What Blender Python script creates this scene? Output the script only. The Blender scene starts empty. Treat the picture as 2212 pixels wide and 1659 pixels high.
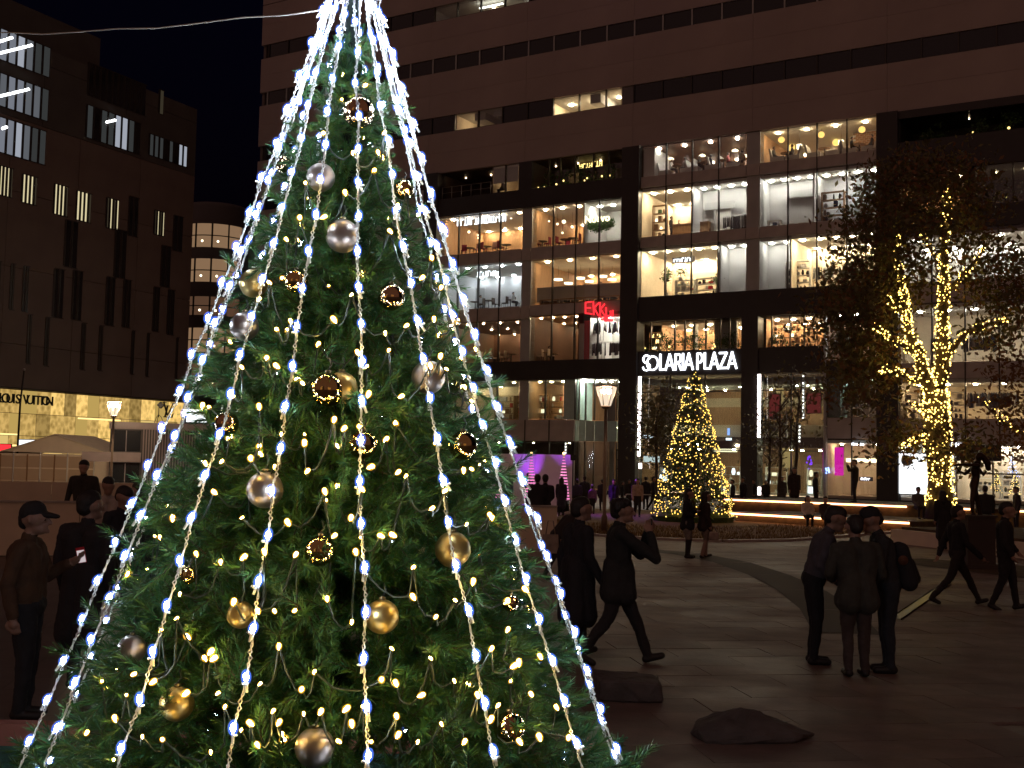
import bpy, math, random
import numpy as np
from mathutils import Vector, Matrix, Euler
rnd = random.Random(7)
PI = math.pi
R = math.radians
SC = bpy.context.scene
COL = SC.collection

# ------------------------------------------------------------------ camera, sky, light, exposure
F_PX, VW, VH, CAM_Z = 2523.6, 2212.0, 1659.0, 2.25
PITCH, ROLL = 0.06709, 0.02026
cr = Vector((1, 0, 0)); cf = Vector((0, math.cos(PITCH), math.sin(PITCH))); cu = Vector((0, -math.sin(PITCH), math.cos(PITCH)))
ca = cr * math.cos(ROLL) + cu * math.sin(ROLL)
cb = cu * math.cos(ROLL) - cr * math.sin(ROLL)
cam = bpy.data.cameras.new('camera')
cam.sensor_width = 36.0
cam.lens = 36.0 * F_PX / VW
cam.clip_start = 0.1
cam.clip_end = 2000
camo = bpy.data.objects.new('camera', cam)
COL.objects.link(camo)
camo.matrix_world = Matrix(((ca.x, cb.x, -cf.x, 0), (ca.y, cb.y, -cf.y, 0), (ca.z, cb.z, -cf.z, CAM_Z), (0, 0, 0, 1)))
SC.camera = camo

W = bpy.data.worlds.new('World'); SC.world = W; W.use_nodes = True
wn = W.node_tree.nodes; wl = W.node_tree.links
for n in list(wn): wn.remove(n)
sky = wn.new('ShaderNodeTexSky'); sky.sky_type = 'NISHITA'; sky.sun_disc = False
sky.sun_elevation = R(-3.0); sky.sun_rotation = R(200); sky.air_density = 1.0; sky.dust_density = 0.3; sky.ozone_density = 4.0
bgn = wn.new('ShaderNodeBackground'); bgn.inputs['Strength'].default_value = 0.05
won = wn.new('ShaderNodeOutputWorld')
wl.new(sky.outputs[0], bgn.inputs[0]); wl.new(bgn.outputs[0], won.inputs[0])

sun = bpy.data.lights.new('city_glow', 'SUN'); sun.energy = 0.36; sun.angle = R(180); sun.color = (1.0, 0.50, 0.38)
suno = bpy.data.objects.new('city_glow', sun); COL.objects.link(suno)
suno.rotation_euler = Vector((0.25, 0.95, -0.12)).to_track_quat('-Z', 'Y').to_euler()

SC.view_settings.view_transform = 'Standard'
SC.view_settings.look = 'None'
SC.view_settings.exposure = 0.0
SC.view_settings.gamma = 1.0
SC.view_settings.use_curve_mapping = False
SC.cycles.use_denoising = True
SC.cycles.max_bounces = 8
SC.cycles.diffuse_bounces = 3
SC.cycles.glossy_bounces = 3
SC.cycles.transmission_bounces = 4
SC.cycles.transparent_max_bounces = 16
SC.cycles.sample_clamp_indirect = 4.0
SC.cycles.sample_clamp_direct = 0.0
SC.cycles.caustics_reflective = False
SC.cycles.caustics_refractive = False

# ------------------------------------------------------------------ helpers
def ray(x, y):
    d = ca * (x - VW / 2) - cb * (y - VH / 2) + cf * F_PX
    return d / d.y
def gnd(x, y, z=0.0):
    d = ray(x, y); t = (z - CAM_Z) / d.z
    return Vector((d.x * t, t, z))
def atd(x, y, D):
    d = ray(x, y)
    return Vector((d.x * D, D, CAM_Z + d.z * D))

class MB:
    """collects simple solids; build() links them as one mesh object"""
    def __init__(s): s.v = []; s.f = []; s.m = []; s.sm = []
    def add(s, vs, fs, mi=0, smooth=False):
        o = len(s.v); s.v.extend([tuple(p) for p in vs])
        for f in fs:
            s.f.append(tuple(i + o for i in f)); s.m.append(mi); s.sm.append(smooth)
        return s
    def box(s, x0, x1, y0, y1, z0, z1, mi=0, M=None):
        vs = [Vector(p) for p in ((x0,y0,z0),(x1,y0,z0),(x1,y1,z0),(x0,y1,z0),(x0,y0,z1),(x1,y0,z1),(x1,y1,z1),(x0,y1,z1))]
        if M: vs = [M @ p for p in vs]
        return s.add(vs, [(0,3,2,1),(4,5,6,7),(0,1,5,4),(1,2,6,5),(2,3,7,6),(3,0,4,7)], mi)
    def quad(s, a, b, c, d, mi=0): return s.add([a, b, c, d], [(0,1,2,3)], mi)
    def tube(s, pts, rad, n=6, mi=0, cap=True, smooth=True, sq=(1,1)):
        pts = [Vector(p) for p in pts]
        if not hasattr(rad, '__len__'): rad = [rad] * len(pts)
        vs = []; fs = []; up = None
        for i, p in enumerate(pts):
            t = (pts[min(i+1, len(pts)-1)] - pts[max(i-1, 0)])
            if t.length < 1e-9: t = Vector((0,0,1))
            t.normalize()
            if up is None:
                up = Vector((0,0,1)) if abs(t.z) < .9 else Vector((1,0,0))
            a = (up - t * up.dot(t)); 
            if a.length < 1e-6: a = t.orthogonal()
            a.normalize(); up = a; b = t.cross(a)
            for k in range(n):
                q = 2 * PI * k / n
                vs.append(p + (a * math.cos(q) * sq[0] + b * math.sin(q) * sq[1]) * rad[i])
        for i in range(len(pts) - 1):
            for k in range(n):
                k2 = (k + 1) % n
                fs.append((i*n+k, i*n+k2, (i+1)*n+k2, (i+1)*n+k))
        if cap:
            fs.append(tuple(range(n-1, -1, -1))); fs.append(tuple((len(pts)-1)*n + k for k in range(n)))
        return s.add(vs, fs, mi, smooth)
    def lathe(s, prof, c=(0,0,0), n=16, mi=0, smooth=True, sx=1, sy=1):
        vs = []; fs = []
        for r, z in prof:
            for k in range(n):
                q = 2 * PI * k / n
                vs.append((c[0] + r * math.cos(q) * sx, c[1] + r * math.sin(q) * sy, c[2] + z))
        for i in range(len(prof) - 1):
            for k in range(n):
                k2 = (k + 1) % n
                fs.append((i*n+k, i*n+k2, (i+1)*n+k2, (i+1)*n+k))
        if prof[0][0] > 1e-4: fs.append(tuple(range(n-1, -1, -1)))
        if prof[-1][0] > 1e-4: fs.append(tuple((len(prof)-1)*n + k for k in range(n)))
        return s.add(vs, fs, mi, smooth)
    def ball(s, c, r, n=8, m=5, mi=0, sx=1, sy=1, sz=1, smooth=True):
        prof = [(max(r * math.sin(PI * i / m), 1e-5), -r * math.cos(PI * i / m) * sz) for i in range(m + 1)]
        return s.lathe(prof, c, n, mi, smooth, sx, sy)
    def prism(s, poly, y0, y1, mi=0):
        """poly in x,z extruded along y"""
        n = len(poly)
        vs = [(p[0], y0, p[1]) for p in poly] + [(p[0], y1, p[1]) for p in poly]
        fs = [tuple(range(n-1, -1, -1)), tuple(range(n, 2*n))] + [(i, (i+1) % n, n + (i+1) % n, n + i) for i in range(n)]
        return s.add(vs, fs, mi)
    def mesh(s, name, mats):
        me = bpy.data.meshes.new(name); me.from_pydata(s.v, [], s.f)
        for m in (mats if isinstance(mats, (list, tuple)) else [mats]): me.materials.append(m)
        if len(me.materials) > 1: me.polygons.foreach_set('material_index', s.m)
        me.polygons.foreach_set('use_smooth', s.sm)
        me.update()
        return me
    def build(s, name, mats, parent=None):
        return link(name, s.mesh(name, mats), parent)
def link(name, data, parent=None, loc=None, rz=None, sc=None):
    o = bpy.data.objects.new(name, data); COL.objects.link(o)
    if parent is not None: o.parent = parent
    if loc is not None: o.location = loc
    if rz is not None: o.rotation_euler = (0, 0, rz)
    if sc is not None: o.scale = (sc, sc, sc) if not hasattr(sc, '__len__') else sc
    return o
def tag(o, label=None, cat=None, group=None, kind=None):
    if label: o['label'] = label
    if cat: o['category'] = cat
    if group: o['group'] = group
    if kind: o['kind'] = kind
    return o
def thing(name, label, cat, loc=(0,0,0), rz=0, group=None):
    return tag(link(name, None, None, loc, rz), label, cat, group)

def mat(name, col, rough=.6, metal=0, var=0, vscale=3, bump=0, bscale=40, spec=.5, emit=None, estr=0, coat=0, stretch=None, sheen=0):
    m = bpy.data.materials.new(name); m.use_nodes = True
    nt = m.node_tree; p = nt.nodes['Principled BSDF']
    p.inputs['Base Color'].default_value = (*col, 1); p.inputs['Roughness'].default_value = rough; p.inputs['Metallic'].default_value = metal
    p.inputs['Specular IOR Level'].default_value = spec
    if coat: p.inputs['Coat Weight'].default_value = coat
    if sheen: p.inputs['Sheen Weight'].default_value = sheen
    if emit: p.inputs['Emission Color'].default_value = (*emit, 1); p.inputs['Emission Strength'].default_value = estr
    if var or bump:
        tc = nt.nodes.new('ShaderNodeTexCoord'); src = tc.outputs['Object']
        if stretch:
            mp = nt.nodes.new('ShaderNodeMapping'); mp.inputs['Scale'].default_value = stretch
            nt.links.new(src, mp.inputs[0]); src = mp.outputs[0]
    if var:
        nz = nt.nodes.new('ShaderNodeTexNoise'); nz.inputs['Scale'].default_value = vscale; nz.inputs['Detail'].default_value = 5
        nt.links.new(src, nz.inputs['Vector'])
        rp = nt.nodes.new('ShaderNodeValToRGB')
        rp.color_ramp.elements[0].position = .3; rp.color_ramp.elements[1].position = .7
        rp.color_ramp.elements[0].color = (*[c * (1 - var) for c in col], 1); rp.color_ramp.elements[1].color = (*[min(1, c * (1 + var)) for c in col], 1)
        nt.links.new(nz.outputs['Fac'], rp.inputs[0]); nt.links.new(rp.outputs[0], p.inputs['Base Color'])
        rm = nt.nodes.new('ShaderNodeMapRange'); rm.inputs[3].default_value = max(.02, rough - .12); rm.inputs[4].default_value = min(1, rough + .12)
        nt.links.new(nz.outputs['Fac'], rm.inputs[0]); nt.links.new(rm.outputs[0], p.inputs['Roughness'])
    if bump:
        n2 = nt.nodes.new('ShaderNodeTexNoise'); n2.inputs['Scale'].default_value = bscale; n2.inputs['Detail'].default_value = 4
        nt.links.new(src, n2.inputs['Vector'])
        bp = nt.nodes.new('ShaderNodeBump'); bp.inputs['Strength'].default_value = bump; bp.inputs['Distance'].default_value = .02
        nt.links.new(n2.outputs['Fac'], bp.inputs['Height']); nt.links.new(bp.outputs[0], p.inputs['Normal'])
    return m
def glow(name, col, s):
    m = bpy.data.materials.new(name); m.use_nodes = True; nt = m.node_tree
    nt.nodes.remove(nt.nodes['Principled BSDF'])
    e = nt.nodes.new('ShaderNodeEmission'); e.inputs[0].default_value = (*col, 1); e.inputs[1].default_value = s
    nt.links.new(e.outputs[0], nt.nodes['Material Output'].inputs[0]); return m
def veil(name, col, s, a):
    """thin translucent glowing shell: lets most light through and gives off a little of its own"""
    m = bpy.data.materials.new(name); m.use_nodes = True; nt = m.node_tree
    nt.nodes.remove(nt.nodes['Principled BSDF'])
    e = nt.nodes.new('ShaderNodeEmission'); e.inputs[0].default_value = (*col, 1); e.inputs[1].default_value = s
    t = nt.nodes.new('ShaderNodeBsdfTransparent'); mx = nt.nodes.new('ShaderNodeMixShader'); mx.inputs[0].default_value = a
    nt.links.new(t.outputs[0], mx.inputs[1]); nt.links.new(e.outputs[0], mx.inputs[2])
    nt.links.new(mx.outputs[0], nt.nodes['Material Output'].inputs[0]); return m
def glass(name, tint=(.93,.95,.94), refl=.07, rough=.02):
    m = bpy.data.materials.new(name); m.use_nodes = True; nt = m.node_tree
    nt.nodes.remove(nt.nodes['Principled BSDF'])
    t = nt.nodes.new('ShaderNodeBsdfTransparent'); t.inputs[0].default_value = (*tint, 1)
    g = nt.nodes.new('ShaderNodeBsdfGlossy'); g.inputs['Roughness'].default_value = rough
    mx = nt.nodes.new('ShaderNodeMixShader'); mx.inputs[0].default_value = refl
    nt.links.new(t.outputs[0], mx.inputs[1]); nt.links.new(g.outputs[0], mx.inputs[2])
    nt.links.new(mx.outputs[0], nt.nodes['Material Output'].inputs[0]); return m
def text_mesh(s, size, ext, m, bold=0.0, align='LEFT', space=1.0):
    c = bpy.data.curves.new('lettering', 'FONT'); c.body = s; c.size = size; c.extrude = ext; c.offset = bold; c.align_x = align
    c.space_character = space; c.resolution_u = 3
    o = bpy.data.objects.new('lettering', c); COL.objects.link(o)
    me = bpy.data.meshes.new_from_object(o); bpy.data.objects.remove(o); bpy.data.curves.remove(c)
    me.name = 'lettering'; me.materials.clear(); me.materials.append(m)
    return me
def stroke(mb, pts, w, d, mi=0):
    """flat ribbon stroke in x,z of width w and depth d (y from 0 to -d), joined round"""
    for a, b in zip(pts[:-1], pts[1:]):
        dx, dz = b[0]-a[0], b[1]-a[1]; L = math.hypot(dx, dz) or 1e-6
        tx, tz = dx/L*w/2*.7, dz/L*w/2*.7; nx, nz = -dz/L*w/2, dx/L*w/2
        mb.prism([(a[0]-tx+nx, a[1]-tz+nz), (a[0]-tx-nx, a[1]-tz-nz), (b[0]+tx-nx, b[1]+tz-nz), (b[0]+tx+nx, b[1]+tz+nz)], -d, 0, mi)
def arc(cx, cz, rx, rz, a0, a1, n=12):
    return [(cx + rx * math.cos(R(a0 + (a1-a0) * i / n)), cz + rz * math.sin(R(a0 + (a1-a0) * i / n))) for i in range(n + 1)]

# ------------------------------------------------------------------ materials
M = {}
M['beige'] = mat('beige_panel', (.36,.30,.28), .75, var=.10, vscale=.25, bump=.1, bscale=6)
M['seam'] = mat('panel_joint', (.17,.14,.13), .8)
M['black'] = mat('black_panel', (.030,.026,.025), .45, var=.2, vscale=.6)
M['spandrel'] = mat('grey_spandrel', (.46,.42,.39), .5, var=.12, vscale=1.2)
M['greycol'] = mat('grey_column', (.42,.43,.42), .5, var=.08, vscale=1)
M['mullion'] = mat('mullion_metal', (.06,.055,.05), .4, .6)
M['darkglass'] = mat('dark_window_glass', (.014,.016,.02), .12, spec=.6)
M['glass'] = glass('clear_glass')
M['glassdim'] = glass('tinted_glass', (.62,.68,.66), .10)
M['white'] = mat('white_plaster', (.74,.72,.68), .7, var=.04, vscale=2)
M['cream'] = mat('cream_wall', (.72,.60,.44), .7, var=.08, vscale=1.5)
M['tan'] = mat('tan_wood_wall', (.50,.30,.16), .6, var=.18, vscale=1.5, stretch=(6,6,.7))
M['brown'] = mat('brown_wall', (.16,.085,.05), .6, var=.2, vscale=1)
M['dkbrown'] = mat('dark_brown_wall', (.07,.04,.028), .6, var=.2, vscale=1)
M['lgrey'] = mat('light_grey_wall', (.50,.50,.50), .7, var=.05, vscale=1)
M['floor'] = mat('shop_floor', (.40,.33,.26), .4, var=.12, vscale=1)
M['red'] = mat('red_paint', (.62,.02,.03), .5)
M['teal'] = mat('pale_teal_panel', (.45,.62,.58), .5, var=.06)
M['dl_warm'] = glow('downlight_warm', (1.0,.74,.45), 210)
M['dl_white'] = glow('downlight_white', (1.0,.92,.80), 210)
M['dl_cool'] = glow('downlight_cool', (.88,.94,1.0), 150)
M['dl_hi'] = glow('downlight_high', (1.0,.80,.52), 420)
M['dl_dim'] = glow('downlight_dim', (1.0,.72,.42), 40)
M['e_white'] = glow('sign_white', (.86,.90,1.0), 4.5)
M['e_warm'] = glow('lamp_warm', (1.0,.62,.24), 4.0)
M['e_cream'] = glow('lamp_cream', (1.0,.82,.55), 3.5)
M['e_red'] = glow('sign_red', (1.0,.03,.04), 1.6)
M['e_yellow'] = glow('sign_yellow', (1.0,.70,.22), 3.0)
M['e_purple'] = glow('light_purple', (.22,.04,1.0), 3.5)
M['e_pink'] = glow('light_pink', (1.0,.03,.75), 1.6)
M['e_poster'] = glow('lightbox', (.93,.97,1.0), 1.6)
M['e_strip'] = glow('led_strip', (1.0,.86,.84), 9)
M['e_step'] = glow('step_led', (1.0,.42,.18), 7)
M['e_greenb'] = glow('green_banner', (.05,.8,.25), .5); M['e_exit'] = glow('exit_green', (.3,1,.7), 2.5)
M['e_blue'] = glow('light_blue', (.3,.45,1.0), 3)
M['dkmetal'] = mat('dark_metal', (.03,.03,.03), .4, .7)
M['steel'] = mat('steel', (.45,.44,.42), .3, .9)
M['dark'] = mat('dark_cloth', (.018,.017,.018), .8)
M['leafy'] = mat('indoor_leaf', (.05,.11,.03), .6, var=.4, vscale=8)
M['plantgreen'] = mat('wall_plant_leaf', (.07,.20,.05), .6, var=.4, vscale=8)
M['wood'] = mat('counter_wood', (.34,.19,.09), .5, var=.25, vscale=2, stretch=(8,1,1))
M['burg'] = mat('burgundy_fabric', (.26,.02,.05), .8)
M['pinkfab'] = mat('pink_fabric', (.55,.30,.28), .8)
# ------------------------------------------------------------------ main shopping building (local axes: u along the front, w into the building, z up)
TH = R(31.2); D0 = 92.0
BM = Matrix.Translation((0, D0, 0)) @ Matrix.Rotation(-TH, 4, 'Z')
def fac(x, y, w=0.0):
    d = ray(x, y); k = (D0 + w / math.cos(TH)) / (1 + math.tan(TH) * d.x)
    p = BM.inverted() @ Vector((d.x * k, k, CAM_Z + d.z * k))
    return p.x, p.z
def fu(x, y, w=0): return fac(x, y, w)[0]
def fz(x, y, w=0): return fac(x, y, w)[1]
BL = thing('department_store', 'large shopping building with dark framed glass shop floors under a beige tower wall', 'building', (0, D0, 0), -TH)
def bpart(name, boxes, m):
    b = MB()
    for q in boxes: b.box(*q)
    return b.build(name, m, BL)
_cache = {}
def shared(name, key, fn, m, parent, loc):
    """copies of one part share their mesh"""
    k = (name, key)
    if k not in _cache: _cache[k] = fn().mesh(name, m)
    return link(name, _cache[k], parent, loc)
UL, UR = -28.0, 42.0
# beige cladding: panels between the strips of windows, open joints between them
seams = [UL, -18.0, -8.65, .75, 10.2, 19.6, 29.0, UR]
bands = [(26.15, 29.55), (30.95, 34.75), (36.0, 39.2), (40.5, 44.3), (44.36, 48.5)]
for a, b in zip(seams[:-1], seams[1:]):
    for z0, z1 in bands:
        zz = [z0, (z0 + z1) / 2, z1]
        for q in (0, 1):
            shared('wall_panel', (round(b - a, 2), round(zz[q+1] - zz[q], 2)), lambda: MB().box(.008, b - a - .008, 0, .3, .006, zz[q+1] - zz[q] - .006), M['beige'], BL, (a, 0, zz[q]))
for z0, z1 in ((0, 6), (6, 12), (12, 18), (18, 24.9)):
    for a, b in ((UL, -18.0), (-18.0, -8.8)):
        shared('wall_panel', (round(b - a, 2), round(z1 - z0, 2)), lambda: MB().box(.015, b - a - .015, 0, .3, .012, z1 - z0 - .012), M['beige'], BL, (a, 0, z0))
bpart('wall_core', [(UL, UL + .3, .3, 30, 0, 48), (UL + .3, -8.9, .32, .5, 0, 24.9), (UL + .3, UR, 13, 13.3, 0, 48), (UL, UR, .3, 30, 48.5, 48.9)] +
      [(UL + .3, UR, .32, .5, z0, z1) for z0, z1 in bands], M['seam'])
# strips of windows
def pane(u0, u1, z0, z1, w=.12, m='darkglass', name='window_pane'):
    return shared(name, (round(u1-u0, 2), round(z1-z0, 2), m), lambda: MB().box(.02, u1 - u0 - .02, 0, .03, .02, z1 - z0 - .02), M[m], BL, (u0, w, z0))
def divider(u, z0, z1, w=.0, t=.09, m='mullion', name='mullion'):
    return shared(name, (round(z1-z0, 2), t, m), lambda: MB().box(-t/2, t/2, 0, .2, 0, z1 - z0), M[m], BL, (u, w, z0))
strips = {'C': (29.55, 30.95), 'B': (34.75, 36.0), 'A': (39.2, 40.5)}
lit = {'C': [(-6.0, -.55), (2.75, 9.1)], 'A': [(-8.65, .75)], 'B': []}
for k, (z0, z1) in strips.items():
    u = -27.1
    edges = []
    while u < UR: edges.append(u); u += 2.333
    edges.append(UR)
    for a, b in zip(edges[:-1], edges[1:]):
        mid = (a + b) / 2
        isl = any(p < mid < q for p, q in lit[k])
        pane(a, b, z0, z1, m='glass' if isl else 'darkglass')
        divider(a, z0, z1, .02, .1, 'greycol' if k == 'B' else 'mullion', 'window_divider')
    bpart('window_sill', [(UL + .3, UR, .06, .5, z0 - .0, z0 + .05)], M['mullion'])
bpart('window_recess', [(-27.1, UR, .30, .34, z0 + .06, z1) for k, (z0, z1) in (('B', strips['B']),)] +
      [(-27.1, -6.1, .30, .34, 29.62, 30.95), (-.5, 2.7, .30, .34, 29.62, 30.95), (9.15, UR, .30, .34, 29.62, 30.95), (-27.1, -8.7, .3, .34, 39.27, 40.5), (.8, UR, .3, .34, 39.27, 40.5)], M['dkbrown'])
pane(-27.0, -24.9, 24.95, 26.05); pane(-24.8, -22.4, 24.95, 26.05)
tag(bpart('tube_light', [(-26.6, -25.2, .02, .08, 25.75, 25.83)], glow('tube_dim', (.8, 1, .95), 1.2)))
bpart('window_recess', [(UL + .3, -8.8, .3, .34, 24.9, 26.15)], M['dkbrown'])

nroom = [0]
def room(u0, u1, z0, z1, dep, wall='white', light='dl_white', nu=3, nw=2, floor='floor', ceil='white', w0=.25, size=.13, strip=False):
    bpart('back_wall', [(u0, u1, dep, dep + .1, z0, z1)], M[wall])
    bpart('partition_wall', [(u0 - .06, u0, w0, dep, z0, z1)], M[wall]); bpart('partition_wall', [(u1, u1 + .06, w0, dep, z0, z1)], M[wall])
    bpart('floor_slab', [(u0, u1, w0, dep, z0 - .3, z0 - .02)], M[floor]); bpart('ceiling', [(u0, u1, w0, dep, z1, z1 + .2)], M[ceil])
    for i in range(nu):
        for j in range(nw):
            uu = u0 + (u1 - u0) * (i + .5) / nu; ww = w0 + .7 + (dep - w0 - 1.2) * (j / max(1, nw - 1) if nw > 1 else .3)
            shared('ceiling_light', (size, light), lambda: MB().lathe([(size, 0), (size, .04), (size * .6, .05)], n=10), M[light], BL, (uu, ww, z1 - .07))
def shopfront(edges, z0, z1, m='glass', w=.05):
    for a, b in zip(edges[:-1], edges[1:]):
        pane(a, b, z0, z1, w, m)
    for a in edges[1:-1]: divider(a, z0, z1, -.04, .08)
def spandrels(edges, z0, z1, m='spandrel'):
    for a, b in zip(edges[:-1], edges[1:]):
        shared('spandrel_panel', (round(b-a, 2), round(z1-z0, 2), m), lambda: MB().box(.025, b-a-.025, 0, .2, .01, z1-z0-.01), M[m], BL, (a, 0, z0))
        if a != edges[0]: divider(a, z0, z1, -.04, .08)
def col(u0, u1, z0, z1, m='black', w0=-.35, w1=.9, name='column'):
    return bpart(name, [(u0, u1, w0, w1, z0, z1)], M[m])
lin = lambda a, b, n: [a + (b - a) * i / n for i in range(n + 1)]
for a, b in ((-8.8, -7.4), (9.5, 10.92), (28.36, 29.75)): col(a, b, 0, 26.13)
col(.62, 1.48, 10.2, 22.4, 'greycol', .12, .9); col(.62, 1.48, 4.0, 8.7, 'greycol', .12, .9); col(19.15, 20.15, 14.72, 26.1, 'greycol', .12, .9)
col(.3, 1.5, 23.9, 26.13, 'black', -.1, .9); col(19.0, 20.2, 0, 12.84, 'black', -.3, .9)
# dark horizontal beams
B1 = lin(-7.4, .62, 4); B1b = lin(1.48, 9.5, 4); B2 = lin(10.92, 19.15, 4); B2b = lin(20.15, 28.36, 4); B3 = lin(29.75, 38.0, 4); B3b = [38.9, 40.5, UR]
for u0, u1, z0, z1 in ((-7.4, 9.5, 22.4, 23.9), (-7.4, 9.5, 8.72, 10.2), (10.92, 28.36, 12.85, 14.7), (10.92, 24.9, 8.85, 10.62), (29.75, UR, 17.9, 19.3), (29.75, UR, 21.9, 24.0), (29.75, UR, 25.6, 26.13), (24.9, 28.36, 8.4, 9.6)):
    bpart('beam', [(u0, u1, -.12, .6, z0, z1)], M['black'])
bpart('beam_joint', [(u0, u1, -.125, -.119, z, z + .05) for u0, u1, z in ((10.95, 24.9, 9.0), (-7.35, 9.45, 8.95))], M['mullion'])
# ---- bay 1
# top floor: dark roof terrace left, lit windows, plant terrace right
room(-2.3, .3, 23.95, 25.9, 4, 'cream', 'dl_dim', 2, 1); shopfront(lin(-2.3, .3, 2), 23.95, 26.1)
bpart('roller_blind', [(-2.2, -1.05, .12, .14, 24.7, 25.9), (-.95, .1, .12, .14, 24.7, 25.9)], M['lgrey'])
room(-7.4, -2.4, 23.92, 26.1, 5, 'dkbrown', 'dl_dim', 2, 1, 'brown', 'dkbrown', size=.04)
room(1.5, 9.5, 23.92, 26.1, 5, 'dkbrown', 'dl_dim', 4, 1, 'brown', 'dkbrown', size=.05)
shopfront([1.5, 3.0, 4.0, 5.3, 6.9, 8.2, 9.5], 24.0, 26.1, w=1.8)
bpart('lit_partition', [(3.1, 4.0, 3.0, 3.1, 24.2, 25.6)], M['cream'])
# restaurants
room(-7.4, .62, 19.2, 22.35, 7, 'tan', 'dl_warm', 5, 2); shopfront(B1, 19.2, 22.4)
spandrels(B1, 18.2, 19.18)
room(1.48, 6.0, 19.2, 22.35, 8, 'tan', 'dl_warm', 3, 2); room(6.1, 9.5, 19.2, 22.35, 4, 'white', 'dl_white', 3, 1); shopfront(B1b, 19.2, 22.4); spandrels(B1b, 18.2, 19.18)
spandrels([.62, 1.48], 18.2, 19.18); spandrels([.62, 1.48], 13.55, 14.6)
room(-7.4, .62, 14.65, 18.15, 6, 'lgrey', 'dl_cool', 5, 2); shopfront(B1, 14.65, 18.18); spandrels(B1, 13.55, 14.6)
room(1.48, 9.5, 14.65, 18.15, 9, 'tan', 'dl_warm', 4, 2, ceil='cream'); shopfront(B1b, 14.65, 18.18); spandrels(B1b, 13.75, 14.6)
bpart('low_screen_wall', [(1.6, 9.4, .9, 1.0, 14.95, 16.1)], M['lgrey'])
room(-7.4, .62, 10.25, 13.5, 9, 'brown', 'dl_warm', 5, 3, 'brown', 'brown', size=.07); shopfront(B1, 10.22, 13.55)
room(1.48, 5.7, 10.25, 13.7, 9, 'brown', 'dl_warm', 4, 3, 'brown', 'tan', size=.07); room(6.75, 9.5, 10.25, 13.4, 4, 'white', 'dl_white', 3, 2); shopfront(B1b, 10.22, 13.75)
bpart('red_wall', [(6.2, 6.7, .3, 1.2, 10.25, 13.2)], M['red']); bpart('white_end_wall', [(5.75, 6.15, .3, 1.2, 10.25, 13.0)], M['white'])
# lower shop floor
room(-7.4, .62, 5.65, 8.65, 6, 'cream', 'dl_warm', 4, 2, size=.10); shopfront(B1, 5.65, 8.7, 'glassdim')
room(1.48, 4.6, 5.65, 8.65, 7, 'tan', 'dl_warm', 3, 2, size=.12); shopfront(lin(1.48, 4.6, 2), 5.65, 8.7, 'glassdim')
spandrels(lin(-7.4, 5.6, 6), 3.95, 5.6)
room(-7.4, 5.6, .35, 3.9, 6, 'dkbrown', 'dl_warm', 4, 1, 'brown', 'dkbrown', size=.08); shopfront(lin(-7.4, 5.6, 6), .35, 3.93, 'glassdim')
col(4.62, 5.6, 5.65, 8.7, 'teal', .1, 3)
# curved glass corner with pale balcony front
def cpt(q, r=4.2): return (9.5 - r * .93 * math.cos(q), 4.6 - r * math.sin(q))
mbk = MB()
qs = [PI * .5 * i / 6 for i in range(7)]
cur = [(9.48 - 3.85 * math.cos(q) , .1 + 1.6 * (1 - math.cos(PI/2 - q)) if False else .1 + 1.5 * math.sin(q)) for q in qs]
for (a, b) in zip(cur[:-1], cur[1:]):
    o = MB(); o.add([(a[0]+.03, a[1], 4.0), (b[0]-.03, b[1], 4.0), (b[0]-.03, b[1], 5.55), (a[0]+.03, a[1], 5.55), (a[0]+.03, a[1]+.1, 4.0), (b[0]-.03, b[1]+.1, 4.0), (b[0]-.03, b[1]+.1, 5.55), (a[0]+.03, a[1]+.1, 5.55)],
        [(0,1,2,3),(7,6,5,4),(0,3,7,4),(1,5,6,2),(3,2,6,7),(0,4,5,1)]).build('balcony_panel', M['teal'], BL)
    for z0, z1 in ((.4, 3.95), (5.6, 8.7)):
        MB().add([(a[0], a[1], z0), (b[0], b[1], z0), (b[0], b[1], z1), (a[0], a[1], z1)], [(0,1,2,3)]).build('window_pane', M['glassdim'], BL)
        divider(a[0], z0, z1, a[1] - .1, .06)
bpart('back_wall', [(5.65, 9.5, 7, 7.1, .3, 8.7)], M['tan']); bpart('floor_slab', [(5.6, 9.5, 1.7, 7, 5.3, 5.5)], M['floor']); bpart('ceiling', [(5.6, 9.5, .5, 7, 8.68, 8.72)], M['white'])
bpart('ceiling', [(5.6, 9.5, 1.7, 7, 5.2, 5.28)], M['white'])
for i in range(8):
    q = PI * .5 * (i + .5) / 8
    shared('ceiling_light', ('r'), lambda: MB().lathe([(.11, 0), (.11, .04), (.06, .05)], n=10), M['dl_white'], BL, (9.4 - 3.4 * math.cos(q), .5 + 1.5 * math.sin(q), 8.55))
for i in range(3):
    shared('ceiling_light', ('r2'), lambda: MB().lathe([(.12, 0), (.12, .04), (.06, .05)], n=10), M['dl_warm'], BL, (6.4 + i * 1.2, 3.5, 5.1))
# warm glass entrance door
dr = bpart('door', [(8.55, 8.63, 1.3, 1.4, .35, 3.3), (9.42, 9.5, 1.3, 1.4, .35, 3.3), (8.98, 9.05, 1.3, 1.4, .35, 3.3), (8.55, 9.5, 1.3, 1.4, 3.3, 3.42), (8.55, 9.5, 1.3, 1.4, 1.9, 1.97), (8.55, 9.5, 1.3, 1.4, 2.6, 2.66)], M['dkmetal'])
bpart('door_panel', [(8.6, 9.45, 2.6, 2.7, .35, 3.3)], M['cream'])
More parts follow.
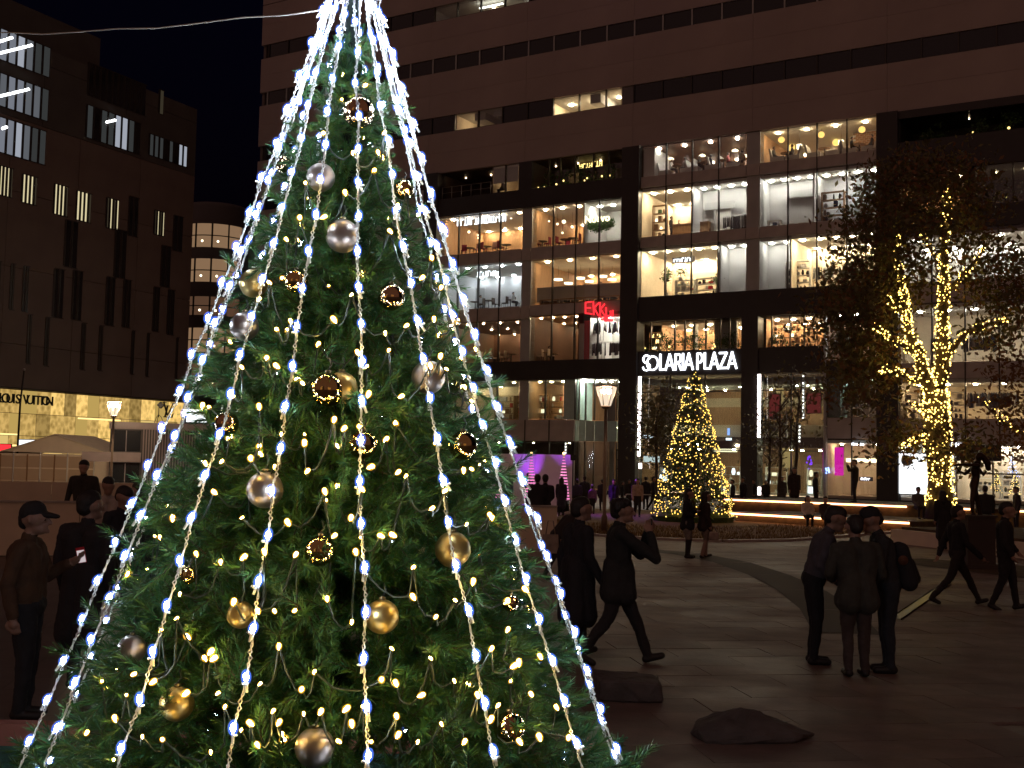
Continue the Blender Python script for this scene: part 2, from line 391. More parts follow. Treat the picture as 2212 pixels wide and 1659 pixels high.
# ---- bay 2 upper floors
room(10.95, 19.15, 23.8, 26.08, 7, 'brown', 'dl_white', 4, 2, 'brown', 'brown'); shopfront(B2, 23.8, 26.12)
bpart('white_end_wall', [(11.0, 11.9, .3, 3, 23.8, 26.0)], M['white']); bpart('counter_front', [(13.2, 18.9, 5.5, 6.9, 23.8, 24.9)], M['cream'])
room(20.15, 28.34, 23.8, 26.08, 8, 'tan', 'dl_warm', 4, 2); shopfront(B2b, 23.8, 26.12)
spandrels(B2, 22.95, 23.78); spandrels(B2b, 22.95, 23.78); spandrels([19.15, 20.15], 22.95, 23.78)
room(10.95, 14.9, 19.25, 22.7, 6, 'cream', 'dl_hi', 3, 2); room(15.0, 19.15, 19.25, 22.7, 2.2, 'lgrey', 'dl_white', 4, 1); shopfront(B2, 19.25, 22.92)
room(20.15, 23.9, 19.25, 22.7, 2.2, 'lgrey', 'dl_white', 4, 1); room(24.0, 28.34, 19.25, 22.7, 2.6, 'lgrey', 'dl_white', 4, 1); shopfront(B2b, 19.25, 22.92)
spandrels(B2, 18.4, 19.22); spandrels(B2b, 18.4, 19.22); spandrels([19.15, 20.15], 18.4, 19.22)
room(10.95, 17.1, 14.75, 18.2, 6, 'cream', 'dl_hi', 5, 2); room(17.2, 19.15, 14.75, 18.2, 2, 'lgrey', 'dl_white', 2, 1); shopfront(B2, 14.72, 18.38)
room(20.15, 22.3, 14.75, 18.2, 2, 'lgrey', 'dl_white', 2, 1); room(22.4, 28.34, 14.75, 18.2, 5, 'cream', 'dl_hi', 5, 2); shopfront(B2b, 14.72, 18.38)
# door recess, shutter panels on the grey shop backs
bpart('door_panel', [(16.1, 17.3, 2.0, 2.1, 19.3, 21.6)], M['white']); bpart('door_frame', [(15.3, 17.6, 1.9, 2.0, 21.2, 21.75), (16.0, 16.08, 1.9, 2.0, 19.3, 21.2), (17.3, 17.38, 1.9, 2.0, 19.3, 21.2)], M['greycol'])
bpart('shutter_panel', [(21.7, 23.85, 1.7, 2.1, 19.3, 21.4)], M['lgrey']); bpart('shutter_box', [(21.7, 23.85, 1.5, 1.7, 21.4, 21.9)], M['greycol'])
bpart('shop_opening', [(17.6, 19.0, 1.7, 1.75, 19.3, 20.5)], M['dkbrown']); bpart('opening_trim', [(17.5, 19.1, 1.6, 1.7, 20.5, 20.56)], M['mullion'])
# terrace floor with plants
room(11.9, 19.0, 10.65, 12.8, 6, 'tan', 'dl_warm', 5, 2, w0=2.0); room(20.3, 24.9, 10.65, 12.8, 5, 'tan', 'dl_warm', 4, 2, w0=1.2)
bpart('soffit', [(10.92, 19.0, .3, 2, 12.8, 12.84), (20.2, 24.9, .3, 1.2, 12.8, 12.84)], M['dkbrown']); bpart('terrace_floor', [(10.92, 24.9, .6, 2, 10.5, 10.6)], M['dkbrown'])
shopfront([11.0, 11.9, 13.8, 14.6, 16.2, 17.3, 18.0, 19.0], 10.65, 12.8, w=2.0); shopfront([20.3, 21.1, 22.4, 23.4, 24.9], 10.65, 12.8, w=1.2)
bpart('terrace_pier', [(14.5, 14.7, 1.7, 2.3, 10.65, 12.8)], M['greycol']); bpart('terrace_pier', [(16.2, 17.9, 1.7, 1.95, 10.65, 12.8)], M['greycol'])
# right quarter of bay 2: glass wall down to the ground
E2 = lin(24.95, 28.34, 2)
col(24.8, 24.95, 0, 12.84, 'greycol', -.2, .3)
room(24.98, 28.34, 9.65, 12.8, 5, 'brown', 'dl_white', 3, 2); shopfront(E2, 9.62, 12.84)
room(24.98, 28.34, 5.75, 8.35, 5, 'brown', 'dl_white', 3, 1); shopfront(E2, 5.72, 8.4, 'glassdim')
bpart('teal_end_wall', [(25.0, 25.8, .3, 2, 5.75, 8.35)], M['teal'])
spandrels(E2, 4.3, 5.7); shopfront(E2, .5, 4.28); room(24.98, 28.34, .5, 4.0, 4, 'cream', 'dl_warm', 3, 1, size=.1)
# ---- atrium
bpart('back_wall', [(10.95, 25, 12, 12.2, 0, 8.9)], M['tan']); bpart('ceiling', [(10.95, 25, .4, 12, 8.82, 8.86)], M['cream'])
bpart('atrium_floor', [(10.95, 25, .3, 12, -.1, .3)], M['floor'])
bpart('gallery_slab', [(10.95, 25, 5.0, 12, 4.0, 4.5), (15.5, 19, 2.6, 5, 3.6, 4.1), (20.2, 25, 3.0, 5, 3.7, 4.3)], M['dkbrown'])
bpart('gallery_front', [(10.95, 25, 4.9, 4.98, 4.5, 5.4), (10.95, 25, 7.9, 8, 6.9, 7.6)], M['cream'])
bpart('ceiling_fin', [(10.95, 25, 1 + i * 1.5, 1.1 + i * 1.5, 8.3, 8.6) for i in range(6)], M['greycol'])
for a in (12.3, 13.0, 14.5, 17.2, 18.2, 21.5, 22.3, 23.6):
    for z, w in ((3.9, 6.5), (8.2, 4.5), (3.5, 3.2), (8.2, 8.5)):
        shared('ceiling_light', ('atr'), lambda: MB().lathe([(.1, 0), (.1, .04), (.06, .05)], n=10), M['dl_hi'], BL, (a, w, z))
for a, n in ((11.15, 14), (12.6, 6)):
    pass
shopfront([10.95, 13.5, 16.2, 19.0], .35, 8.83, 'glassdim', .3); shopfront([20.2, 22.5, 24.8], .35, 8.83, 'glassdim', .3)
for z in (3.4, 7.6): bpart('transom', [(10.95, 19, .28, .36, z, z + .06), (20.2, 24.8, .28, .36, z, z + .06)], M['mullion'])
# ---- bay 3
room(29.8, 38.0, 24.0, 25.6, 4, 'black', 'dl_dim', 1, 1, 'black', 'black', size=.03)
room(29.8, 33.8, 19.32, 21.88, 5, 'tan', 'dl_warm', 3, 1); shopfront(lin(29.8, 33.8, 2), 19.32, 21.88); room(34.5, UR, 19.32, 21.88, 5, 'brown', 'dl_dim', 4, 1, size=.1); shopfront([34.5, 36.8, 39, UR], 19.32, 21.88, 'glassdim')
room(29.8, UR, 14.6, 17.5, 5, 'white', 'dl_white', 7, 2); shopfront(lin(29.8, UR, 6), 14.6, 17.88)
spandrels(lin(29.8, UR, 6), 13.2, 14.58)
room(29.8, UR, 9.3, 12.9, 5, 'cream', 'dl_white', 7, 1); shopfront(lin(29.8, UR, 6), 9.3, 13.18); spandrels(lin(29.8, UR, 6), 8.2, 9.28)
room(29.8, UR, 5.65, 8.0, 5, 'cream', 'dl_warm', 7, 1); shopfront(lin(29.8, UR, 6), 5.62, 8.18)
spandrels(lin(29.8, UR, 6), 4.0, 5.6); room(29.8, 33.2, .5, 3.9, 5, 'lgrey', 'dl_white', 3, 1); room(33.3, UR, .5, 3.9, 5, 'cream', 'dl_white', 6, 2)
shopfront(lin(33.3, UR, 4), .5, 3.97); bpart('transom', [(33.3, UR, .0, .1, 2.1, 2.2)], M['mullion'])
bpart('shop_fascia', [(33.3, 36.0, -.1, .0, 2.95, 3.95)], M['black'])
bpart('plinth', [(UL, UR, -.1, .25, 0, .3)], M['black'])
# lit rooms in the window strips
room(-6.0, -.55, 29.6, 30.9, 5, 'cream', 'dl_warm', 2, 1); room(2.75, 9.1, 29.6, 30.9, 5, 'cream', 'dl_hi', 3, 1)
room(-8.65, .75, 39.27, 40.5, 6, 'lgrey', 'dl_dim', 1, 1)
bpart('tube_light', [(-4.7, -2.4, 1.2, 1.4, 40.1, 40.17), (-1.0, -.2, 3, 3.2, 40.25, 40.3)], glow('tube_white', (1, .98, .85), 5))
bpart('ceiling_baffle', [(-4.4, -3.4, .5, 4.5, 30.3, 30.9), (-2.6, -1.8, .5, 4.5, 30.4, 30.9), (6.3, 7.2, .5, 4.5, 30.2, 30.9)], M['lgrey'])
#--PART3--
# ------------------------------------------------------------------ ground, lawn, lit steps
def sheet(name, pts, z, m, kind='structure'):
    me = bpy.data.meshes.new(name); me.from_pydata([(p[0], p[1], z) for p in pts], [], [tuple(range(len(pts)))]); me.materials.append(m)
    return tag(link(name, me), kind=kind)
def brickmat(name, c1, c2, mortar, sx, sy, rough):
    m = bpy.data.materials.new(name); m.use_nodes = True; nt = m.node_tree; p = nt.nodes['Principled BSDF']
    tc = nt.nodes.new('ShaderNodeTexCoord'); mp = nt.nodes.new('ShaderNodeMapping'); mp.inputs['Rotation'].default_value = (0, 0, R(-9))
    br = nt.nodes.new('ShaderNodeTexBrick'); br.inputs['Scale'].default_value = 1; br.inputs['Brick Width'].default_value = sx; br.inputs['Row Height'].default_value = sy
    br.inputs['Mortar Size'].default_value = .012; br.inputs['Color1'].default_value = (*c1, 1); br.inputs['Color2'].default_value = (*c2, 1); br.inputs['Mortar'].default_value = (*mortar, 1)
    nz = nt.nodes.new('ShaderNodeTexNoise'); nz.inputs['Scale'].default_value = .7; nz.inputs['Detail'].default_value = 6
    mx = nt.nodes.new('ShaderNodeMixRGB'); mx.blend_type = 'MULTIPLY'; mx.inputs[0].default_value = .6
    rp = nt.nodes.new('ShaderNodeValToRGB'); rp.color_ramp.elements[0].color = (.45, .45, .45, 1); rp.color_ramp.elements[0].position = .3; rp.color_ramp.elements[1].position = .65
    nt.links.new(tc.outputs['Object'], mp.inputs[0]); nt.links.new(mp.outputs[0], br.inputs[0]); nt.links.new(tc.outputs['Object'], nz.inputs[0])
    nt.links.new(nz.outputs[0], rp.inputs[0]); nt.links.new(br.outputs[0], mx.inputs[1]); nt.links.new(rp.outputs[0], mx.inputs[2]); nt.links.new(mx.outputs[0], p.inputs['Base Color'])
    p.inputs['Roughness'].default_value = rough
    bp = nt.nodes.new('ShaderNodeBump'); bp.inputs['Strength'].default_value = .3; bp.inputs['Distance'].default_value = .02
    nt.links.new(nz.outputs[0], bp.inputs['Height']); nt.links.new(bp.outputs[0], p.inputs['Normal'])
    return m
M['pave'] = brickmat('plaza_stone', (.155,.11,.087), (.18,.13,.103), (.12,.085,.067), 1.2, .6, .5)
def slabmat():
    m = mat('paving_slab_stone', (.175,.122,.096), .6, var=.22, vscale=2.2, bump=.25, bscale=30)
    nt = m.node_tree; p = nt.nodes['Principled BSDF']
    oi = nt.nodes.new('ShaderNodeObjectInfo'); mr = nt.nodes.new('ShaderNodeMapRange'); mr.inputs[3].default_value = .85; mr.inputs[4].default_value = 1.1
    mx = nt.nodes.new('ShaderNodeVectorMath'); mx.operation = 'MULTIPLY'
    ge = nt.nodes.new('ShaderNodeNewGeometry'); n3 = nt.nodes.new('ShaderNodeTexNoise'); n3.inputs['Scale'].default_value = .55; n3.inputs['Detail'].default_value = 8; n3.inputs['Roughness'].default_value = .65
    r3 = nt.nodes.new('ShaderNodeMapRange'); r3.inputs[1].default_value = .35; r3.inputs[2].default_value = .65; r3.inputs[3].default_value = .52; r3.inputs[4].default_value = .78
    nt.links.new(ge.outputs['Position'], n3.inputs['Vector']); nt.links.new(n3.outputs['Fac'], r3.inputs[0]); l0 = p.inputs['Roughness'].links[0]; nt.links.remove(l0); nt.links.new(r3.outputs[0], p.inputs['Roughness'])
    src = p.inputs['Base Color'].links[0].from_socket
    nt.links.new(oi.outputs['Random'], mr.inputs[0]); nt.links.new(src, mx.inputs[0]); nt.links.new(mr.outputs[0], mx.inputs[1]); nt.links.new(mx.outputs[0], p.inputs['Base Color'])
    return m
M['slab'] = slabmat()
M['bandstone'] = mat('dark_band_stone', (.055,.040,.033), .8, var=.25, vscale=1.5)
M['lawn'] = mat('winter_lawn', (.17,.105,.040), .95, var=.35, vscale=5, bump=.8, bscale=25)
M['kerb'] = mat('kerb_stone', (.36,.31,.27), .6, var=.15, vscale=2)
G = tag(link('ground', None), kind='structure')
sheet('ground', [(-400, -40), (400, -40), (400, 600), (-400, 600)], -.03, M['pave'])
bpy.data.objects.remove(G)
pv = tag(link('pavement', None), kind='structure')
pv = sheet('pavement', [(-45, 2), (45, 2), (45, 64), (-45, 64)], -.02, M['pave'])
Q = Matrix.Rotation(R(9), 4, 'Z')
slab = MB(); slab.add([(.002,.002,0),(1.198,.002,0),(1.198,.598,0),(.002,.598,0),(.005,.005,.02),(1.195,.005,.02),(1.195,.595,.02),(.005,.595,.02)],
    [(4,5,6,7),(0,1,5,4),(1,2,6,5),(2,3,7,6),(3,0,4,7)])
slabme = slab.mesh('paving_slab', M['slab'])
cand = []
for j in range(0, 60):
    for i in range(-8, 30):
        p = Q @ Vector((i * 1.2 + (.6 if j % 2 else 0), 7.5 + j * .6 - 3, 0)); c = p + Q @ Vector((.6, .3, 0))
        if c.y < 8.4: continue
        px = VW/2 + F_PX * c.x / c.y
        if px > 2300 or px < 1130: continue
        cand.append((c.y, p))
cand.sort(key=lambda q: q[0])
for d_, p in cand[:300]: link('paving_slab', slabme, pv, (p.x, p.y, -.02 + rnd.uniform(-.002, .002)), R(9) + rnd.uniform(-.003, .003))
rest = MB()
for d_, p in cand[300:900]: rest.add([p + Q @ Vector(v) + Vector((0, 0, -.02 + rnd.uniform(-.002, .002))) for v in slab.v], slab.f)
tag(rest.build('paving_slab_field', M['slab'], pv), kind='stuff')
# curved dark band in the paving
pts = [gnd(*q) for q in ((1380, 1188), (1480, 1196), (1580, 1215), (1660, 1242), (1730, 1275), (1790, 1318), (1830, 1370))]
for a, b in zip(pts[:-1], pts[1:]):
    t = (b - a).normalized(); n = Vector((-t.y, t.x, 0)) * .45
    mb = MB(); g = t * .012; mb.add([a + n + g, a - n + g, b - n - g, b + n - g], [(0, 1, 2, 3)])
    o = mb.build('band_stone', M['bandstone'], pv); o.location.z = .008
dc = thing('drain_channel', 'straight metal drain channel let into the plaza paving behind the three men', 'drain')
a, b = gnd(1935, 1338), gnd(2045, 1262); t = (b - a).normalized(); n = Vector((-t.y, t.x, 0))
mb = MB(); mb.add([a + n*.07, a - n*.07, b - n*.07, b + n*.07], [(0,1,2,3)]); o = mb.build('channel_slot', M['dkmetal'], dc); o.location.z = .012
for s in (-1, 1):
    mb = MB(); c = n * (.085 * s); mb.tube([a + c, b + c], .014, 4); o = mb.build('channel_rim', M['pole'] if 'pole' in M else M['dkmetal'], dc); o.location.z = .012
# lawn with a kerb of pale stone
edge = [gnd(*q, .0) for q in ((1210, 1148), (1300, 1158), (1420, 1165), (1560, 1170), (1700, 1168), (1800, 1160), (1930, 1150), (2010, 1150))]
back = [Vector((30, 46, 0)), Vector((26, 58, 0)), Vector((3, 58, 0)), Vector((1.5, 44, 0))]
mb = MB(); poly = edge + back; n = len(poly)
mb.add([(p.x, p.y, .05) for p in poly] + [(p.x, p.y, -.02) for p in poly], [tuple(range(n))] + [(i, i + n, (i+1) % n + n, (i+1) % n) for i in range(n)])
lawn = tag(mb.build('lawn', M['lawn']), kind='structure')
mb = MB()
for i in range(9000):
    k = rnd.randrange(len(edge) - 1); f = rnd.random(); p = edge[k].lerp(edge[k+1], f) + Vector((rnd.uniform(-.2, .2), rnd.random() ** 1.5 * 7, 0))
    q = rnd.uniform(0, PI); h = rnd.uniform(.05, .11); d = Vector((math.cos(q), math.sin(q), 0)) * .012; l = Vector((rnd.uniform(-.03, .03), rnd.uniform(-.03, .03), h))
    b0 = Vector((p.x, p.y, .05)); mb.add([b0 - d, b0 + d, b0 + l], [(0, 1, 2)])
tag(mb.build('grass', M['lawn']), kind='stuff')
kb = tag(link('kerb', None), kind='structure')
for a, b in zip(edge[:-1], edge[1:]):
    t = (b - a); L = t.length; k = max(1, int(L / 1.2)); t.normalize(); nn = Vector((t.y, -t.x, 0))
    for i in range(k):
        p0 = a + t * (L * i / k + .01); p1 = a + t * (L * (i + 1) / k - .01)
        mb = MB(); mb.add([p0, p1, p1 + nn * .3, p0 + nn * .3] + [q + Vector((0, 0, .07)) for q in (p0, p1, p1 + nn * .3, p0 + nn * .3)], [(4,5,6,7),(0,1,5,4),(1,2,6,5),(2,3,7,6),(3,0,4,7)])
        mb.build('kerb_stone', M['kerb'], kb)
# two low grass steps edged with light strips
M['bank'] = mat('bank_turf', (.075,.05,.022), .95, var=.4, vscale=3, bump=.6, bscale=20)
def terrace(name, a, b, z, back, cat_label, gaps):
    t = (b - a).normalized(); nb = Vector((-t.y, t.x, 0))
    r = thing(name, cat_label, 'step')
    mb = MB(); q = [a, b, b + nb * back, a + nb * back]
    mb.add([(p.x, p.y, -.02) for p in q] + [(p.x, p.y, z) for p in q], [(4,5,6,7),(0,1,5,4),(1,2,6,5),(2,3,7,6),(3,0,4,7)]); mb.build('bank', M['bank'], r)
    mb = MB(); e = nb * -.12
    def slabz(p0, p1, w0, w1, z0, z1, m, nm):
        mb = MB(); q = [p0 + nb * w0, p1 + nb * w0, p1 + nb * w1, p0 + nb * w1]
        mb.add([(p.x, p.y, z0) for p in q] + [(p.x, p.y, z1) for p in q], [(3,2,1,0),(4,5,6,7),(0,1,5,4),(1,2,6,5),(2,3,7,6),(3,0,4,7)]); return mb.build(nm, m, r)
    slabz(a, b, -.16, .3, z + .003, z + .05, M['kerb'], 'edge_stone')
    L = (b - a).length; k = 0
    for g0, g1 in gaps: slabz(a + t * L * g0, a + t * L * g1, -.11, -.05, z - .075, z - .002, M['e_step'], 'light_strip')
    return r
A1, Bb1 = gnd(1578, 1108, .36), gnd(1966, 1129, .36)
terrace('grass_step', A1, Bb1, .38, 4.2, 'lower grass step edged with a glowing light strip right of the small lit fir', [(0, 1)])
A2, Bb2 = gnd(1560, 1078, .74), gnd(2300, 1107, .74)
terrace('grass_step', A2, Bb2, .76, 6, 'upper grass step edged with a broken glowing light strip in front of the shop windows', [(.01, .03), (.04, .585), (.70, .73), (.74, .76), (.86, 1)])
# raised planter with a warm lit face on the right
pl = thing('raised_planter', 'low raised stone planter with brown grass in front of the bronze statue', 'planter')
mb = MB(); a, b = gnd(1925, 1172), gnd(2330, 1222); t = (b - a).normalized(); nb = Vector((-t.y, t.x, 0))
q = [a, b, b + nb * 5, a + nb * 5]
mb.add([(p.x, p.y, -.02) for p in q] + [(p.x, p.y, .42) for p in q], [(4,5,6,7),(0,1,5,4),(1,2,6,5),(2,3,7,6),(3,0,4,7)]); mb.build('planter_wall', M['cream'], pl)
mb = MB(); q = [a + nb*.25 + t*.2, b + nb*.25, b + nb * 4.8, a + nb * 4.8 + t*.2]; mb.add([(p.x, p.y, .424) for p in q] + [(p.x, p.y, .50) for p in q], [(4,5,6,7),(0,1,5,4),(1,2,6,5),(2,3,7,6),(3,0,4,7)]); mb.build('turf', M['bank'], pl)
sheet('paved_strip', [gnd(1905, 1212), gnd(1990, 1207), gnd(2330, 1232), gnd(2330, 1262), gnd(2030, 1228)], -.0005 + .012, M['bank'])

# ------------------------------------------------------------------ building on the left
T2 = math.atan2(math.sin(1.0997), math.cos(1.0997))
c2 = atd(402, 865, 105); LO = Vector((c2.x, c2.y, 0))
LM = Matrix.Translation(LO) @ Matrix.Rotation(T2, 4, 'Z')
LB = thing('corner_store', 'dark stone department store with slit windows over a glowing golden ground floor', 'building', LO, T2)
def f2(x, y, w=0.0):
    d = ray(x, y); n = Vector((-math.sin(T2), math.cos(T2), 0))
    k = ((LO + n * w).dot(n)) / d.dot(n)
    p = LM.inverted() @ Vector((d.x * k, d.y * k, CAM_Z + d.z * k))
    return p.x, p.z
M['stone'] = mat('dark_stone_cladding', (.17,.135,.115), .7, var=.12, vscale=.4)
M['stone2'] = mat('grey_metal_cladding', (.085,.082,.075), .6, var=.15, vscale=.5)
ZT = f2(400, 868)[1]; ZG = f2(0, 826)[1]; ZC = (ZT + f2(0, 838)[1]) / 2
U0 = -60.0
ztop = f2(426, 236)[1]; zmid = f2(100, 375)[1]
def lpart(name, boxes, m):
    b = MB()
    for q in boxes: b.box(*q)
    return b.build(name, m, LB)
def cladding(z0, z1, m, n):
    for i in range(n):
        a, b = U0 + (0 - U0) * i / n, U0 + (0 - U0) * (i + 1) / n
        k = ('lw', round(b - a, 2), round(z1 - z0, 2), m)
        if k not in _cache: _cache[k] = MB().box(.02, b - a - .02, 0, .4, .02, z1 - z0 - .02).mesh('wall_panel', M[m])
        link('wall_panel', _cache[k], LB, (a, 0, z0))
lpart('wall_core', [(U0, -.02, .38, 30, 0, ztop - .05)], M['seam'])
lpart('roof_setback', [(U0, -8, 4, 30, ztop, ztop + 4.5)], M['stone2'])
zl = [ZC + .1]
for yy in (f2(0, 434 * 1.0 + 210)[1], ): pass
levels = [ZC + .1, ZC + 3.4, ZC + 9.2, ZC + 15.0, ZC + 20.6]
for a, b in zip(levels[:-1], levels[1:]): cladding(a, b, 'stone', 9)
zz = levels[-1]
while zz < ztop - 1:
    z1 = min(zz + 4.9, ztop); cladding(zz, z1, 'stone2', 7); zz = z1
M['lw_white'] = glow('office_glow', (.80,.86,1.0), .42); M['lw_white2'] = glow('office_glow_soft', (.78,.84,1.0), .22); M['lw_white3'] = glow('office_glow_pale', (.78,.84,.95), .13); M['lw_dim'] = glow('office_glow_dim', (.75,.80,.80), .045); M['lw_yel'] = glow('stair_glow', (1.0,.86,.50), .75); M['lw_ydim'] = glow('stair_glow_dim', (1,.8,.5), .035)
M['tube_w'] = glow('office_tube', (.95,.97,1.0), 6)
def lwin(xl, yt, xr, yb, n, lit, name='window', frame='mullion'):
    """n panes wide; xl, yt, yb read at the left edge; lit: material key for each pane"""
    ua, z1 = f2(xl, yt); _, z0 = f2(xl, yb); ub, _ = f2(xr, yt)
    w = tag(lpart(name, [(ua, ub, -.02, .05, z0 - .08, z0), (ua, ub, -.02, .05, z1, z1 + .08)] , M[frame]))
    for i in range(n):
        a, b = ua + (ub - ua) * i / n, ua + (ub - ua) * (i + 1) / n
        k = lit[i % len(lit)]
        if k: MB().box(a + .12, b - .12, -.012, -.002, z0, z1).build('window_pane', M[k] if k != 'd' else M['darkglass'], w)
        MB().box(a - .08, a + .08, -.06, .05, z0, z1).build('mullion', M[frame], w)
    return ua, ub, z0, z1, w
def tubes(x0, y0, x1, y1, n):
    for i in range(n):
        a = f2(x0 + (x1 - x0) * i / n, y0 + (y1 - y0) * i / n, -.12); b = f2(x0 + (x1 - x0) * (i + .75) / n, y0 + (y1 - y0) * (i + .75) / n, -.12)
        mb = MB(); mb.tube([(a[0], -.12, a[1]), (b[0], -.12, b[1])], .11, 5); mb.build('ceiling_tube', M['tube_w'], LB)
lwin(-40, 45, 114, 112, 8, ['lw_white2', 'lw_white', 'lw_white2', 'lw_white2', 'lw_white', 'lw_white3', 'lw_dim', 'lw_dim'])
lwin(-40, 143, 110, 214, 8, ['lw_white2', 'lw_white2', 'lw_white3', 'lw_white2', 'lw_white2', 'lw_white3', 'lw_white3', 'lw_dim'])
lwin(-40, 240, 104, 316, 8, ['lw_white2', 'lw_dim', 'lw_white2', 'lw_white2', 'lw_white', 'lw_white3', 'lw_dim', 'lw_dim'])
tubes(0, 115, 72, 97, 6); tubes(0, 90, 30, 80, 2); tubes(0, 208, 66, 192, 5); tubes(5, 278, 18, 273, 1)
lwin(188, 226, 308, 296, 8, ['lw_dim', 'd', 'lw_dim', 'lw_dim', 'lw_white', 'lw_white', 'lw_dim', 'd'])
tubes(230, 264, 252, 259, 2)
lwin(323, 289, 407, 334, 8, ['lw_dim', 'lw_dim', 'lw_dim', 'd', 'lw_dim', 'd', 'lw_white', 'lw_white'])
lwin(192, 135, 320, 205, 10, ['d'])
lwin(345, 194, 356, 245, 1, ['lw_ydim'])
for xl, xr, yt, yb in ((0, 31, 358, 420), (49, 83, 376, 436), (118, 150, 397, 461), (166, 200, 412, 474), (231, 259, 427, 491), (334, 357, 454, 505)):
    ua, ub, z0, z1, w = lwin(xl, yt, xr, yb, 4, ['lw_yel', 'lw_yel', 'lw_yel', 'lw_ydim'] if xl < 210 else ['lw_ydim', 'lw_yel', 'lw_ydim', 'lw_yel'], 'slit_window')
for xl, xr, yt, yb in ((280, 302, 424, 508), (376, 398, 465, 540), (142, 172, 475, 575), (250, 277, 495, 598), (350, 372, 530, 618), (118, 142, 580, 685), (159, 182, 584, 690), (231, 252, 598, 702), (268, 286, 604, 706), (333, 348, 620, 715), (364, 380, 626, 722),
                       (-5, 5, 565, 662), (25, 36, 570, 668), (52, 66, 575, 672), (62, 72, 680, 785), (100, 111, 686, 790), (178, 189, 698, 798), (216, 226, 704, 800), (286, 294, 715, 808), (319, 326, 720, 813), (382, 388, 730, 818)):
    lwin(xl, yt, xr, yb, 1 if xr - xl < 9 else 2, ['d'], 'slit_window')
# golden glass shop front in panels
def onyx(name, s):
    m = bpy.data.materials.new(name); m.use_nodes = True; nt = m.node_tree; nt.nodes.remove(nt.nodes['Principled BSDF'])
    e = nt.nodes.new('ShaderNodeEmission'); tc = nt.nodes.new('ShaderNodeTexCoord'); v = nt.nodes.new('ShaderNodeTexVoronoi'); v.inputs['Scale'].default_value = 2.6
    nz = nt.nodes.new('ShaderNodeTexNoise'); nz.inputs['Scale'].default_value = 3.5; nz.inputs['Detail'].default_value = 6
    mp = nt.nodes.new('ShaderNodeMapping'); mp.inputs['Scale'].default_value = (1, 1, .8)
    ad = nt.nodes.new('ShaderNodeMath'); ad.operation = 'MULTIPLY'
    rp = nt.nodes.new('ShaderNodeValToRGB'); rp.color_ramp.elements[0].position = .06; rp.color_ramp.elements[0].color = (.40*s, .25*s, .065*s, 1); rp.color_ramp.elements[1].position = .38; rp.color_ramp.elements[1].color = (.80*s, .52*s, .16*s, 1)
    nt.links.new(tc.outputs['Object'], mp.inputs[0]); nt.links.new(mp.outputs[0], v.inputs[0]); nt.links.new(mp.outputs[0], nz.inputs[0])
    nt.links.new(v.outputs['Distance'], ad.inputs[0]); nt.links.new(nz.outputs[0], ad.inputs[1]); nt.links.new(ad.outputs[0], rp.inputs[0]); nt.links.new(rp.outputs[0], e.inputs[0]); e.inputs[1].default_value = 1
    nt.links.new(e.outputs[0], nt.nodes['Material Output'].inputs[0]); return m
ON = [onyx('backlit_onyx', .85), onyx('backlit_onyx_bright', 1.35), onyx('backlit_onyx_dark', .5)]
GP = [mat('gold', (.5,.4,.2), .3), glow('gold_glass', (.62,.42,.12), .8), glow('gold_glass_bright', (1.0,.72,.25), .72)]
xs = [-30, 0, 22, 45, 80, 110, 140, 165, 190, 215, 250, 280, 306, 335, 365, 385, 400]
for i, (xa, xb) in enumerate(zip(xs[:-1], xs[1:])):
    ua, ub = f2(xa, 900)[0], min(-.05, f2(xb, 900)[0])
    zs = [.3, ZC * .33, ZC * .5, ZC * .74, ZC - .06]
    for j in range(4):
        m = ON[rnd.choice((0, 0, 1, 2))] if (i * 7 + j * 3) % 5 else rnd.choice(GP[1:])
        MB().box(ua + .04, ub - .04, .02 + .02 * ((i + j) % 3), .12, zs[j] + .02, zs[j+1] - .02).build('shopfront_panel', m, LB)
lpart('shopfront_backing', [(U0, -.03, .2, .38, .2, ZC)], M['dkbrown'])
for xa, xb, y in ((0, 40, 942 - 3), (168, 260, 905), (262, 395, 915), (0, 80, 963)):
    ua, z = f2(xa, y); ub, _ = f2(xb, y)
    MB().box(ua, ub, -.05, .0, z, z + .12).build('cove_light', glow('cove', (1.0,.74,.28), 1.6), LB)
lpart('lintel', [(U0, 0, -.2, .3, ZC, ZC + .1)], M['black'])
# lettering and monogram in dark metal
ls = thing('wall_lettering', 'dark metal shop name spelled across the golden glass wall at the far left', 'sign', LO, T2)
(ua, za), (ub, zb) = f2(-3, 869), f2(106, 878)
word = 'LOUIS VUITTON'; adv = (ub - ua) / 12.6; hh = 1.02
for i, ch in enumerate(word):
    if ch == ' ': continue
    o = link('letter', text_mesh(ch, hh, .04, M['dkmetal'], .012, 'CENTER'), ls, (ua + adv * (i + .4), -.12, za)); o.rotation_euler = (PI/2, 0, 0)
lg = thing('wall_monogram', 'dark interlaced two letter monogram on the golden wall beside the tripod lamp', 'sign', LO, T2)
u, z = f2(362, 898); mb = MB(); hh = 1.15
stroke(mb, [(u - .55, z + hh), (u - .1, z + .12)], .16, .05); stroke(mb, [(u + .62, z + hh), (u - .02, z + .05)], .09, .05); stroke(mb, [(u - .8, z + hh), (u - .25, z + hh)], .06, .05); stroke(mb, [(u + .4, z + hh), (u + .85, z + hh)], .06, .05)
mb.build('letter', M['dkmetal'], lg)
mb = MB(); stroke(mb, [(u - .1, z + .85), (u - .35, z - .1)], .13, .09); stroke(mb, [(u - .5, z - .12), (u + .5, z - .12), (u + .62, z + .2)], .08, .09); stroke(mb, [(u - .25, z + .87), (u + .1, z + .87)], .06, .09); mb.build('letter', M['dkmetal'], lg)

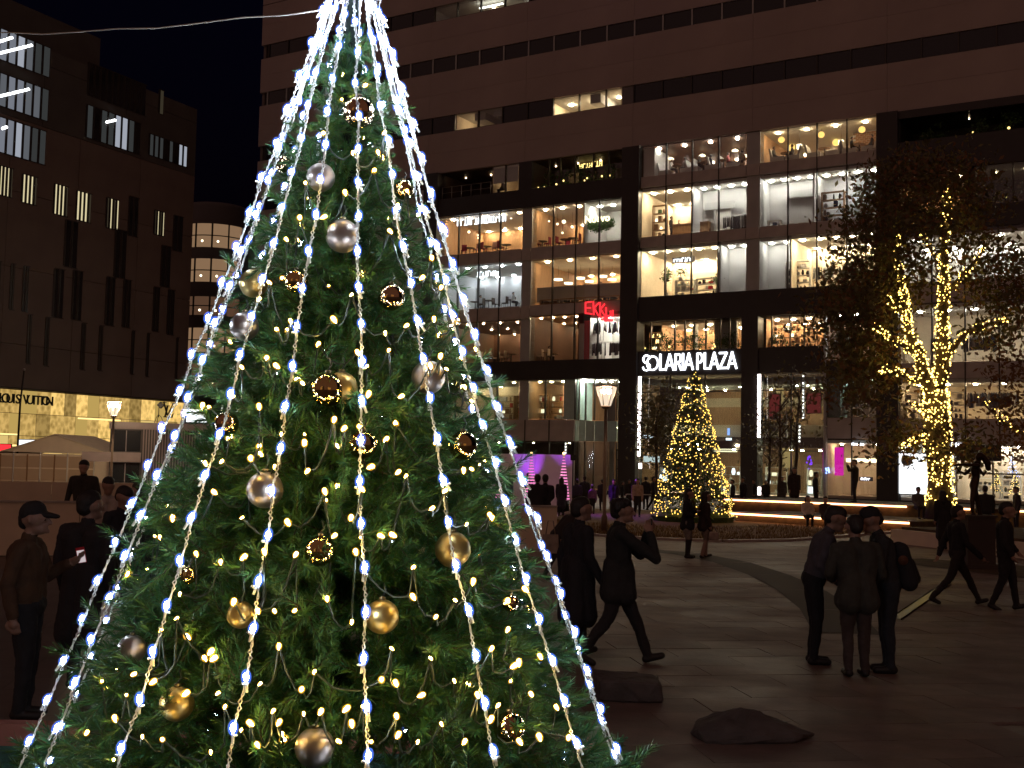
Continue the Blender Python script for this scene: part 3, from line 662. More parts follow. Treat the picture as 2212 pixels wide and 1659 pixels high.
# rounded glass stair tower and plain block behind
M['tower'] = mat('tower_wall', (.11,.10,.10), .7, var=.1, vscale=.3)
M['towerglow'] = glow('tower_glow', (1.0,.60,.33), .24); M['towerdim'] = glow('tower_glow_dim', (1.0,.52,.30), .09)
tc_ = atd(446, 984, 134); RT = 3.9
tw = thing('round_tower', 'rounded glass corner tower with five warm lit window bands behind the dark store', 'building', (tc_.x, tc_.y, 0))
mb = MB(); mb.lathe([(RT, 0), (RT, 30.5), (RT - .4, 31)], n=32, smooth=True); mb.build('tower_wall', M['tower'], tw)
for yt, yb, k in ((482, 533, 'towerglow'), (558, 608, 'towerglow'), (640, 680, 'towerdim'), (708, 760, 'towerglow'), (785, 840, 'towerdim')):
    z1, z0 = atd(446, yt, 130).z, atd(446, yb, 130).z
    for i in range(5):
        a0, a1 = R(-160 + 27 * i + 1), R(-160 + 27 * (i + 1) - 1)
        w = MB(); ps = [a0 + (a1 - a0) * j / 3 for j in range(4)]
        w.add([((RT + .04) * math.cos(q), (RT + .04) * math.sin(q), z) for z in (z0, z1) for q in ps], [(j, j + 1, j + 5, j + 4) for j in range(3)])
        o = w.build('window_pane', M[k], tw)
        m2 = MB(); m2.tube([((RT + .08) * math.cos(a1), (RT + .08) * math.sin(a1), z0), ((RT + .08) * math.cos(a1), (RT + .08) * math.sin(a1), z1)], .07, 4); m2.build('mullion', M['dkmetal'], tw)
    m2 = MB(); m2.tube([((RT + .07) * math.cos(R(-160 + 13.5 * i)), (RT + .07) * math.sin(R(-160 + 13.5 * i)), (z0 + z1) / 2) for i in range(11)], .06, 4); m2.build('transom', M['dkmetal'], tw)
    m2 = MB()
    for q in (-125, -95, -70): m2.ball(((RT + .12) * math.cos(R(q)), (RT + .12) * math.sin(R(q)), z0 + .25 * (z1 - z0)), .14, 6, 4)
    tag(m2.build('wall_lamps', M['e_cream'], tw), kind='stuff')
bk = atd(485, 984, 140)
b2 = thing('plain_block', 'plain grey windowless block between the round tower and the beige building', 'building', (bk.x, bk.y, 0))
for i in range(4): MB().box(-1 + .02, 14 - .02, 0, 12, i * 7.6 + .02, i * 7.6 + 7.58).build('wall_band', M['tower'], b2)
# small bright kiosk sign
bs = thing('sign_box', 'bright white illuminated box sign beyond the slatted cabin roof', 'sign', atd(424, 912, 98))
MB().box(-.85, .85, 0, .3, 0, 1.1).build('light_panel', M['e_poster'], bs); MB().box(-.9, .9, -.02, .32, -.08, 0).build('sign_frame', M['dkmetal'], bs); MB().box(-.9, .9, -.02, .32, 1.1, 1.18).build('sign_frame', M['dkmetal'], bs)
MB().box(-.1, .1, .1, .2, -5, -.08).build('post', M['dkmetal'], bs)

# ------------------------------------------------------------------ slatted cabin, tent, low walls on the left
cb0 = atd(236, 981, 60); CB = thing('slatted_cabin', 'dark cabin clad in vertical slats with two windows and a side sign board', 'cabin', (cb0.x, cb0.y, 0), R(14))
H = atd(236, 911, 60).z
M['slat'] = mat('slat_metal', (.20,.15,.15), .5, var=.1, vscale=2); M['slatdk'] = mat('cabin_wall', (.045,.035,.035), .7)
MB().box(0, 6.2, .06, 3, 0, H - .35).build('cabin_wall', M['slatdk'], CB)
MB().box(-.05, 6.3, -.12, 3.1, H - .35, H).build('roof', M['slat'], CB)
for i in range(34): 
    k = 'slat'
    if k not in _cache: _cache[k] = MB().box(0, .055, -.04, .06, 0, H - 1.0).mesh('slat', M['slat'])
    if 1 or i % 9: link('slat', _cache[k], CB, (1.62 + i * .135, 0, .65))
for z0, z1, gl in ((H - 1.5, H - .42, 1), (.6, H - 2.1, 1)):
    w = MB().box(.1, 1.5, .02, .05, z0, z1).build('window', M['darkglass'], CB); MB().box(.78, .82, -.01, .02, z0, z1).build('window_bar', M['slat'], w)
MB().box(-1.3, 1.55, -.25, .02, H - 2.05, H - 1.55).build('sign_board', M['slat'], CB)
MB().box(0, 6.2, -.1, .05, 0, .62).build('hedge_box', mat('green_mesh', (.01,.035,.02), .8), CB)
tl = thing('tripod_lamp', 'dark lamp head on a spindly tripod standing on the cabin roof', 'lamp', atd(342, 914, 60.8))
mb = MB(); mb.tube([(0, 0, .3), (0, 0, .9)], .02, 5); mb.build('stand', M['dkmetal'], tl)
for q in (0, 2.1, 4.2): m2 = MB(); m2.tube([(0, 0, .45), (.15 * math.cos(q), .15 * math.sin(q), .3), (.27 * math.cos(q), .27 * math.sin(q), .0)], .015, 5); m2.build('leg', M['dkmetal'], tl)
MB().box(-.13, .13, -.1, .1, 0, .24, M=Matrix.Translation((0, 0, .85)) @ Matrix.Rotation(R(45), 4, 'Y')).build('lamp_head', M['dkmetal'], tl)
tp = atd(118, 979, 64); TN = thing('event_tent', 'cream gabled event tent with grid windows along its side', 'tent', (tp.x, tp.y, 0))
zpk, zev = atd(118, 940, 64).z, atd(233, 979, 64).z
M['tent'] = mat('tent_fabric', (.82,.70,.54), .8, var=.06, vscale=2, bump=.1, bscale=5)
hw = 3.05
mb = MB(); mb.prism([(-hw, zev), (hw, zev - .1), (0, zpk)], 0, .06); mb.build('gable', M['tent'], TN)
for s in (-1, 1):
    mb = MB(); mb.add([(0, -.1, zpk + .03), (s * (hw + .1), -.1, zev - .12), (s * (hw + .1), 6, zev - .12), (0, 6, zpk + .03), (0, -.1, zpk + .07), (s * (hw + .1), -.1, zev - .08), (s * (hw + .1), 6, zev - .08), (0, 6, zpk + .07)], [(0,1,2,3),(7,6,5,4),(0,4,5,1),(1,5,6,2),(2,6,7,3),(3,7,4,0)]); mb.build('roof_panel', M['tent'], TN)
MB().box(-hw, hw, .02, .08, 0, zev - .1).build('front_wall', M['tent'], TN)
MB().box(hw - .06, hw, .08, 6, 0, zev - .15).build('side_wall', M['tent'], TN)
M['tentwin'] = mat('tent_window_film', (.58,.43,.29), .4)
for i in range(7):
    for j in range(2):
        k = 'tw'
        if k not in _cache: _cache[k] = MB().box(0, .66, -.02, .018, 0, .62).mesh('window_pane', M['tentwin'])
        link('window_pane', _cache[k], TN, (-2.9 + i * .74, 0, zev - 1.55 + j * .70))
for i in range(8): 
    k = 'twb'
    if k not in _cache: _cache[k] = MB().box(0, .05, -.04, .018, 0, 1.45).mesh('window_bar', M['wood'])
    if i % 2 == 0: link('window_bar', _cache[k], TN, (-2.97 + i * .74, 0, zev - 1.6))
MB().box(-hw, hw, -.05, .015, zev - 1.75, zev - 1.62).build('skirt_rail', M['wood'], TN)
for x in (-2.2, -.74, .74, 2.2): m2 = MB(); m2.tube([(x, -.06, 0), (x, -.06, zev)], .035, 6); m2.build('tent_pole', M['white'], TN)
def wallseg(name, label, a, b, h, th, m, cap=True):
    w = thing(name, label, 'wall'); t = (b - a).normalized(); nb = Vector((-t.y, t.x, 0)); L = (b - a).length; k = max(1, round(L / 2.4))
    for i in range(k):
        p0, p1 = a + t * (L * i / k + .008), a + t * (L * (i + 1) / k - .008)
        def bx(z0, z1, w0, w1, nm, mm):
            mb = MB(); q = [p0 + nb * w0, p1 + nb * w0, p1 + nb * w1, p0 + nb * w1]
            mb.add([(p.x, p.y, z0) for p in q] + [(p.x, p.y, z1) for p in q], [(3,2,1,0),(4,5,6,7),(0,1,5,4),(1,2,6,5),(2,3,7,6),(3,0,4,7)]); mb.build(nm, mm, w)
        bx(0, h - .04, 0, th, 'wall_panel', M[m])
        if cap: bx(h - .038, h, -.03, th + .03, 'coping_stone', M['kerb'])
    return w
v0 = lambda x, D: Vector((atd(x, 990, D).x, D, 0))
wallseg('low_wall', 'long low cream wall running behind the big lit tree', v0(-60, 25.5), v0(1206, 29.5), 1.19, .3, 'cream')
wallseg('barrier_wall', 'pale barrier wall behind the guard in the beanie', v0(-80, 36), v0(640, 40), 1.38, .2, 'cream', False)
MB_ = MB(); a, b = v0(1060, 28.9), v0(1206, 29.3); MB_.box(a.x, b.x, a.y - .6, a.y - .02, 0, .14); tag(MB_.build('wall_plinth', M['kerb']), 'low stone ledge at the foot of the cream wall right of the tree', 'ledge')
pw = wallseg('backdrop_wall', 'tall pale wall washed with purple light behind the glowing cone trees', v0(1000, 60), v0(1238, 57), 2.72, .2, 'white', False)
# ------------------------------------------------------------------ street lamps
M['lampglass'] = veil('lantern_glass', (1.0,.82,.62), 1.6, .35)
M['lampbulb'] = glow('lantern_bulb', (1.0,.66,.38), 200); M['lampbulb2'] = glow('torch_bulb', (1.0,.74,.46), 1700)
M['pole'] = mat('lamp_post_paint', (.16,.11,.075), .45, .3)
def street_lamp(label, loc, h, short=False):
    o = thing('street_lamp', label, 'street lamp', loc, 0, 'street lamps with trumpet lanterns')
    mb = MB(); mb.lathe([(.11, 0), (.11, .5), (.065, .6), (.055, h - .75)], n=10); mb.build('post', M['pole'], o)
    mb = MB(); mb.lathe([(.10, h - .75), (.15, h - .70), (.15, h - .66), (.10, h - .64)], n=10); mb.build('collar', M['pole'], o)
    mb = MB(); mb.lathe([(.17, h - .64), (.34, h - .12), (.36, h - .02)], n=6, smooth=False); mb.build('lantern', M['lampglass'], o)
    for q in range(4):
        m2 = MB(); m2.ball((.13 * math.cos(q * PI/2 + .4), .13 * math.sin(q * PI/2 + .4), h - .16), .075, 8, 6); m2.build('bulb', M['lampbulb2' if h < 5 and loc[1] > 50 else 'lampbulb'], o)
    for q in range(6):
        m2 = MB(); c, s = math.cos(q * PI/3), math.sin(q * PI/3); m2.tube([(.172*c, .172*s, h - .64), (.365*c, .365*s, h)], .012, 4); m2.build('lantern_rib', M['pole'], o)
    mb = MB(); mb.lathe([(.37, h - .01), (.38, h + .02), (.12, h + .05)], n=6, smooth=False); mb.build('lantern_cap', M['pole'], o)
    return o
g1 = gnd(1305, 1150); street_lamp('tall lit street lamp behind the two men walking, left of the small lit fir', g1, atd(1305, 835, g1.y).z)
t1 = atd(247, 868, 55); street_lamp('lit street lamp with dark post in front of the slatted cabin', Vector((t1.x, 55, 0)), t1.z)
fp = thing('flag_pole', 'thin dark pole standing in front of the golden shop wall', 'pole', Vector((v0(36, 66).x, 66, 0)))
mb = MB(); mb.tube([(0, 0, 0), (.05, 0, 5), (.18, 0, atd(42, 800, 66).z)], [.07, .06, .045], 8); mb.build('shaft', M['dkmetal'], fp); mb = MB(); mb.lathe([(.16, 0), (.16, .06), (.08, .1)], n=10); mb.build('base', M['dkmetal'], fp)
mb = MB(); mb.ball((.18, 0, atd(42, 800, 66).z + .05), .08, 8, 6); mb.build('finial', M['steel'], fp)
def kiosk(name, label, x, y, D, w, h, m):
    o = thing(name, label, 'sign', atd(x, y, D)); MB().box(-w/2, w/2, 0, .12, -h/2, h/2).build('light_panel', m, o); MB().box(-w/2 - .05, w/2 + .05, .12, .2, -h/2 - .05, h/2 + .05).build('sign_frame', M['dkmetal'], o)
    MB().box(-.06, .06, .2, .3, -atd(x, y, D).z, -h/2).build('post', M['dkmetal'], o)
kiosk('shop_sign', 'small white glowing sign above the tent roof at the far left', 58, 956, 78, 1.3, .35, M['e_poster']); kiosk('shop_sign', 'red glowing sign beside the tent roof at the left picture edge', 2, 968, 72, 1.1, .45, M['e_red'])
#--PART4--
# ------------------------------------------------------------------ the big lit tree in the foreground
TD = 4.4
pa, pb = atd(768, 10, TD), atd(707, 1640, TD)
TC = Vector(((pa.x + pb.x) / 2, TD, 0))
RZ0, RZ1, ZT0, ZT1 = 1.083, .096, pb.z, pa.z
def RS(z): return RZ0 + (z - ZT0) * (RZ1 - RZ0) / (ZT1 - ZT0)      # radius of the cone of light strands
def ndl(name, c1, c2):
    m = mat(name, c1, .5, spec=.22); nt = m.node_tree; p = nt.nodes['Principled BSDF']
    tc = nt.nodes.new('ShaderNodeTexCoord'); nz = nt.nodes.new('ShaderNodeTexNoise'); nz.inputs['Scale'].default_value = 9
    rp = nt.nodes.new('ShaderNodeValToRGB'); rp.color_ramp.elements[0].color = (*c1, 1); rp.color_ramp.elements[1].color = (*c2, 1); rp.color_ramp.elements[0].position = .35; rp.color_ramp.elements[1].position = .65
    nt.links.new(tc.outputs['Object'], nz.inputs[0]); nt.links.new(nz.outputs[0], rp.inputs[0]); nt.links.new(rp.outputs[0], p.inputs['Base Color'])
    p.inputs['Subsurface Weight'].default_value = 0
    return m
M['needle'] = ndl('fir_needle', (.022,.085,.022), (.070,.135,.022)); M['needle2'] = ndl('fir_needle_blue', (.014,.085,.034), (.035,.125,.045)); M['bark'] = mat('branch_wire', (.05,.035,.02), .8)
def branch_mesh(seed, L=.46, ntw=7, npt=62, nl=.047, nwid=.0056):
    g = random.Random(seed); mb = MB()
    def twig(p0, p1, droop):
        ax = (p1 - p0); ln = ax.length; t = ax.normalized(); a = t.orthogonal().normalized(); b = t.cross(a)
        mid = p0.lerp(p1, .5) + Vector((0, 0, droop)); pts = [p0, mid, p1]
        mb.tube(pts, [.004, .0035, .002], 3, 2, False)
        k = max(8, int(npt * ln / .18))
        for i in range(k):
            f = .06 + .94 * i / k; q = i * 2.39996 + g.uniform(-.3, .3)
            base = p0.lerp(mid, f * 2) if f < .5 else mid.lerp(p1, f * 2 - 1)
            o = a * math.cos(q) + b * math.sin(q)
            ang = g.uniform(.45, .85) if f < .92 else g.uniform(.15, .6)
            d = (t * math.cos(ang) + o * math.sin(ang)).normalized() * nl * g.uniform(.75, 1.15) * (1 if f < .9 else .85)
            s = t.cross(d).normalized() * nwid * .5
            if g.random() < .5: s = (s + o * .0).copy()
            tip = base + d + Vector((0, 0, g.uniform(-.004, .004)))
            mb.add([base - s, base + s, tip + s * .25, tip - s * .25], [(0, 1, 2, 3)], 0 if g.random() < .7 else 1)
    tip = Vector((L, 0, g.uniform(-.02, .03)))
    twig(Vector((L * .15, 0, 0)), tip, .01)
    for i in range(ntw):
        f = .2 + .7 * i / ntw; q = (0 if i % 2 else PI) + g.uniform(-.55, .55) + (PI/2 if i % 5 == 4 else 0); s = (1.1 - f * .6)
        base = tip * f
        d = Vector((math.cos(.75), math.sin(.75) * math.cos(q), math.sin(.75) * math.sin(q) * .75))
        twig(base, base + d * g.uniform(.18, .25) * s, g.uniform(-.01, .015))
    return mb.mesh('branch', [M['needle'], M['needle2'], M['bark']])
BR = [branch_mesh(i) for i in range(5)]
tree = thing('christmas_tree', 'tall artificial fir hung with white light strands and gold baubles in the foreground', 'tree', TC)
mb = MB(); mb.tube([(0, 0, .9), (0, 0, 4.25)], [.05, .022], 8); mb.build('trunk', mat('dark_trunk_wrap', (.006,.009,.007), .9, spec=.1), tree)
for q, r in ((-2.0, .34), (-1.2, .42), (-.5, .5), (-2.6, .46), (-1.6, .2)):
    mb = MB(); zt = 3.4 - r; mb.tube([(r * math.cos(q) * 1.3, r * math.sin(q) * 1.3, .95), (r * math.cos(q) * .35, r * math.sin(q) * .35, zt)], .009, 5); mb.build('support_rod', M['dkmetal'], tree)
camdir = math.atan2(-TC.y, -TC.x)
plan = []
z = .98; i = 0
zz = [ ]
N = 640
for i in range(N):
    f = (i + .5) / N; zt_ = ZT1 - .10; zb = .98
    # density in proportion to the radius
    r0, r1 = RS(zb), RS(zt_); s = r0 - math.sqrt(r0 * r0 - f * (r0 * r0 - r1 * r1)); z = zb + s / (r0 - r1) * (zt_ - zb)
    q = i * 2.399963 + rnd.uniform(-.12, .12)
    vis = math.cos(q - camdir - .05)
    sc = min(1.0, .42 + RS(z) * .75) * rnd.uniform(.72, 1.12)
    plan.append((vis, z, q, sc))
plan.sort(key=lambda t: -t[0])
def bmatrix(z, q, sc, inner=0):
    rr = max(.0, RS(z) - .05 + rnd.uniform(-.15, .05) - inner)
    if z < 1.30: rr += .75 * (1.30 - z)
    el = rnd.uniform(-.25, .5) + (.5 if z > 3.7 else 0)
    m = Matrix.Rotation(q, 4, 'Z') @ Matrix.Rotation(-el, 4, 'Y') @ Matrix.Rotation(rnd.uniform(0, 6.28), 4, 'X') @ Matrix.Diagonal((sc, sc, sc, 1))
    tip = Vector((rr * math.cos(q), rr * math.sin(q), z)); off = m @ Vector((.46, 0, 0))
    m.translation = tip - off
    return m
for vis, z, q, sc in plan[:300]:
    o = link('branch', BR[rnd.randrange(5)], tree); o.matrix_local = bmatrix(z, q, sc)
def joined(name, items, meshes, mats, parent):
    vs, fs, mi = [], [], []; nv = 0
    for m, k in items:
        me = meshes[k]; n = len(me.vertices); co = np.empty(n * 3, np.float32); me.vertices.foreach_get('co', co); co = co.reshape(-1, 3)
        A = np.array(m); vs.append(co @ A[:3, :3].T + A[:3, 3])
        if not hasattr(joined, 'c'): joined.c = {}
        if me.name not in joined.c: joined.c[me.name] = ([tuple(p.vertices) for p in me.polygons], [p.material_index for p in me.polygons])
        F, P = joined.c[me.name]; fs.extend([tuple(i + nv for i in f) for f in F]); mi.extend(P); nv += n
    me = bpy.data.meshes.new(name); me.from_pydata(np.concatenate(vs).tolist(), [], fs)
    for m in mats: me.materials.append(m)
    me.polygons.foreach_set('material_index', mi); me.update()
    return link(name, me, parent)
its = [(bmatrix(z, q, sc), rnd.randrange(5)) for vis, z, q, sc in plan[300:640]] + [(bmatrix(z, q + rnd.uniform(-.3, .3), sc, rnd.uniform(.18, .36)), rnd.randrange(5)) for vis, z, q, sc in plan[:220]]
tag(joined('foliage', its, BR, [M['needle'], M['needle2'], M['bark']], tree), kind='stuff')
# planter box the tree stands in
pb_ = thing('tree_planter', 'low box with red brown rim and green turf top holding the big lit tree', 'planter')
x0, x1, y0, y1, zt = TC.x - 2.2, TC.x + 1.05, TD - 1.2, TD + 1.35, .86
MB().box(x0, x1, y0, y1, -.02, zt - .03).build('box_wall', mat('planter_green', (.01,.06,.045), .7, var=.2), pb_)
MB().box(x0 + .1, x1 - .1, y0 + .1, y1 - .1, zt - .03, zt).build('turf', mat('green_turf', (.015,.075,.05), .95, var=.4, vscale=30, bump=.6, bscale=120), pb_)
for a in ((x0, x1, y1 - .09, y1, 0), (x0, x1, y0, y0 + .09, 0), (x0, x0 + .09, y0 + .095, y1 - .095, 0), (x1 - .09, x1, y0 + .095, y1 - .095, 0)):
    MB().box(*a[:4], zt - .02, zt + .10).build('rim_board', mat('rim_paint', (.30,.10,.07), .6, var=.15), pb_)

# white light strands
M['led'] = glow('white_led', (.70,.83,1.0), 150); M['ledveil'] = veil('led_halo', (.10,.22,1.0), 3.6, .13)  # bluish outer shell paints the lens halo round each LED, no real part
M['ledcap'] = mat('led_cap', (.72,.72,.66), .4); M['cable'] = mat('clear_cable', (.80,.80,.78), .25, spec=.8)
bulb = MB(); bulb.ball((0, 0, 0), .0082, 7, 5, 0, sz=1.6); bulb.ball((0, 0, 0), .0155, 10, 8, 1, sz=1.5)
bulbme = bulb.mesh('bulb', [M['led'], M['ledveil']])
capme = MB().tube([(0, 0, .014), (0, 0, .045)], [.0055, .0045], 5).tube([(.006, 0, .022), (.016, 0, .02)], .004, 5).mesh('bulb_cap', M['ledcap'])
ZA = ZT1 + .12
names = ['second', 'third', 'fourth', 'fifth', 'sixth', 'seventh', 'eighth']
def strand(ph, label, jit):
    q = camdir + ph
    st = thing('light_strand', label, 'light strand', TC, 0, 'white light strands hung down the big tree')
    zb = 1.02 + rnd.uniform(-.05, .03)
    p0 = Vector((max(.05, RS(ZA)) * math.cos(q), max(.05, RS(ZA)) * math.sin(q), ZA)); p1 = Vector((RS(zb) * math.cos(q + jit), RS(zb) * math.sin(q + jit), zb))
    L = (p1 - p0).length; n = int(L / .138); ax = (p1 - p0).normalized(); out = Vector((math.cos(q), math.sin(q), 0)); sd = ax.cross(out).normalized()
    ph_ = rnd.uniform(0, .9); knots = []
    for i in range(n + 1):
        f = min(1, (i + ph_) / n); p = p0.lerp(p1, f) + sd * rnd.uniform(-.009, .009) + out * (rnd.uniform(-.006, .006) - .035 * math.sin(PI * f)); knots.append(p)
    for s in (0, PI):
        mb = MB(); pts = []
        for a, b in zip(knots[:-1], knots[1:]):
            for k in range(8):
                f = k / 8; w = (f * 3.2) * 2 * PI + s; r = .0034 + (.004 * math.sin(PI * f) if s else 0)
                pts.append(a.lerp(b, f) + sd * math.cos(w) * r + out * math.sin(w) * r)
        pts.append(knots[-1]); mb.tube(pts, .0027, 4, 0, False); mb.build('cable', M['cable'], st)
    up = ax.to_track_quat('Z', 'Y')
    for p in knots:
        tl_ = Euler((rnd.uniform(-.35, .35), rnd.uniform(-.35, .35), rnd.uniform(0, 6))).to_quaternion()
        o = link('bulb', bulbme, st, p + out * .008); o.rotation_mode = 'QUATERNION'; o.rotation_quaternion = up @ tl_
        o2 = link('bulb_cap', capme, o)
phs = [R(6.5 + 22.5 * k) for k in range(-8, 8)]
for k, ph in zip(range(-8, 8), phs):
    jit = {-4: .06, -3: 0, 4: -.05}.get(k, 0) + rnd.uniform(-.02, .02)
    if k == 0: lb = 'white light strand running straight down the front middle of the big tree'
    elif abs(k) <= 4: lb = 'white light strand on the big tree, %s to the %s of the middle one' % ({1: 'first', 2: 'second', 3: 'third', 4: 'fourth'}[abs(k)], 'left' if k < 0 else 'right')
    else: lb = 'white light strand round the back of the big tree, %s from its middle, %s side' % ({5: 'fifth', 6: 'sixth', 7: 'seventh', 8: 'last'}[abs(k)], 'left' if k < 0 else 'right')
    # camera looks along +y: a positive turn about z from camdir goes to the right in the picture
    strand(ph, lb, jit)
# a few extra short strands crowding the top
for k, ph in enumerate((-1.0, .95)):
    q = camdir + ph
    st = thing('light_strand', 'short white light strand %s at the crowded top of the big tree' % ('left of the middle', 'right of the middle')[k], 'light strand', TC, 0, 'short light strands at the tree top')
    p0 = Vector((.07 * math.cos(q), .07 * math.sin(q), ZA)); zb = 3.45 - .1 * (k % 3); p1 = Vector(((RS(zb) - .03) * math.cos(q), (RS(zb) - .03) * math.sin(q), zb))
    mb = MB(); mb.tube([p0, p0.lerp(p1, .5) + Vector((0, 0, -.01)), p1], .003, 4); mb.build('cable', M['cable'], st)
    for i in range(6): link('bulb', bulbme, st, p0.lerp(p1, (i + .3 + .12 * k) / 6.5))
# dark tie and loose ends at the very top
tt = thing('tree_topper_tie', 'dark bundle of looped cables tying the light strands at the tree top', 'cable tie', TC)
mb = MB(); mb.lathe([(.085, ZA - .02), (.095, ZA + .02), (.085, ZA + .06)], n=12); mb.build('band', M['dkmetal'], tt)
for i in range(9):
    q = i * .7; mb = MB(); r = .085; mb.tube([(r * math.cos(q), r * math.sin(q), ZA + .03), ((r + .03) * math.cos(q + .2), (r + .03) * math.sin(q + .2), ZA - .05), ((r + .015) * math.cos(q + .35), (r + .015) * math.sin(q + .35), ZA - .13), (r * math.cos(q + .5), r * math.sin(q + .5), ZA - .02)], .004, 4); mb.build('cable_loop', M['cable'], tt)
# warm fairy lights woven through the branches
M['warm'] = glow('warm_bulb', (1.0,.66,.17), 150); M['warmveil'] = veil('warm_halo', (1.0,.52,.04), 3.4, .15)  # amber outer shell is a painted halo round each warm bulb
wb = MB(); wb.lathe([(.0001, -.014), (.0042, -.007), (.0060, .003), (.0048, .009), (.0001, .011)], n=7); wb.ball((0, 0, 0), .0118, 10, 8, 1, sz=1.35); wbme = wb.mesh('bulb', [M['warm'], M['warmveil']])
M['gcable'] = mat('dark_green_cable', (.012,.02,.012), .4)
fs = thing('fairy_lights', 'warm yellow fairy lights on dark cable woven through the big tree', 'fairy lights', TC)
px_list = [(815,332),(765,330),(828,290),(880,415),(910,600),(940,688),(985,690),(600,715),(625,690),(525,795),(600,790),(575,775),(655,960),(720,905),(745,925),(868,855),(930,790),(955,772),(965,800),(1000,835),(1020,870),(1025,755),(862,1020),(875,1025),(705,1080),(700,1060),(760,1120),(725,960),(800,850),(650,830),(770,760),(840,755),(560,880),(605,940),(540,990),(590,1010),(520,1120),(530,1200),(575,1195),(720,1160),(765,1190),(825,1155),(1000,1020),(1010,1130),(1060,1115),(1020,1015),(890,1225),(890,1290),(1025,1255),(980,1300),(935,1100),(960,1060),(845,1155),(390,1285),(385,1335),(420,1195),(440,1420),(455,1405),(465,1420),(270,1500),(245,1555),(335,1470),(345,1365),(350,1600),(310,1590),(400,1500),(470,1500),(485,1530),(540,1560),(590,1535),(605,1560),(610,1590),(650,1490),(660,1545),(750,1530),(780,1525),(825,1470),(850,1400),(860,1550),(862,1585),(950,1560),(985,1470),(1030,1500),(1010,1480),(1075,1520),(1110,1435),(1100,1360),(1120,1430),(1060,1550),(1000,1600),(690,1540),(560,1610),(455,1625),(520,1580),(735,1600),(760,1565),(1150,1500),(1165,1420),(1095,1300),(1135,1275),(700,470),(660,395),(745,420),(810,370),(860,440),(840,500),(905,465),(620,520),(650,470),(580,610),(560,650),(880,700),(830,720),(760,640),(720,690),(950,620),(930,560),(690,740),(800,1010),(780,1060),(660,1020),(480,1000),(460,1060),(440,1000),(500,860),(480,1215),(620,1130),(640,1200),(600,1400),(705,1290),(760,1340),(940,1330),(930,1420),(910,1500),(1060,1400),(1200,1530),(1230,1590),(185,1580),(220,1470),(290,1460),(505,1300),(560,1320),(640,1320),(680,1450),(560,1480),(800,1600),(905,1600),(1120,1600),(1165,1590)]
def hitcone(x, y, off):
    d = ray(x, y).normalized(); best = None
    for i in range(500):
        p = Vector((0, 0, CAM_Z)) + d * (2.6 + i * .008); r = math.hypot(p.x - TC.x, p.y - TC.y)
        e = r - (RS(p.z) + off)
        if e <= 0: return p
        if best is None or e < best[0]: best = (e, p)
    return best[1]
wp = [hitcone(x + rnd.uniform(-4, 4), y + rnd.uniform(-4, 4), rnd.choice((-.02, .0, -.05, .01))) - TC for x, y in px_list]
for k in range(80):
    q = camdir + rnd.uniform(-1.9, 1.9); z = 1.0 + 2.9 * rnd.random() ** 1.5; r = max(.03, RS(z) - rnd.uniform(.1, .22)); wp.append(Vector((r * math.cos(q), r * math.sin(q), z)))
for p in wp:
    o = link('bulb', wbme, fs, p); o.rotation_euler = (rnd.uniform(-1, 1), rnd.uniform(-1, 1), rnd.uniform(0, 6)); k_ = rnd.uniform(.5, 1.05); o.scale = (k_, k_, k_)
wp.sort(key=lambda p: (int(p.z / .22), math.atan2(p.y, p.x) * (1 if int(p.z / .22) % 2 else -1)))
for a, b in zip(wp[:-1], wp[1:]):
    if (a - b).length < .5:
        m = a.lerp(b, .5); m.z -= .05; m.x *= .95; m.y *= .95
        mb = MB(); mb.tube([a * 1, a.lerp(m, .6) + Vector((0, 0, -.015)), m, b.lerp(m, .6) + Vector((0, 0, -.015)), b], .0035, 4, 0, False); mb.build('cable', M['gcable'], fs)
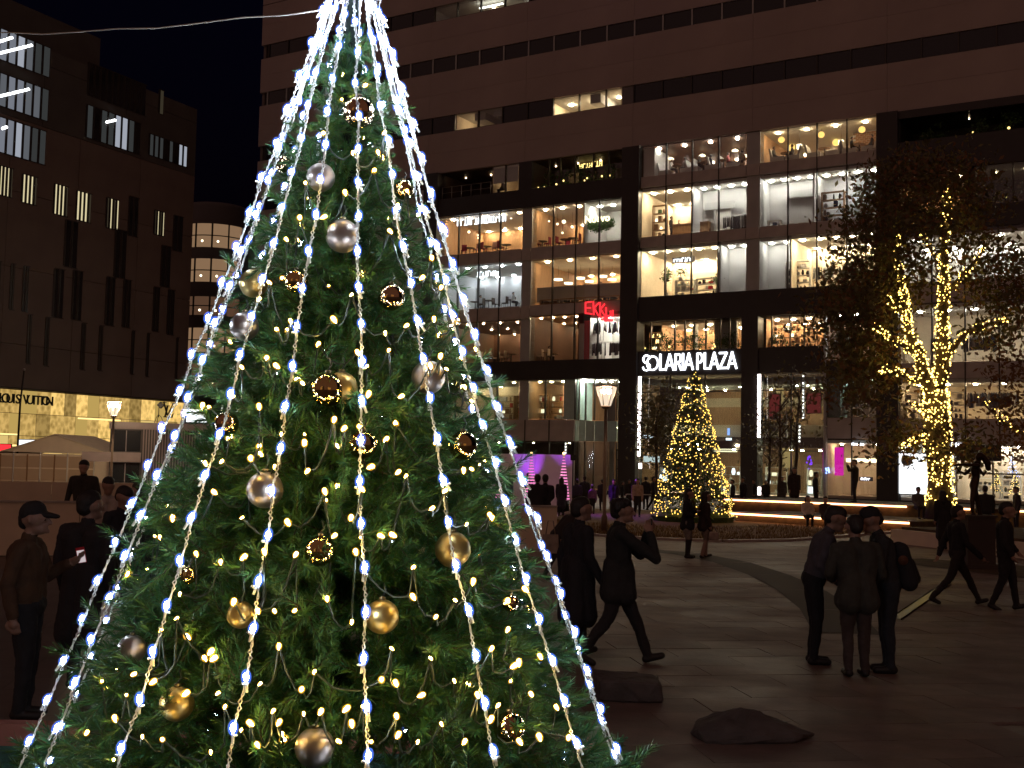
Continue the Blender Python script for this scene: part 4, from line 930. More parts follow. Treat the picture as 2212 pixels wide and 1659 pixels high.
# baubles
M['mirror_copper'] = mat('mirror_copper', (.52,.36,.20), .08, 1); M['mirror_gold'] = mat('mirror_gold', (.56,.41,.17), .08, 1)
M['satin_gold'] = mat('satin_gold', (.33,.24,.09), .42, 1, var=.08, vscale=12); M['satin_rose'] = mat('satin_champagne', (.26,.215,.185), .42, 1, var=.08, vscale=12); M['bcap'] = mat('bauble_cap', (.16,.13,.08), .4, 1)
bl = [(775,242,38,'mirror_copper','mirrored copper bauble high on the tree below the crowded light tops'),(693,383,34,'satin_rose','satin champagne bauble at upper left of the tree near the second strand'),(740,510,40,'satin_rose','large satin champagne bauble at upper middle of the tree left of the central strand'),
(612,355,20,'mirror_copper','small mirrored copper bauble peeking from the upper left edge of the tree'),(640,608,28,'mirror_gold','mirrored gold bauble on the left of the tree between two strands'),(845,642,32,'mirror_copper','mirrored copper bauble right of the central strand at mid height'),
(548,612,34,'satin_gold','satin gold bauble on the left edge beside the mirrored gold one'),(528,705,34,'satin_rose','satin champagne bauble half hidden at the left edge below the satin gold one'),(708,842,40,'mirror_gold','mirrored gold bauble in front of a satin gold one left of the central strand'),
(738,838,38,'satin_gold','satin gold bauble tucked behind a mirrored gold one'),(925,815,40,'satin_rose','satin champagne bauble on the right crossed by a dark cable'),(872,410,24,'mirror_gold','small mirrored gold bauble at upper right of the tree'),
(490,915,28,'mirror_copper','mirrored copper bauble at the left edge of the tree above the satin champagne one'),(783,960,34,'mirror_gold','mirrored gold bauble right behind the central strand'),(1000,962,34,'mirror_gold','mirrored gold bauble near the right edge reflecting purple light'),
(572,1058,43,'satin_rose','large satin champagne bauble on the left at mid height'),(692,1190,36,'mirror_gold','mirrored gold bauble with reflected lights left of the central strand low down'),(978,1187,42,'satin_gold','large satin gold bauble on the right behind a strand'),
(825,1332,40,'satin_gold','satin gold bauble just right of the central strand low on the tree'),(520,1328,32,'satin_gold','satin gold bauble half buried in needles at lower left'),(382,1520,40,'satin_gold','bright satin gold bauble low on the left behind a strand'),
(680,1615,46,'satin_rose','largest satin champagne bauble at the bottom of the tree'),(1100,1572,37,'mirror_copper','mirrored copper bauble at the bottom right of the tree'),(285,1402,33,'satin_rose','satin champagne bauble at the lower left edge of the tree'),
(408,1243,20,'mirror_gold','small mirrored gold bauble at lower left between strands'),(1103,1303,20,'mirror_copper','small mirrored copper bauble at lower right edge')]
for x, y, rp, k, lb in bl:
    D = None; p = hitcone(x, y, -.10 if k.startswith('satin') else -.075); r = rp / F_PX * p.y * .92
    o = thing('bauble', lb, 'bauble', p, 0, 'baubles on the big tree')
    mb = MB(); mb.ball((0, 0, 0), r, 28, 18); mb.build('ball', M[k], o)
    mb = MB(); mb.lathe([(r * .2, r * .95), (r * .2, r * 1.13), (r * .06, r * 1.17)], n=10); mb.build('cap', M['bcap'], o)
    mb = MB(); mb.tube([(0, 0, r * 1.15), (.01, 0, r * 1.5), (.0, .02, r * 1.9)], .003, 4); mb.build('hook', M['gcable'], o)
    for b in [c for c in fs.children if c.name.startswith('bulb') and (c.location + TC - p).length < r + .012]:
        b.location += (b.location + TC - p).normalized() * .06
# thin guy rope from the tree top to the left
gr = thing('guy_rope', 'thin pale rope strung from the tree top out of the picture on the left', 'rope')
a, b = atd(-260, 66, 5.6), atd(722, 18, TD); mb = MB()
mb.tube([a.lerp(b, i / 12) + Vector((0, 0, -.05 * math.sin(PI * i / 12) + .006 * math.sin(i * 2.1))) for i in range(13)], .0032, 4); mb.build('rope', mat('rope', (.50,.44,.36), .7), gr)
#--PART5--
# ------------------------------------------------------------------ other trees, light cones, statue
M['dotwarm'] = glow('tiny_warm_light', (1.0,.64,.13), 9); M['dotfir'] = glow('fir_warm_light', (1.0,.62,.12), 3.4); M['leafdark'] = mat('dark_leaf', (.115,.10,.034), .55, var=.5, vscale=1.2); M['leafrust'] = mat('rust_leaf', (.17,.08,.025), .6, var=.4, vscale=1.2); M['treebark'] = mat('tree_bark', (.07,.05,.035), .9, bump=.6, bscale=18)
M['firleaf'] = mat('small_fir_needles', (.045,.085,.022), .6, var=.4, vscale=4)
# small lit fir on the lawn
b0 = gnd(1497, 1128); tz = atd(1500, 792, b0.y).z
ft = thing('fir_tree', 'small conical fir covered in warm lights on the brown lawn', 'tree', b0)
hh = tz; rb = 84 / F_PX * b0.y
mb = MB(); mb.tube([(0, 0, 0), (0, 0, hh * .95)], [.12, .03], 7); mb.build('trunk', M['treebark'], ft)
mb = MB(); lt = MB(); g = random.Random(5)
def rfir(z): f = z / hh; return rb * (1.02 - f) ** .86 * (1 + .06 * math.sin(z * 9))
for i in range(5200):
    z = .15 + (hh - .2) * (1 - (1 - g.random()) ** .55); q = g.uniform(0, 2 * PI); r = rfir(z) * g.uniform(.72, 1.08)
    p = Vector((r * math.cos(q), r * math.sin(q), z)); o = Vector((math.cos(q), math.sin(q), g.uniform(-.5, .3))) ; t = Vector((-math.sin(q), math.cos(q), g.uniform(-.4, .4)))
    l = g.uniform(.10, .20); w = g.uniform(.03, .06)
    mb.add([p - t * w - o * l * .5, p + t * w - o * l * .5, p + o * l * .6 + Vector((0, 0, -.04))], [(0, 1, 2)])
mb.build('crown', M['firleaf'], ft)
for i in range(760):
    z = .25 + (hh - .3) * (1 - (1 - g.random()) ** .6); q = -PI/2 + g.uniform(-1.75, 1.75); r = rfir(z) * g.uniform(.98, 1.1); s = g.uniform(.015, .027)
    lt.ball((r * math.cos(q), r * math.sin(q), z), s, 5, 3)
tag(lt.build('light_bulbs', M['dotfir'], ft), kind='stuff')
for k in range(26):
    z = .4 + (hh - 1) * g.random() ** 1.4; q = -PI/2 + g.uniform(-1.4, 1.4); r = rfir(z) * .98; m2 = MB(); m2.ball((r * math.cos(q), r * math.sin(q), z), .055, 8, 6); m2.build('bauble', M['mirror_gold'], ft)
mb = MB(); mb.lathe([(rb * 1.0, 0), (rb * 1.08, .25), (rb * .9, .42)], n=16, smooth=False); mb.build('skirt', M['firleaf'], ft)

def leafy(o, pts, n, spread, size, mat_, seed, mat2=None, keep=None):
    g = random.Random(seed); mb = MB()
    for i in range(n):
        c = pts[g.randrange(len(pts))]; v = Vector((g.gauss(0, 1), g.gauss(0, 1), g.gauss(0, .7))) * spread; p = Vector(c) + v
        if keep and not keep(p): continue
        n1 = Vector((g.uniform(-1, 1), g.uniform(-1, 1), g.uniform(-.3, 1))).normalized(); a = n1.orthogonal().normalized(); b = n1.cross(a); q = g.uniform(0, 6.28); a, b = a * math.cos(q) + b * math.sin(q), b * math.cos(q) - a * math.sin(q)
        s = size * g.uniform(.6, 1.3); mb.add([p - a * s, p - b * s * .45, p + a * s, p + b * s * .45], [(0, 1, 2, 3)], 1 if (mat2 and g.random() < .3) else 0)
    return mb.build('crown', [M[mat_], M[mat2 or mat_]], o)
# big tree on the right with lights wound round trunk and limbs, read as limbs in the plane of the tree
DR = 46.0; rb0 = v0(2030, DR); rt = thing('deciduous_tree', 'tall dark broadleaf tree with warm lights wound round its trunk and limbs', 'tree', rb0)
def tp_(x, y, dy=0): p = atd(x, y, DR + dy); return Vector((p.x - rb0.x, dy, p.z))
limbs = [([(2032, 1128, 0), (2030, 1040, 0), (2026, 960, 0), (2022, 880, 0), (2022, 840, 0)], .52, .40), ([(2022, 850, 0), (2035, 800, .2), (2035, 740, .3), (2038, 660, .5), (2040, 580, .6), (2040, 500, .8), (2048, 440, .9), (2045, 400, 1)], .30, .05),
 ([(2018, 860, 0), (1995, 810, -.4), (1985, 760, -.6), (1962, 720, -.8), (1955, 650, -1), (1948, 600, -1.2)], .26, .06), ([(2000, 830, -.3), (1960, 815, -.8), (1925, 795, -1.2), (1895, 800, -1.4)], .12, .04), ([(1985, 765, -.5), (1950, 745, -1), (1905, 715, -1.5), (1880, 700, -1.8)], .12, .04),
 ([(2032, 790, .2), (2060, 750, -.2), (2090, 715, -.5), (2140, 700, -.8), (2175, 690, -1)], .13, .04), ([(2038, 640, .5), (2075, 600, .2), (2110, 560, 0), (2130, 530, 0)], .12, .03),
 ([(2040, 580, .6), (2010, 540, 1), (1990, 500, 1.4)], .1, .03), ([(1957, 680, -.9), (1930, 660, -1), (1918, 640, -1.3)], .1, .03), ([(2020, 900, 0), (1985, 880, -.7), (1965, 870, -.9)], .09, .03), ([(1955, 650, -1), (1940, 560, -.8), (1935, 500, -.5)], .1, .03),
 ([(2018, 940, 0), (1975, 950, -.6), (1945, 965, -1)], .07, .02)]
lt = MB(); g = random.Random(9); tips = []
for k, (px_, r0, r1) in enumerate(limbs):
    P = [tp_(*q) for q in px_]; n = len(P); rad = [r0 + (r1 - r0) * i / (n - 1) for i in range(n)]
    if k == 0: rad[0] = .62; rad[1] = .44
    m2 = MB(); m2.tube(P, rad, 9); m2.build('trunk' if k == 0 else 'limb', M['treebark'], rt)
    tips += P[1:] if k else []
    for a, b, ra, rb_ in zip(P[:-1], P[1:], rad[:-1], rad[1:]):
        L = (b - a).length; t = (b - a).normalized(); u_ = t.orthogonal().normalized(); w_ = t.cross(u_)
        dens = 150 if k == 0 else (62 if k in (1, 2) else 26)
        if k == 1 and a.z > 9: dens = 22
        for i in range(int(L * dens)):
            f = g.random(); q = g.uniform(0, 6.28); rr = (ra + (rb_ - ra) * f) + .03 + g.uniform(0, .08); p = a.lerp(b, f) + (u_ * math.cos(q) + w_ * math.sin(q)) * rr
            if k == 0 and p.z < .9: continue
            lt.ball(p, g.uniform(.016, .034), 5, 3)
tag(lt.build('light_bulbs', M['dotwarm'], rt), kind='stuff')
cl = [tp_(x, y, g.uniform(-2.2, 2.2)) for x, y in ((1900, 440), (1880, 500), (1850, 560), (1840, 610), (1830, 680), (1840, 720), (1860, 760), (1830, 830), (1850, 850), (1880, 640), (1920, 580), (1950, 500), (1990, 440), (2040, 400), (2080, 390), (2000, 400), (1940, 420), (1960, 620), (1900, 720), (1900, 830), (2080, 480), (2120, 440), (2140, 560), (2160, 640), (2180, 560), (1870, 690), (1810, 700), (1825, 650), (1920, 660), (1850, 800), (2100, 520), (2150, 720), (2190, 680), (1960, 940), (1930, 960), (2100, 980), (2060, 960), (1880, 790), (2200, 620), (2010, 480), (1960, 560), (1890, 570), (1865, 480), (1905, 400), (1980, 360), (1910, 520), (1940, 470), (2060, 440), (2100, 600), (1960, 370), (2020, 365), (1925, 385), (2070, 375), (1860, 600), (1830, 760), (1815, 650))]
leafy(rt, cl, 18500, .66, .13, 'leafdark', 3, 'leafrust')
# rust leaved tree poking in at the right edge
rr_ = thing('maple_tree', 'rust leaved tree strung with lights cut off by the right picture edge', 'tree', v0(2290, 40))
o0 = v0(2290, 40); P = [Vector((0, 0, 0)), Vector((.05, 0, 2.6)), Vector((-.3, .1, 4.4)), Vector((-.9, .2, 6.2))]; mb = MB(); mb.tube(P, [.18, .14, .1, .04], 8); mb.build('trunk', M['treebark'], rr_)
mb = MB(); mb.tube([Vector((.02, 0, 2.4)), Vector((-.8, 0, 3.3)), Vector((-1.9, .1, 4.0)), Vector((-2.6, .1, 4.6))], [.09, .07, .05, .02], 6); mb.build('limb', M['treebark'], rr_)
lt = MB()
for i in range(48): 
    f = g.random(); p = Vector((.02, -.1, 2.4)).lerp(Vector((-2.7, -.1, 4.7)), f) + Vector((g.uniform(-.12, .12), g.uniform(-.1, .1), g.uniform(-.12, .12)))
    lt.ball(p, g.uniform(.012, .022), 5, 3)
tag(lt.build('light_bulbs', M['dotwarm'], rr_), kind='stuff')
leafy(rr_, [(-.9, 0, 4.3), (-1.4, .3, 3.6), (-1.9, 0, 4.6), (-.4, 0, 5.4), (-1.2, 0, 2.9), (-1.0, 0, 6.2), (-1.8, 0, 5.6)], 1300, .42, .10, 'leafrust', 4)
# slender trees before the entrance hall
def slim(label, x, yb, yt, D, lean, leaves, seed, lspread=.55):
    b = v0(x, D); o = thing('slender_tree', label, 'tree', b, 0, 'slender trees before the entrance hall'); z1 = atd(x, yt, D).z; g = random.Random(seed); P = [Vector((0, 0, 0))]
    for i in range(1, 6): P.append(Vector((lean * i / 5 + g.uniform(-.08, .08), g.uniform(-.1, .1), z1 * i / 5 * .92)))
    mb = MB(); mb.tube(P, [.13, .11, .09, .07, .05, .02], 7); mb.build('trunk', M['treebark'], o); ends = [P[-1], P[-2], P[-3]]
    for i in range(9):
        a = P[2 + i % 3].lerp(P[3 + i % 3], g.random()); q = g.uniform(0, 6.28); L = g.uniform(.9, 1.9); e = a + Vector((math.cos(q) * .5, math.sin(q) * .5, 1.0)) * L * .8; m = a.lerp(e, .5) + Vector((math.cos(q) * .15, 0, -.1))
        mb = MB(); mb.tube([a, m, e], [.045, .03, .012], 5); mb.build('branch', M['treebark'], o); ends += [m, e]
        m2 = MB(); e2 = m + Vector((g.uniform(-.6, .6), g.uniform(-.4, .4), .7)); m2.tube([m, e2], [.02, .008], 4); m2.build('branch', M['treebark'], o)
    if leaves: leafy(o, ends, leaves, lspread, .13, 'leafdark', seed)
slim('bare slender tree with crooked trunk before the entrance hall, left of the pair', 1683, 1075, 822, 66, .1, 160, 11, .7); slim('bare slender tree leaning right before the entrance hall, right of the pair', 1712, 1072, 800, 67, .5, 220, 12, .8); slim('dark leafy slender tree left of the small lit fir', 1418, 1062, 868, 66, .0, 1500, 13, .62)
slim('thin young tree with sparse leaves right beside the dark middle column', 1660, 1072, 905, 70, .15, 420, 14, .6)
# glowing cone trees at the purple wall
M['cone'] = glow('cone_glow', (1.0,.28,.62), 1.5)
for x, yt, yb, D, lb in ((1148, 985, 1050, 56.0, 'glowing pink wire cone tree in the middle of the purple wall'), (1218, 985, 1052, 54.5, 'glowing pink wire cone tree at the right end of the purple wall'), (1077, 1000, 1062, 55.5, 'glowing pink wire cone tree half behind the big tree by the purple wall')):
    b = v0(x, D); zt = atd(x, yt, D).z; zb = .55; o = thing('light_cone', lb, 'light decoration', (b.x, b.y, 0), 0, 'glowing cone trees at the purple wall'); rb_ = 12 / F_PX * D * 1.05
    n = 15
    for i in range(n):
        f = (i + .5) / n; r = rb_ * (1 - f) + .03; z = zb + (zt - zb) * f; mb = MB(); pts = [(r * math.cos(q), r * math.sin(q), z) for q in [k * PI / 6 for k in range(13)]]; mb.tube(pts, .022, 4); mb.build('light_ring', M['cone'], o)
    for q in range(8): mb = MB(); c, s = math.cos(q * PI/4), math.sin(q * PI/4); mb.tube([(rb_ * c, rb_ * s, zb), (.02 * c, .02 * s, zt + .1)], .014, 4); mb.build('frame_wire', M['steel'], o)
    mb = MB(); mb.ball((0, 0, zt + .12), .07, 8, 5); mb.build('top_light', M['e_warm'], o); mb = MB(); mb.lathe([(rb_ * 1.1, 0), (rb_ * 1.1, zb - .02)], n=12); mb.build('stand', M['dkmetal'], o)
    u = thing('uplight', 'small purple uplight on the ground behind the cone tree at x %s' % 'abc', 'lamp', v0(x - 14, D + .9)); u['label'] = {1148: 'purple uplight behind the middle cone tree', 1218: 'purple uplight behind the right hand cone tree', 1077: 'purple uplight behind the half hidden cone tree'}[x]
    mb = MB(); mb.lathe([(.12, 0), (.14, .22)], n=10); mb.build('housing', M['dkmetal'], u); mb = MB(); mb.lathe([(.0001, .235), (.11, .23)], n=10); mb.build('lens', M['e_purple'], u)
    ll = bpy.data.lights.new('uplight', 'SPOT'); ll.energy = 480; ll.color = (.40, .04, 1.0); ll.spot_size = R(46); ll.spot_blend = .7; ll.shadow_soft_size = .1; lo = link('uplight_beam', ll, u, (0, 0, .3)); lo.rotation_euler = Vector((.05, .45, 1)).to_track_quat('-Z', 'Y').to_euler()
# purple lamp by the entrance throws light on the paving
pp = thing('stage_lamp', 'purple stage lamp beside the end of the purple wall aimed at the paving', 'lamp', v0(1238, 53)); mb = MB(); mb.lathe([(.03, 0), (.03, 2.4)], n=6); mb.build('stand', M['dkmetal'], pp); MB().box(-.12, .12, -.15, .15, 2.4, 2.65).build('lamp_head', M['dkmetal'], pp)
ll = bpy.data.lights.new('stage_lamp', 'SPOT'); ll.energy = 420; ll.color = (.40, .06, 1.0); ll.spot_size = R(95); ll.spot_blend = .8; ll.shadow_soft_size = .08; lo = link('stage_beam', ll, pp, (.1, -.2, 2.5)); lo.rotation_euler = Vector((.75, -.55, -.55)).to_track_quat('-Z', 'Y').to_euler()
# bronze dancer on a dark pedestal
#--PART6--
# ------------------------------------------------------------------ figures: solids fused into one continuous skin
PENDING = []
from mathutils import noise
def fuse(name, prims, parent, mats, voxel, smooth=3, dy=0):
    """prims: (p0, r0, p1, r1, material index[, squash]); joined, voxel-fused and smoothed in finish()"""
    mb = MB()
    for q in prims:
        p0, r0, p1, r1, mi = q[:5]; p0 = Vector(p0); p1 = Vector(p1); d = p1 - p0
        if d.length < 1e-5: mb.ball(p0, r0, 12, 8, 0, *(q[5] if len(q) > 5 else (1, 1, 1))); continue
        t = d.normalized(); k = 4
        pts = [p0 - t * r0 * math.cos(a * PI / 8) for a in (0, 1, 2, 3)] + [p0, p0.lerp(p1, .5), p1] + [p1 + t * r1 * math.cos(a * PI / 8) for a in (3, 2, 1, 0)]
        rs = [max(1e-4, r0 * math.sin(a * PI / 8)) for a in (0, 1, 2, 3)] + [r0, (r0 + r1) / 2, r1] + [max(1e-4, r1 * math.sin(a * PI / 8)) for a in (3, 2, 1, 0)]
        mb.tube(pts, rs, 12, 0, True, True)
    o = mb.build(name, mats, parent)
    m = o.modifiers.new('fuse', 'REMESH'); m.mode = 'VOXEL'; m.voxel_size = voxel; m.use_smooth_shade = True
    s = o.modifiers.new('smooth', 'SMOOTH'); s.factor = .5; s.iterations = smooth
    PENDING.append((o, prims, len(mats))); return o
def finish():
    dg = bpy.context.evaluated_depsgraph_get(); dg.update()
    out = []
    for o, prims, nm in PENDING: out.append(bpy.data.meshes.new_from_object(o.evaluated_get(dg), depsgraph=dg))
    for (o, prims, nm), me in zip(PENDING, out):
        old = o.data; o.modifiers.clear(); mats = list(old.materials); o.data = me; me.name = o.name; bpy.data.meshes.remove(old)
        me.materials.clear()
        for m in mats: me.materials.append(m)
        n = len(me.polygons); me.polygons.foreach_set('use_smooth', [True] * n)
        if nm > 1 and n:
            c = np.empty(n * 3, np.float32); me.polygons.foreach_get('center', c); c = c.reshape(-1, 3); best = np.full(n, 1e9); lab = np.zeros(n, np.int32)
            for q in prims:
                a = np.array(q[0], float); b = np.array(q[2], float); d = b - a; L = max(1e-9, d @ d); t = np.clip(((c - a) @ d) / L, 0, 1)
                e = np.linalg.norm(c - (a + t[:, None] * d), axis=1) - (q[1] + t * (q[3] - q[1])); k = e < best; best[k] = e[k]; lab[k] = q[4]
            me.polygons.foreach_set('material_index', lab)
        if nm > 1 and n and o.get('folds'):
            nv = len(me.vertices); co = np.empty(nv * 3, np.float32); me.vertices.foreach_get('co', co); nr = np.empty(nv * 3, np.float32); me.vertices.foreach_get('normal', nr); co = co.reshape(-1, 3); nr = nr.reshape(-1, 3)
            ok = np.zeros(nv, bool); lv = np.empty(len(me.loops), np.int32); me.loops.foreach_get('vertex_index', lv); lt_ = np.empty(n, np.int32); me.polygons.foreach_get('loop_total', lt_); ok[lv[np.repeat(lab < 2, lt_)]] = True
            sd = rnd.uniform(0, 50)
            for i in np.nonzero(ok)[0]:
                p = co[i]; v = Vector((p[0] * 13 + sd, p[1] * 13, p[2] * 7 + p[0] * 5)); d = noise.noise(v) * .013 + abs(noise.noise(v * 2.3)) * .008; co[i] += nr[i] * d
            me.vertices.foreach_set('co', co.ravel())
        if 'folds' in o: del o['folds']
        me.update()
_cm = {}
def cloth(c, r=.85):
    if c not in _cm: _cm[c] = mat('cloth', c, r, var=.25, vscale=9, bump=.2, bscale=60)
    return _cm[c]
SKIN = mat('skin', (.34,.20,.14), .5, var=.06, vscale=20); HAIRM = mat('hair', (.018,.014,.012), .5, bump=.6, bscale=90, stretch=(1, 1, .3)); SHOE = mat('shoe_leather', (.015,.013,.012), .5); EYE = mat('eye', (.02,.015,.012), .15)
def person(label, loc, h, yaw, top=(.02,.02,.022), legs=(.018,.018,.02), lean=0, stride=0, seat=False, arms=None, coat=0, skirt=0, hair='short', cap=None, voxel=.02, width=1.0, headturn=0, headdown=0, group=None, shoe=None, swing=0, fingers=False, name='person', cat='person', one=None, legskin=None, legover=None):
    o = thing(name, label, cat, loc, yaw, group)      # local x forward, y left, z up
    def P(l, f, z): return Vector((f * h, l * h, z * h))
    ca_, sa_ = math.cos(lean), math.sin(lean); piv = .52 if not seat else .27
    def U(l, f, z):                                   # joints above the hip bend with the lean
        f2_, z2_ = f * ca_ + (z - piv) * sa_, piv + (z - piv) * ca_ - f * sa_
        return P(l, f2_, z2_)
    dz = -.25 if seat else 0
    pr = []; w = width
    for s, k in ((1, 1), (-1, -1)):
        st = stride * k
        if seat: hip, kn, an = P(s*.05, 0, .27), P(s*.055, .235, .28), P(s*.055, .21, .05)
        else:
            hip = P(s*.048, 0, .515); kn = P(s*.052, st*.45 + .02, .285 - abs(st)*.02); an = P(s*.052, st - (.0 if st >= 0 else .03), .045 + (max(0, -st) * .16))
        if legover and (s in legover): kn, an = P(*legover[s][0]), P(*legover[s][1])
        li = 3 if legskin else 1
        pr += [(hip, .056*h*w, kn, .040*h, 1), (kn, .039*h, an, .027*h, li)]
        ft = Vector((.088*h, 0, -.012*h)); 
        if stride and k * stride < 0 and not seat: ft = Vector((.07*h, 0, -.05*h))
        if stride and k * stride > 0: ft = Vector((.085*h, 0, .012*h))
        pr.append((an + Vector((-.015*h, 0, -.02*h)), .026*h, an + ft + Vector((0, 0, -.012*h)), .022*h, 4))
    pr += [(U(.03, 0, .53+dz), .068*h*w, U(-.03, 0, .53+dz), .068*h*w, 1 if not coat else 0)]
    for s in (1, -1): pr.append((U(s*.03*w, 0, .57+dz), .064*h*w, U(s*.055*w, -.005, .765+dz), .064*h*w, 0))
    pr += [(U(.085*w, -.005, .80+dz), .046*h, U(-.085*w, -.005, .80+dz), .046*h, 0), (U(0, -.005, .80+dz), .045*h, U(0, .0, .85+dz), .036*h, 0), (U(0, 0, .85+dz), .031*h, U(0, .01, .89+dz), .032*h, 2)]
    if coat:
        for s in (1, -1):
            for f in (.02, -.025): pr.append((U(s*.032*w, f, .60+dz), .060*h*w, P(s*.048*w + 0, f*1.6, coat), .066*h*w, 0))
    if skirt:
        for s in (1, -1): pr.append((P(s*.02, 0, .52), .06*h, P(s*.045, .0, skirt), .062*h, 1))
    hd = Matrix.Rotation(headturn, 3, 'Z') @ Matrix.Rotation(headdown, 3, 'Y'); hc = U(0, .018, .93+dz)
    def Hd(l, f, z): return hc + hd @ Vector((f*h, l*h, z*h))
    pr += [(Hd(0, -.008, .012), .056*h, Hd(0, .006, .012), .056*h, 2), (Hd(0, .018, -.032), .040*h, Hd(0, .03, -.036), .034*h, 2)]
    if voxel < .016: pr += [(Hd(0, .066, .0), .010*h, Hd(0, .074, -.014), .011*h, 2), (Hd(0, .062, -.052), .012*h, Hd(0, .058, -.05), .012*h, 2)] + [(Hd(s*.055, -.004, -.004), .011*h, Hd(s*.057, -.008, .012), .013*h, 2) for s in (1, -1)] + [(Hd(.02, .058, .018), .01*h, Hd(-.02, .058, .018), .01*h, 2)]
    hands = {}
    for s in (1, -1):
        sh = U(s*.108*w, -.005, .80+dz)
        if arms and arms.get(s): el, wr = U(*arms[s][0]) if len(arms[s]) < 3 else P(*arms[s][0]), U(*arms[s][1]) if len(arms[s]) < 3 else P(*arms[s][1])
        else:
            k = -s * swing; el, wr = U(s*.128*w, -.02 + k*.5, .635+dz), U(s*.125*w, .03 + k*1.4, .49+dz)
            if seat: el, wr = U(s*.125, .02, .40), U(s*.06, .16, .31)
        d = (wr - el).normalized(); hands[s] = (wr, d)
        pr += [(sh, .040*h, el, .034*h, 0), (el, .033*h, wr - d*.01*h, .026*h, 0), (wr - d*.01*h, .017*h, wr + d*.035*h, .020*h, 2)]
        if fingers:
            side = d.cross(Vector((0, 0, 1)));
            if side.length < .3: side = Vector((1, 0, 0))
            side = side.normalized(); nrm = side.cross(d).normalized()
            for i, ln in enumerate((.034, .040, .038, .029)):
                b = wr + d*.05*h + side * (.0135 * (i - 1.5)) * h; k1 = b + d*ln*.6*h + nrm*.006*h; pr += [(b - d*.02*h, .0062*h, k1, .0056*h, 2), (k1, .0056*h, k1 + (d*.5 + nrm*.8)*ln*.55*h, .0048*h, 2)]
            b = wr + d*.018*h - side*.02*h; k1 = b - side*.016*h + d*.02*h; pr += [(b, .0072*h, k1, .0066*h, 2), (k1, .0066*h, k1 + d*.02*h + nrm*.006*h, .0056*h, 2)]
        else: pr.append((wr + d*.03*h, .017*h, wr + d*.075*h, .011*h, 2))
    ms = [one] * 5 if one else [cloth(top), cloth(legs), SKIN, legskin or SKIN, shoe or SHOE]
    ob = fuse('body', pr, o, ms, voxel)
    if voxel < .016 and not one: ob['folds'] = 1
    hm = one or HAIRM
    if hair and not cap or hair == 'long':
        hp = [(Hd(0, -.022, .03), .055*h, Hd(0, .004, .040), .050*h, 0), (Hd(0, -.035, -.005), .044*h, Hd(0, -.03, .03), .05*h, 0)]
        if hair == 'long': hp += [(Hd(s*.03, -.03, .01), .038*h, Hd(s*.038, -.04, -.10), .03*h, 0) for s in (1, -1)] + [(Hd(0, -.045, 0), .045*h, Hd(0, -.055, -.12), .035*h, 0)]
        if hair == 'curly': hp += [(Hd(.05*math.cos(q), .045*math.sin(q)-.012, .04 + .018*math.sin(3*q)), .026*h, Hd(.056*math.cos(q), .05*math.sin(q)-.012, .052), .02*h, 0) for q in [i*.62 for i in range(10)]]
        fuse('hair', hp, o, [hm], max(voxel * .9, .009), 2)
    if cap:
        cp = [(Hd(0, -.014, .034), .058*h, Hd(0, .0, .040), .056*h, 0)]
        if cap[1]: cp += [(Hd(s*.022, .045, .028), .016*h, Hd(s*.018, .105, .018), .010*h, 0) for s in (1, 0, -1)]
        fuse('cap', cp, o, [cloth(cap[0])], max(voxel * .8, .009), 2)
        fuse('hair', [(Hd(0, -.04, -.012), .034*h, Hd(0, -.036, .01), .04*h, 0)], o, [hm], max(voxel*.9, .009), 2)
    if voxel < .013:
        for s in (1, -1): mb = MB(); mb.ball(Hd(s*.021, .052, .004), .0065*h, 8, 6); mb.build('eye', EYE, o)
    o['hands'] = 0; del o['hands']
    return o, hands, h, yaw
def at_feet(x, D, z=0): p = atd(x, 990, D); return Vector((p.x, D, z))
def hgt(x, y, D, z=0): return atd(x, y, D).z - z
def held(o, wr): return o.matrix_basis @ wr
def world_of(o, v): return Matrix.Translation(o.location) @ Matrix.Rotation(o.rotation_euler.z, 4, 'Z') @ v
# --- left crowd
D = 10.1; p, hn, h, _ = person('man in dark peaked cap and brown jacket facing right at the left edge', at_feet(72, D), hgt(75, 1085, D) * .985, R(8), (.085,.045,.022), (.02,.02,.022), hair='none', cap=((.02,.018,.018), True), voxel=.0105, fingers=True, arms={1: ((.14,.06,.66), (.10,.17,.72)), -1: ((-.15,-.05,.64), (-.15,-.02,.49))}, width=1.24)
w = world_of(p, hn[1][0] + Vector((.09, -.01, .07)))
ph = thing('phone', 'phone with bright screen and red edge held by the man in the peaked cap', 'phone', w, R(100)); ph.rotation_euler = (R(14), R(-10), R(12))
MB().box(-.036, .036, -.004, .004, -.07, .07).build('phone_case', M['red'], ph); MB().box(-.031, .031, -.006, -.0042, -.066, .045).build('screen', glow('phone_screen', (1,.85,.88), .55), ph)
D = 11.4; person('person in long dark coat seen from behind beside the man in the peaked cap', at_feet(196, D), hgt(205, 1066, D), R(75), (.02,.017,.018), (.02,.02,.02), coat=.28, voxel=.012, fingers=True, width=1.12, headturn=R(-20))
pb2 = thing('paper_bag', 'pale paper carrier bag hanging beside the person in the long dark coat', 'bag', world_of(thing('x', None, None, at_feet(262, 10.9)), Vector((0, 0, .42)))); bpy.data.objects.remove(bpy.data.objects['x'])
MB().add([(-.15,-.05,0),(.15,-.05,0),(.15,.05,0),(-.15,.05,0),(-.11,-.02,.48),(.07,-.02,.42),(.07,.02,.42),(-.11,.02,.48)], [(0,3,2,1),(4,5,6,7),(0,1,5,4),(1,2,6,5),(2,3,7,6),(3,0,4,7)]).build('bag_body', cloth((.45,.38,.34)), pb2)
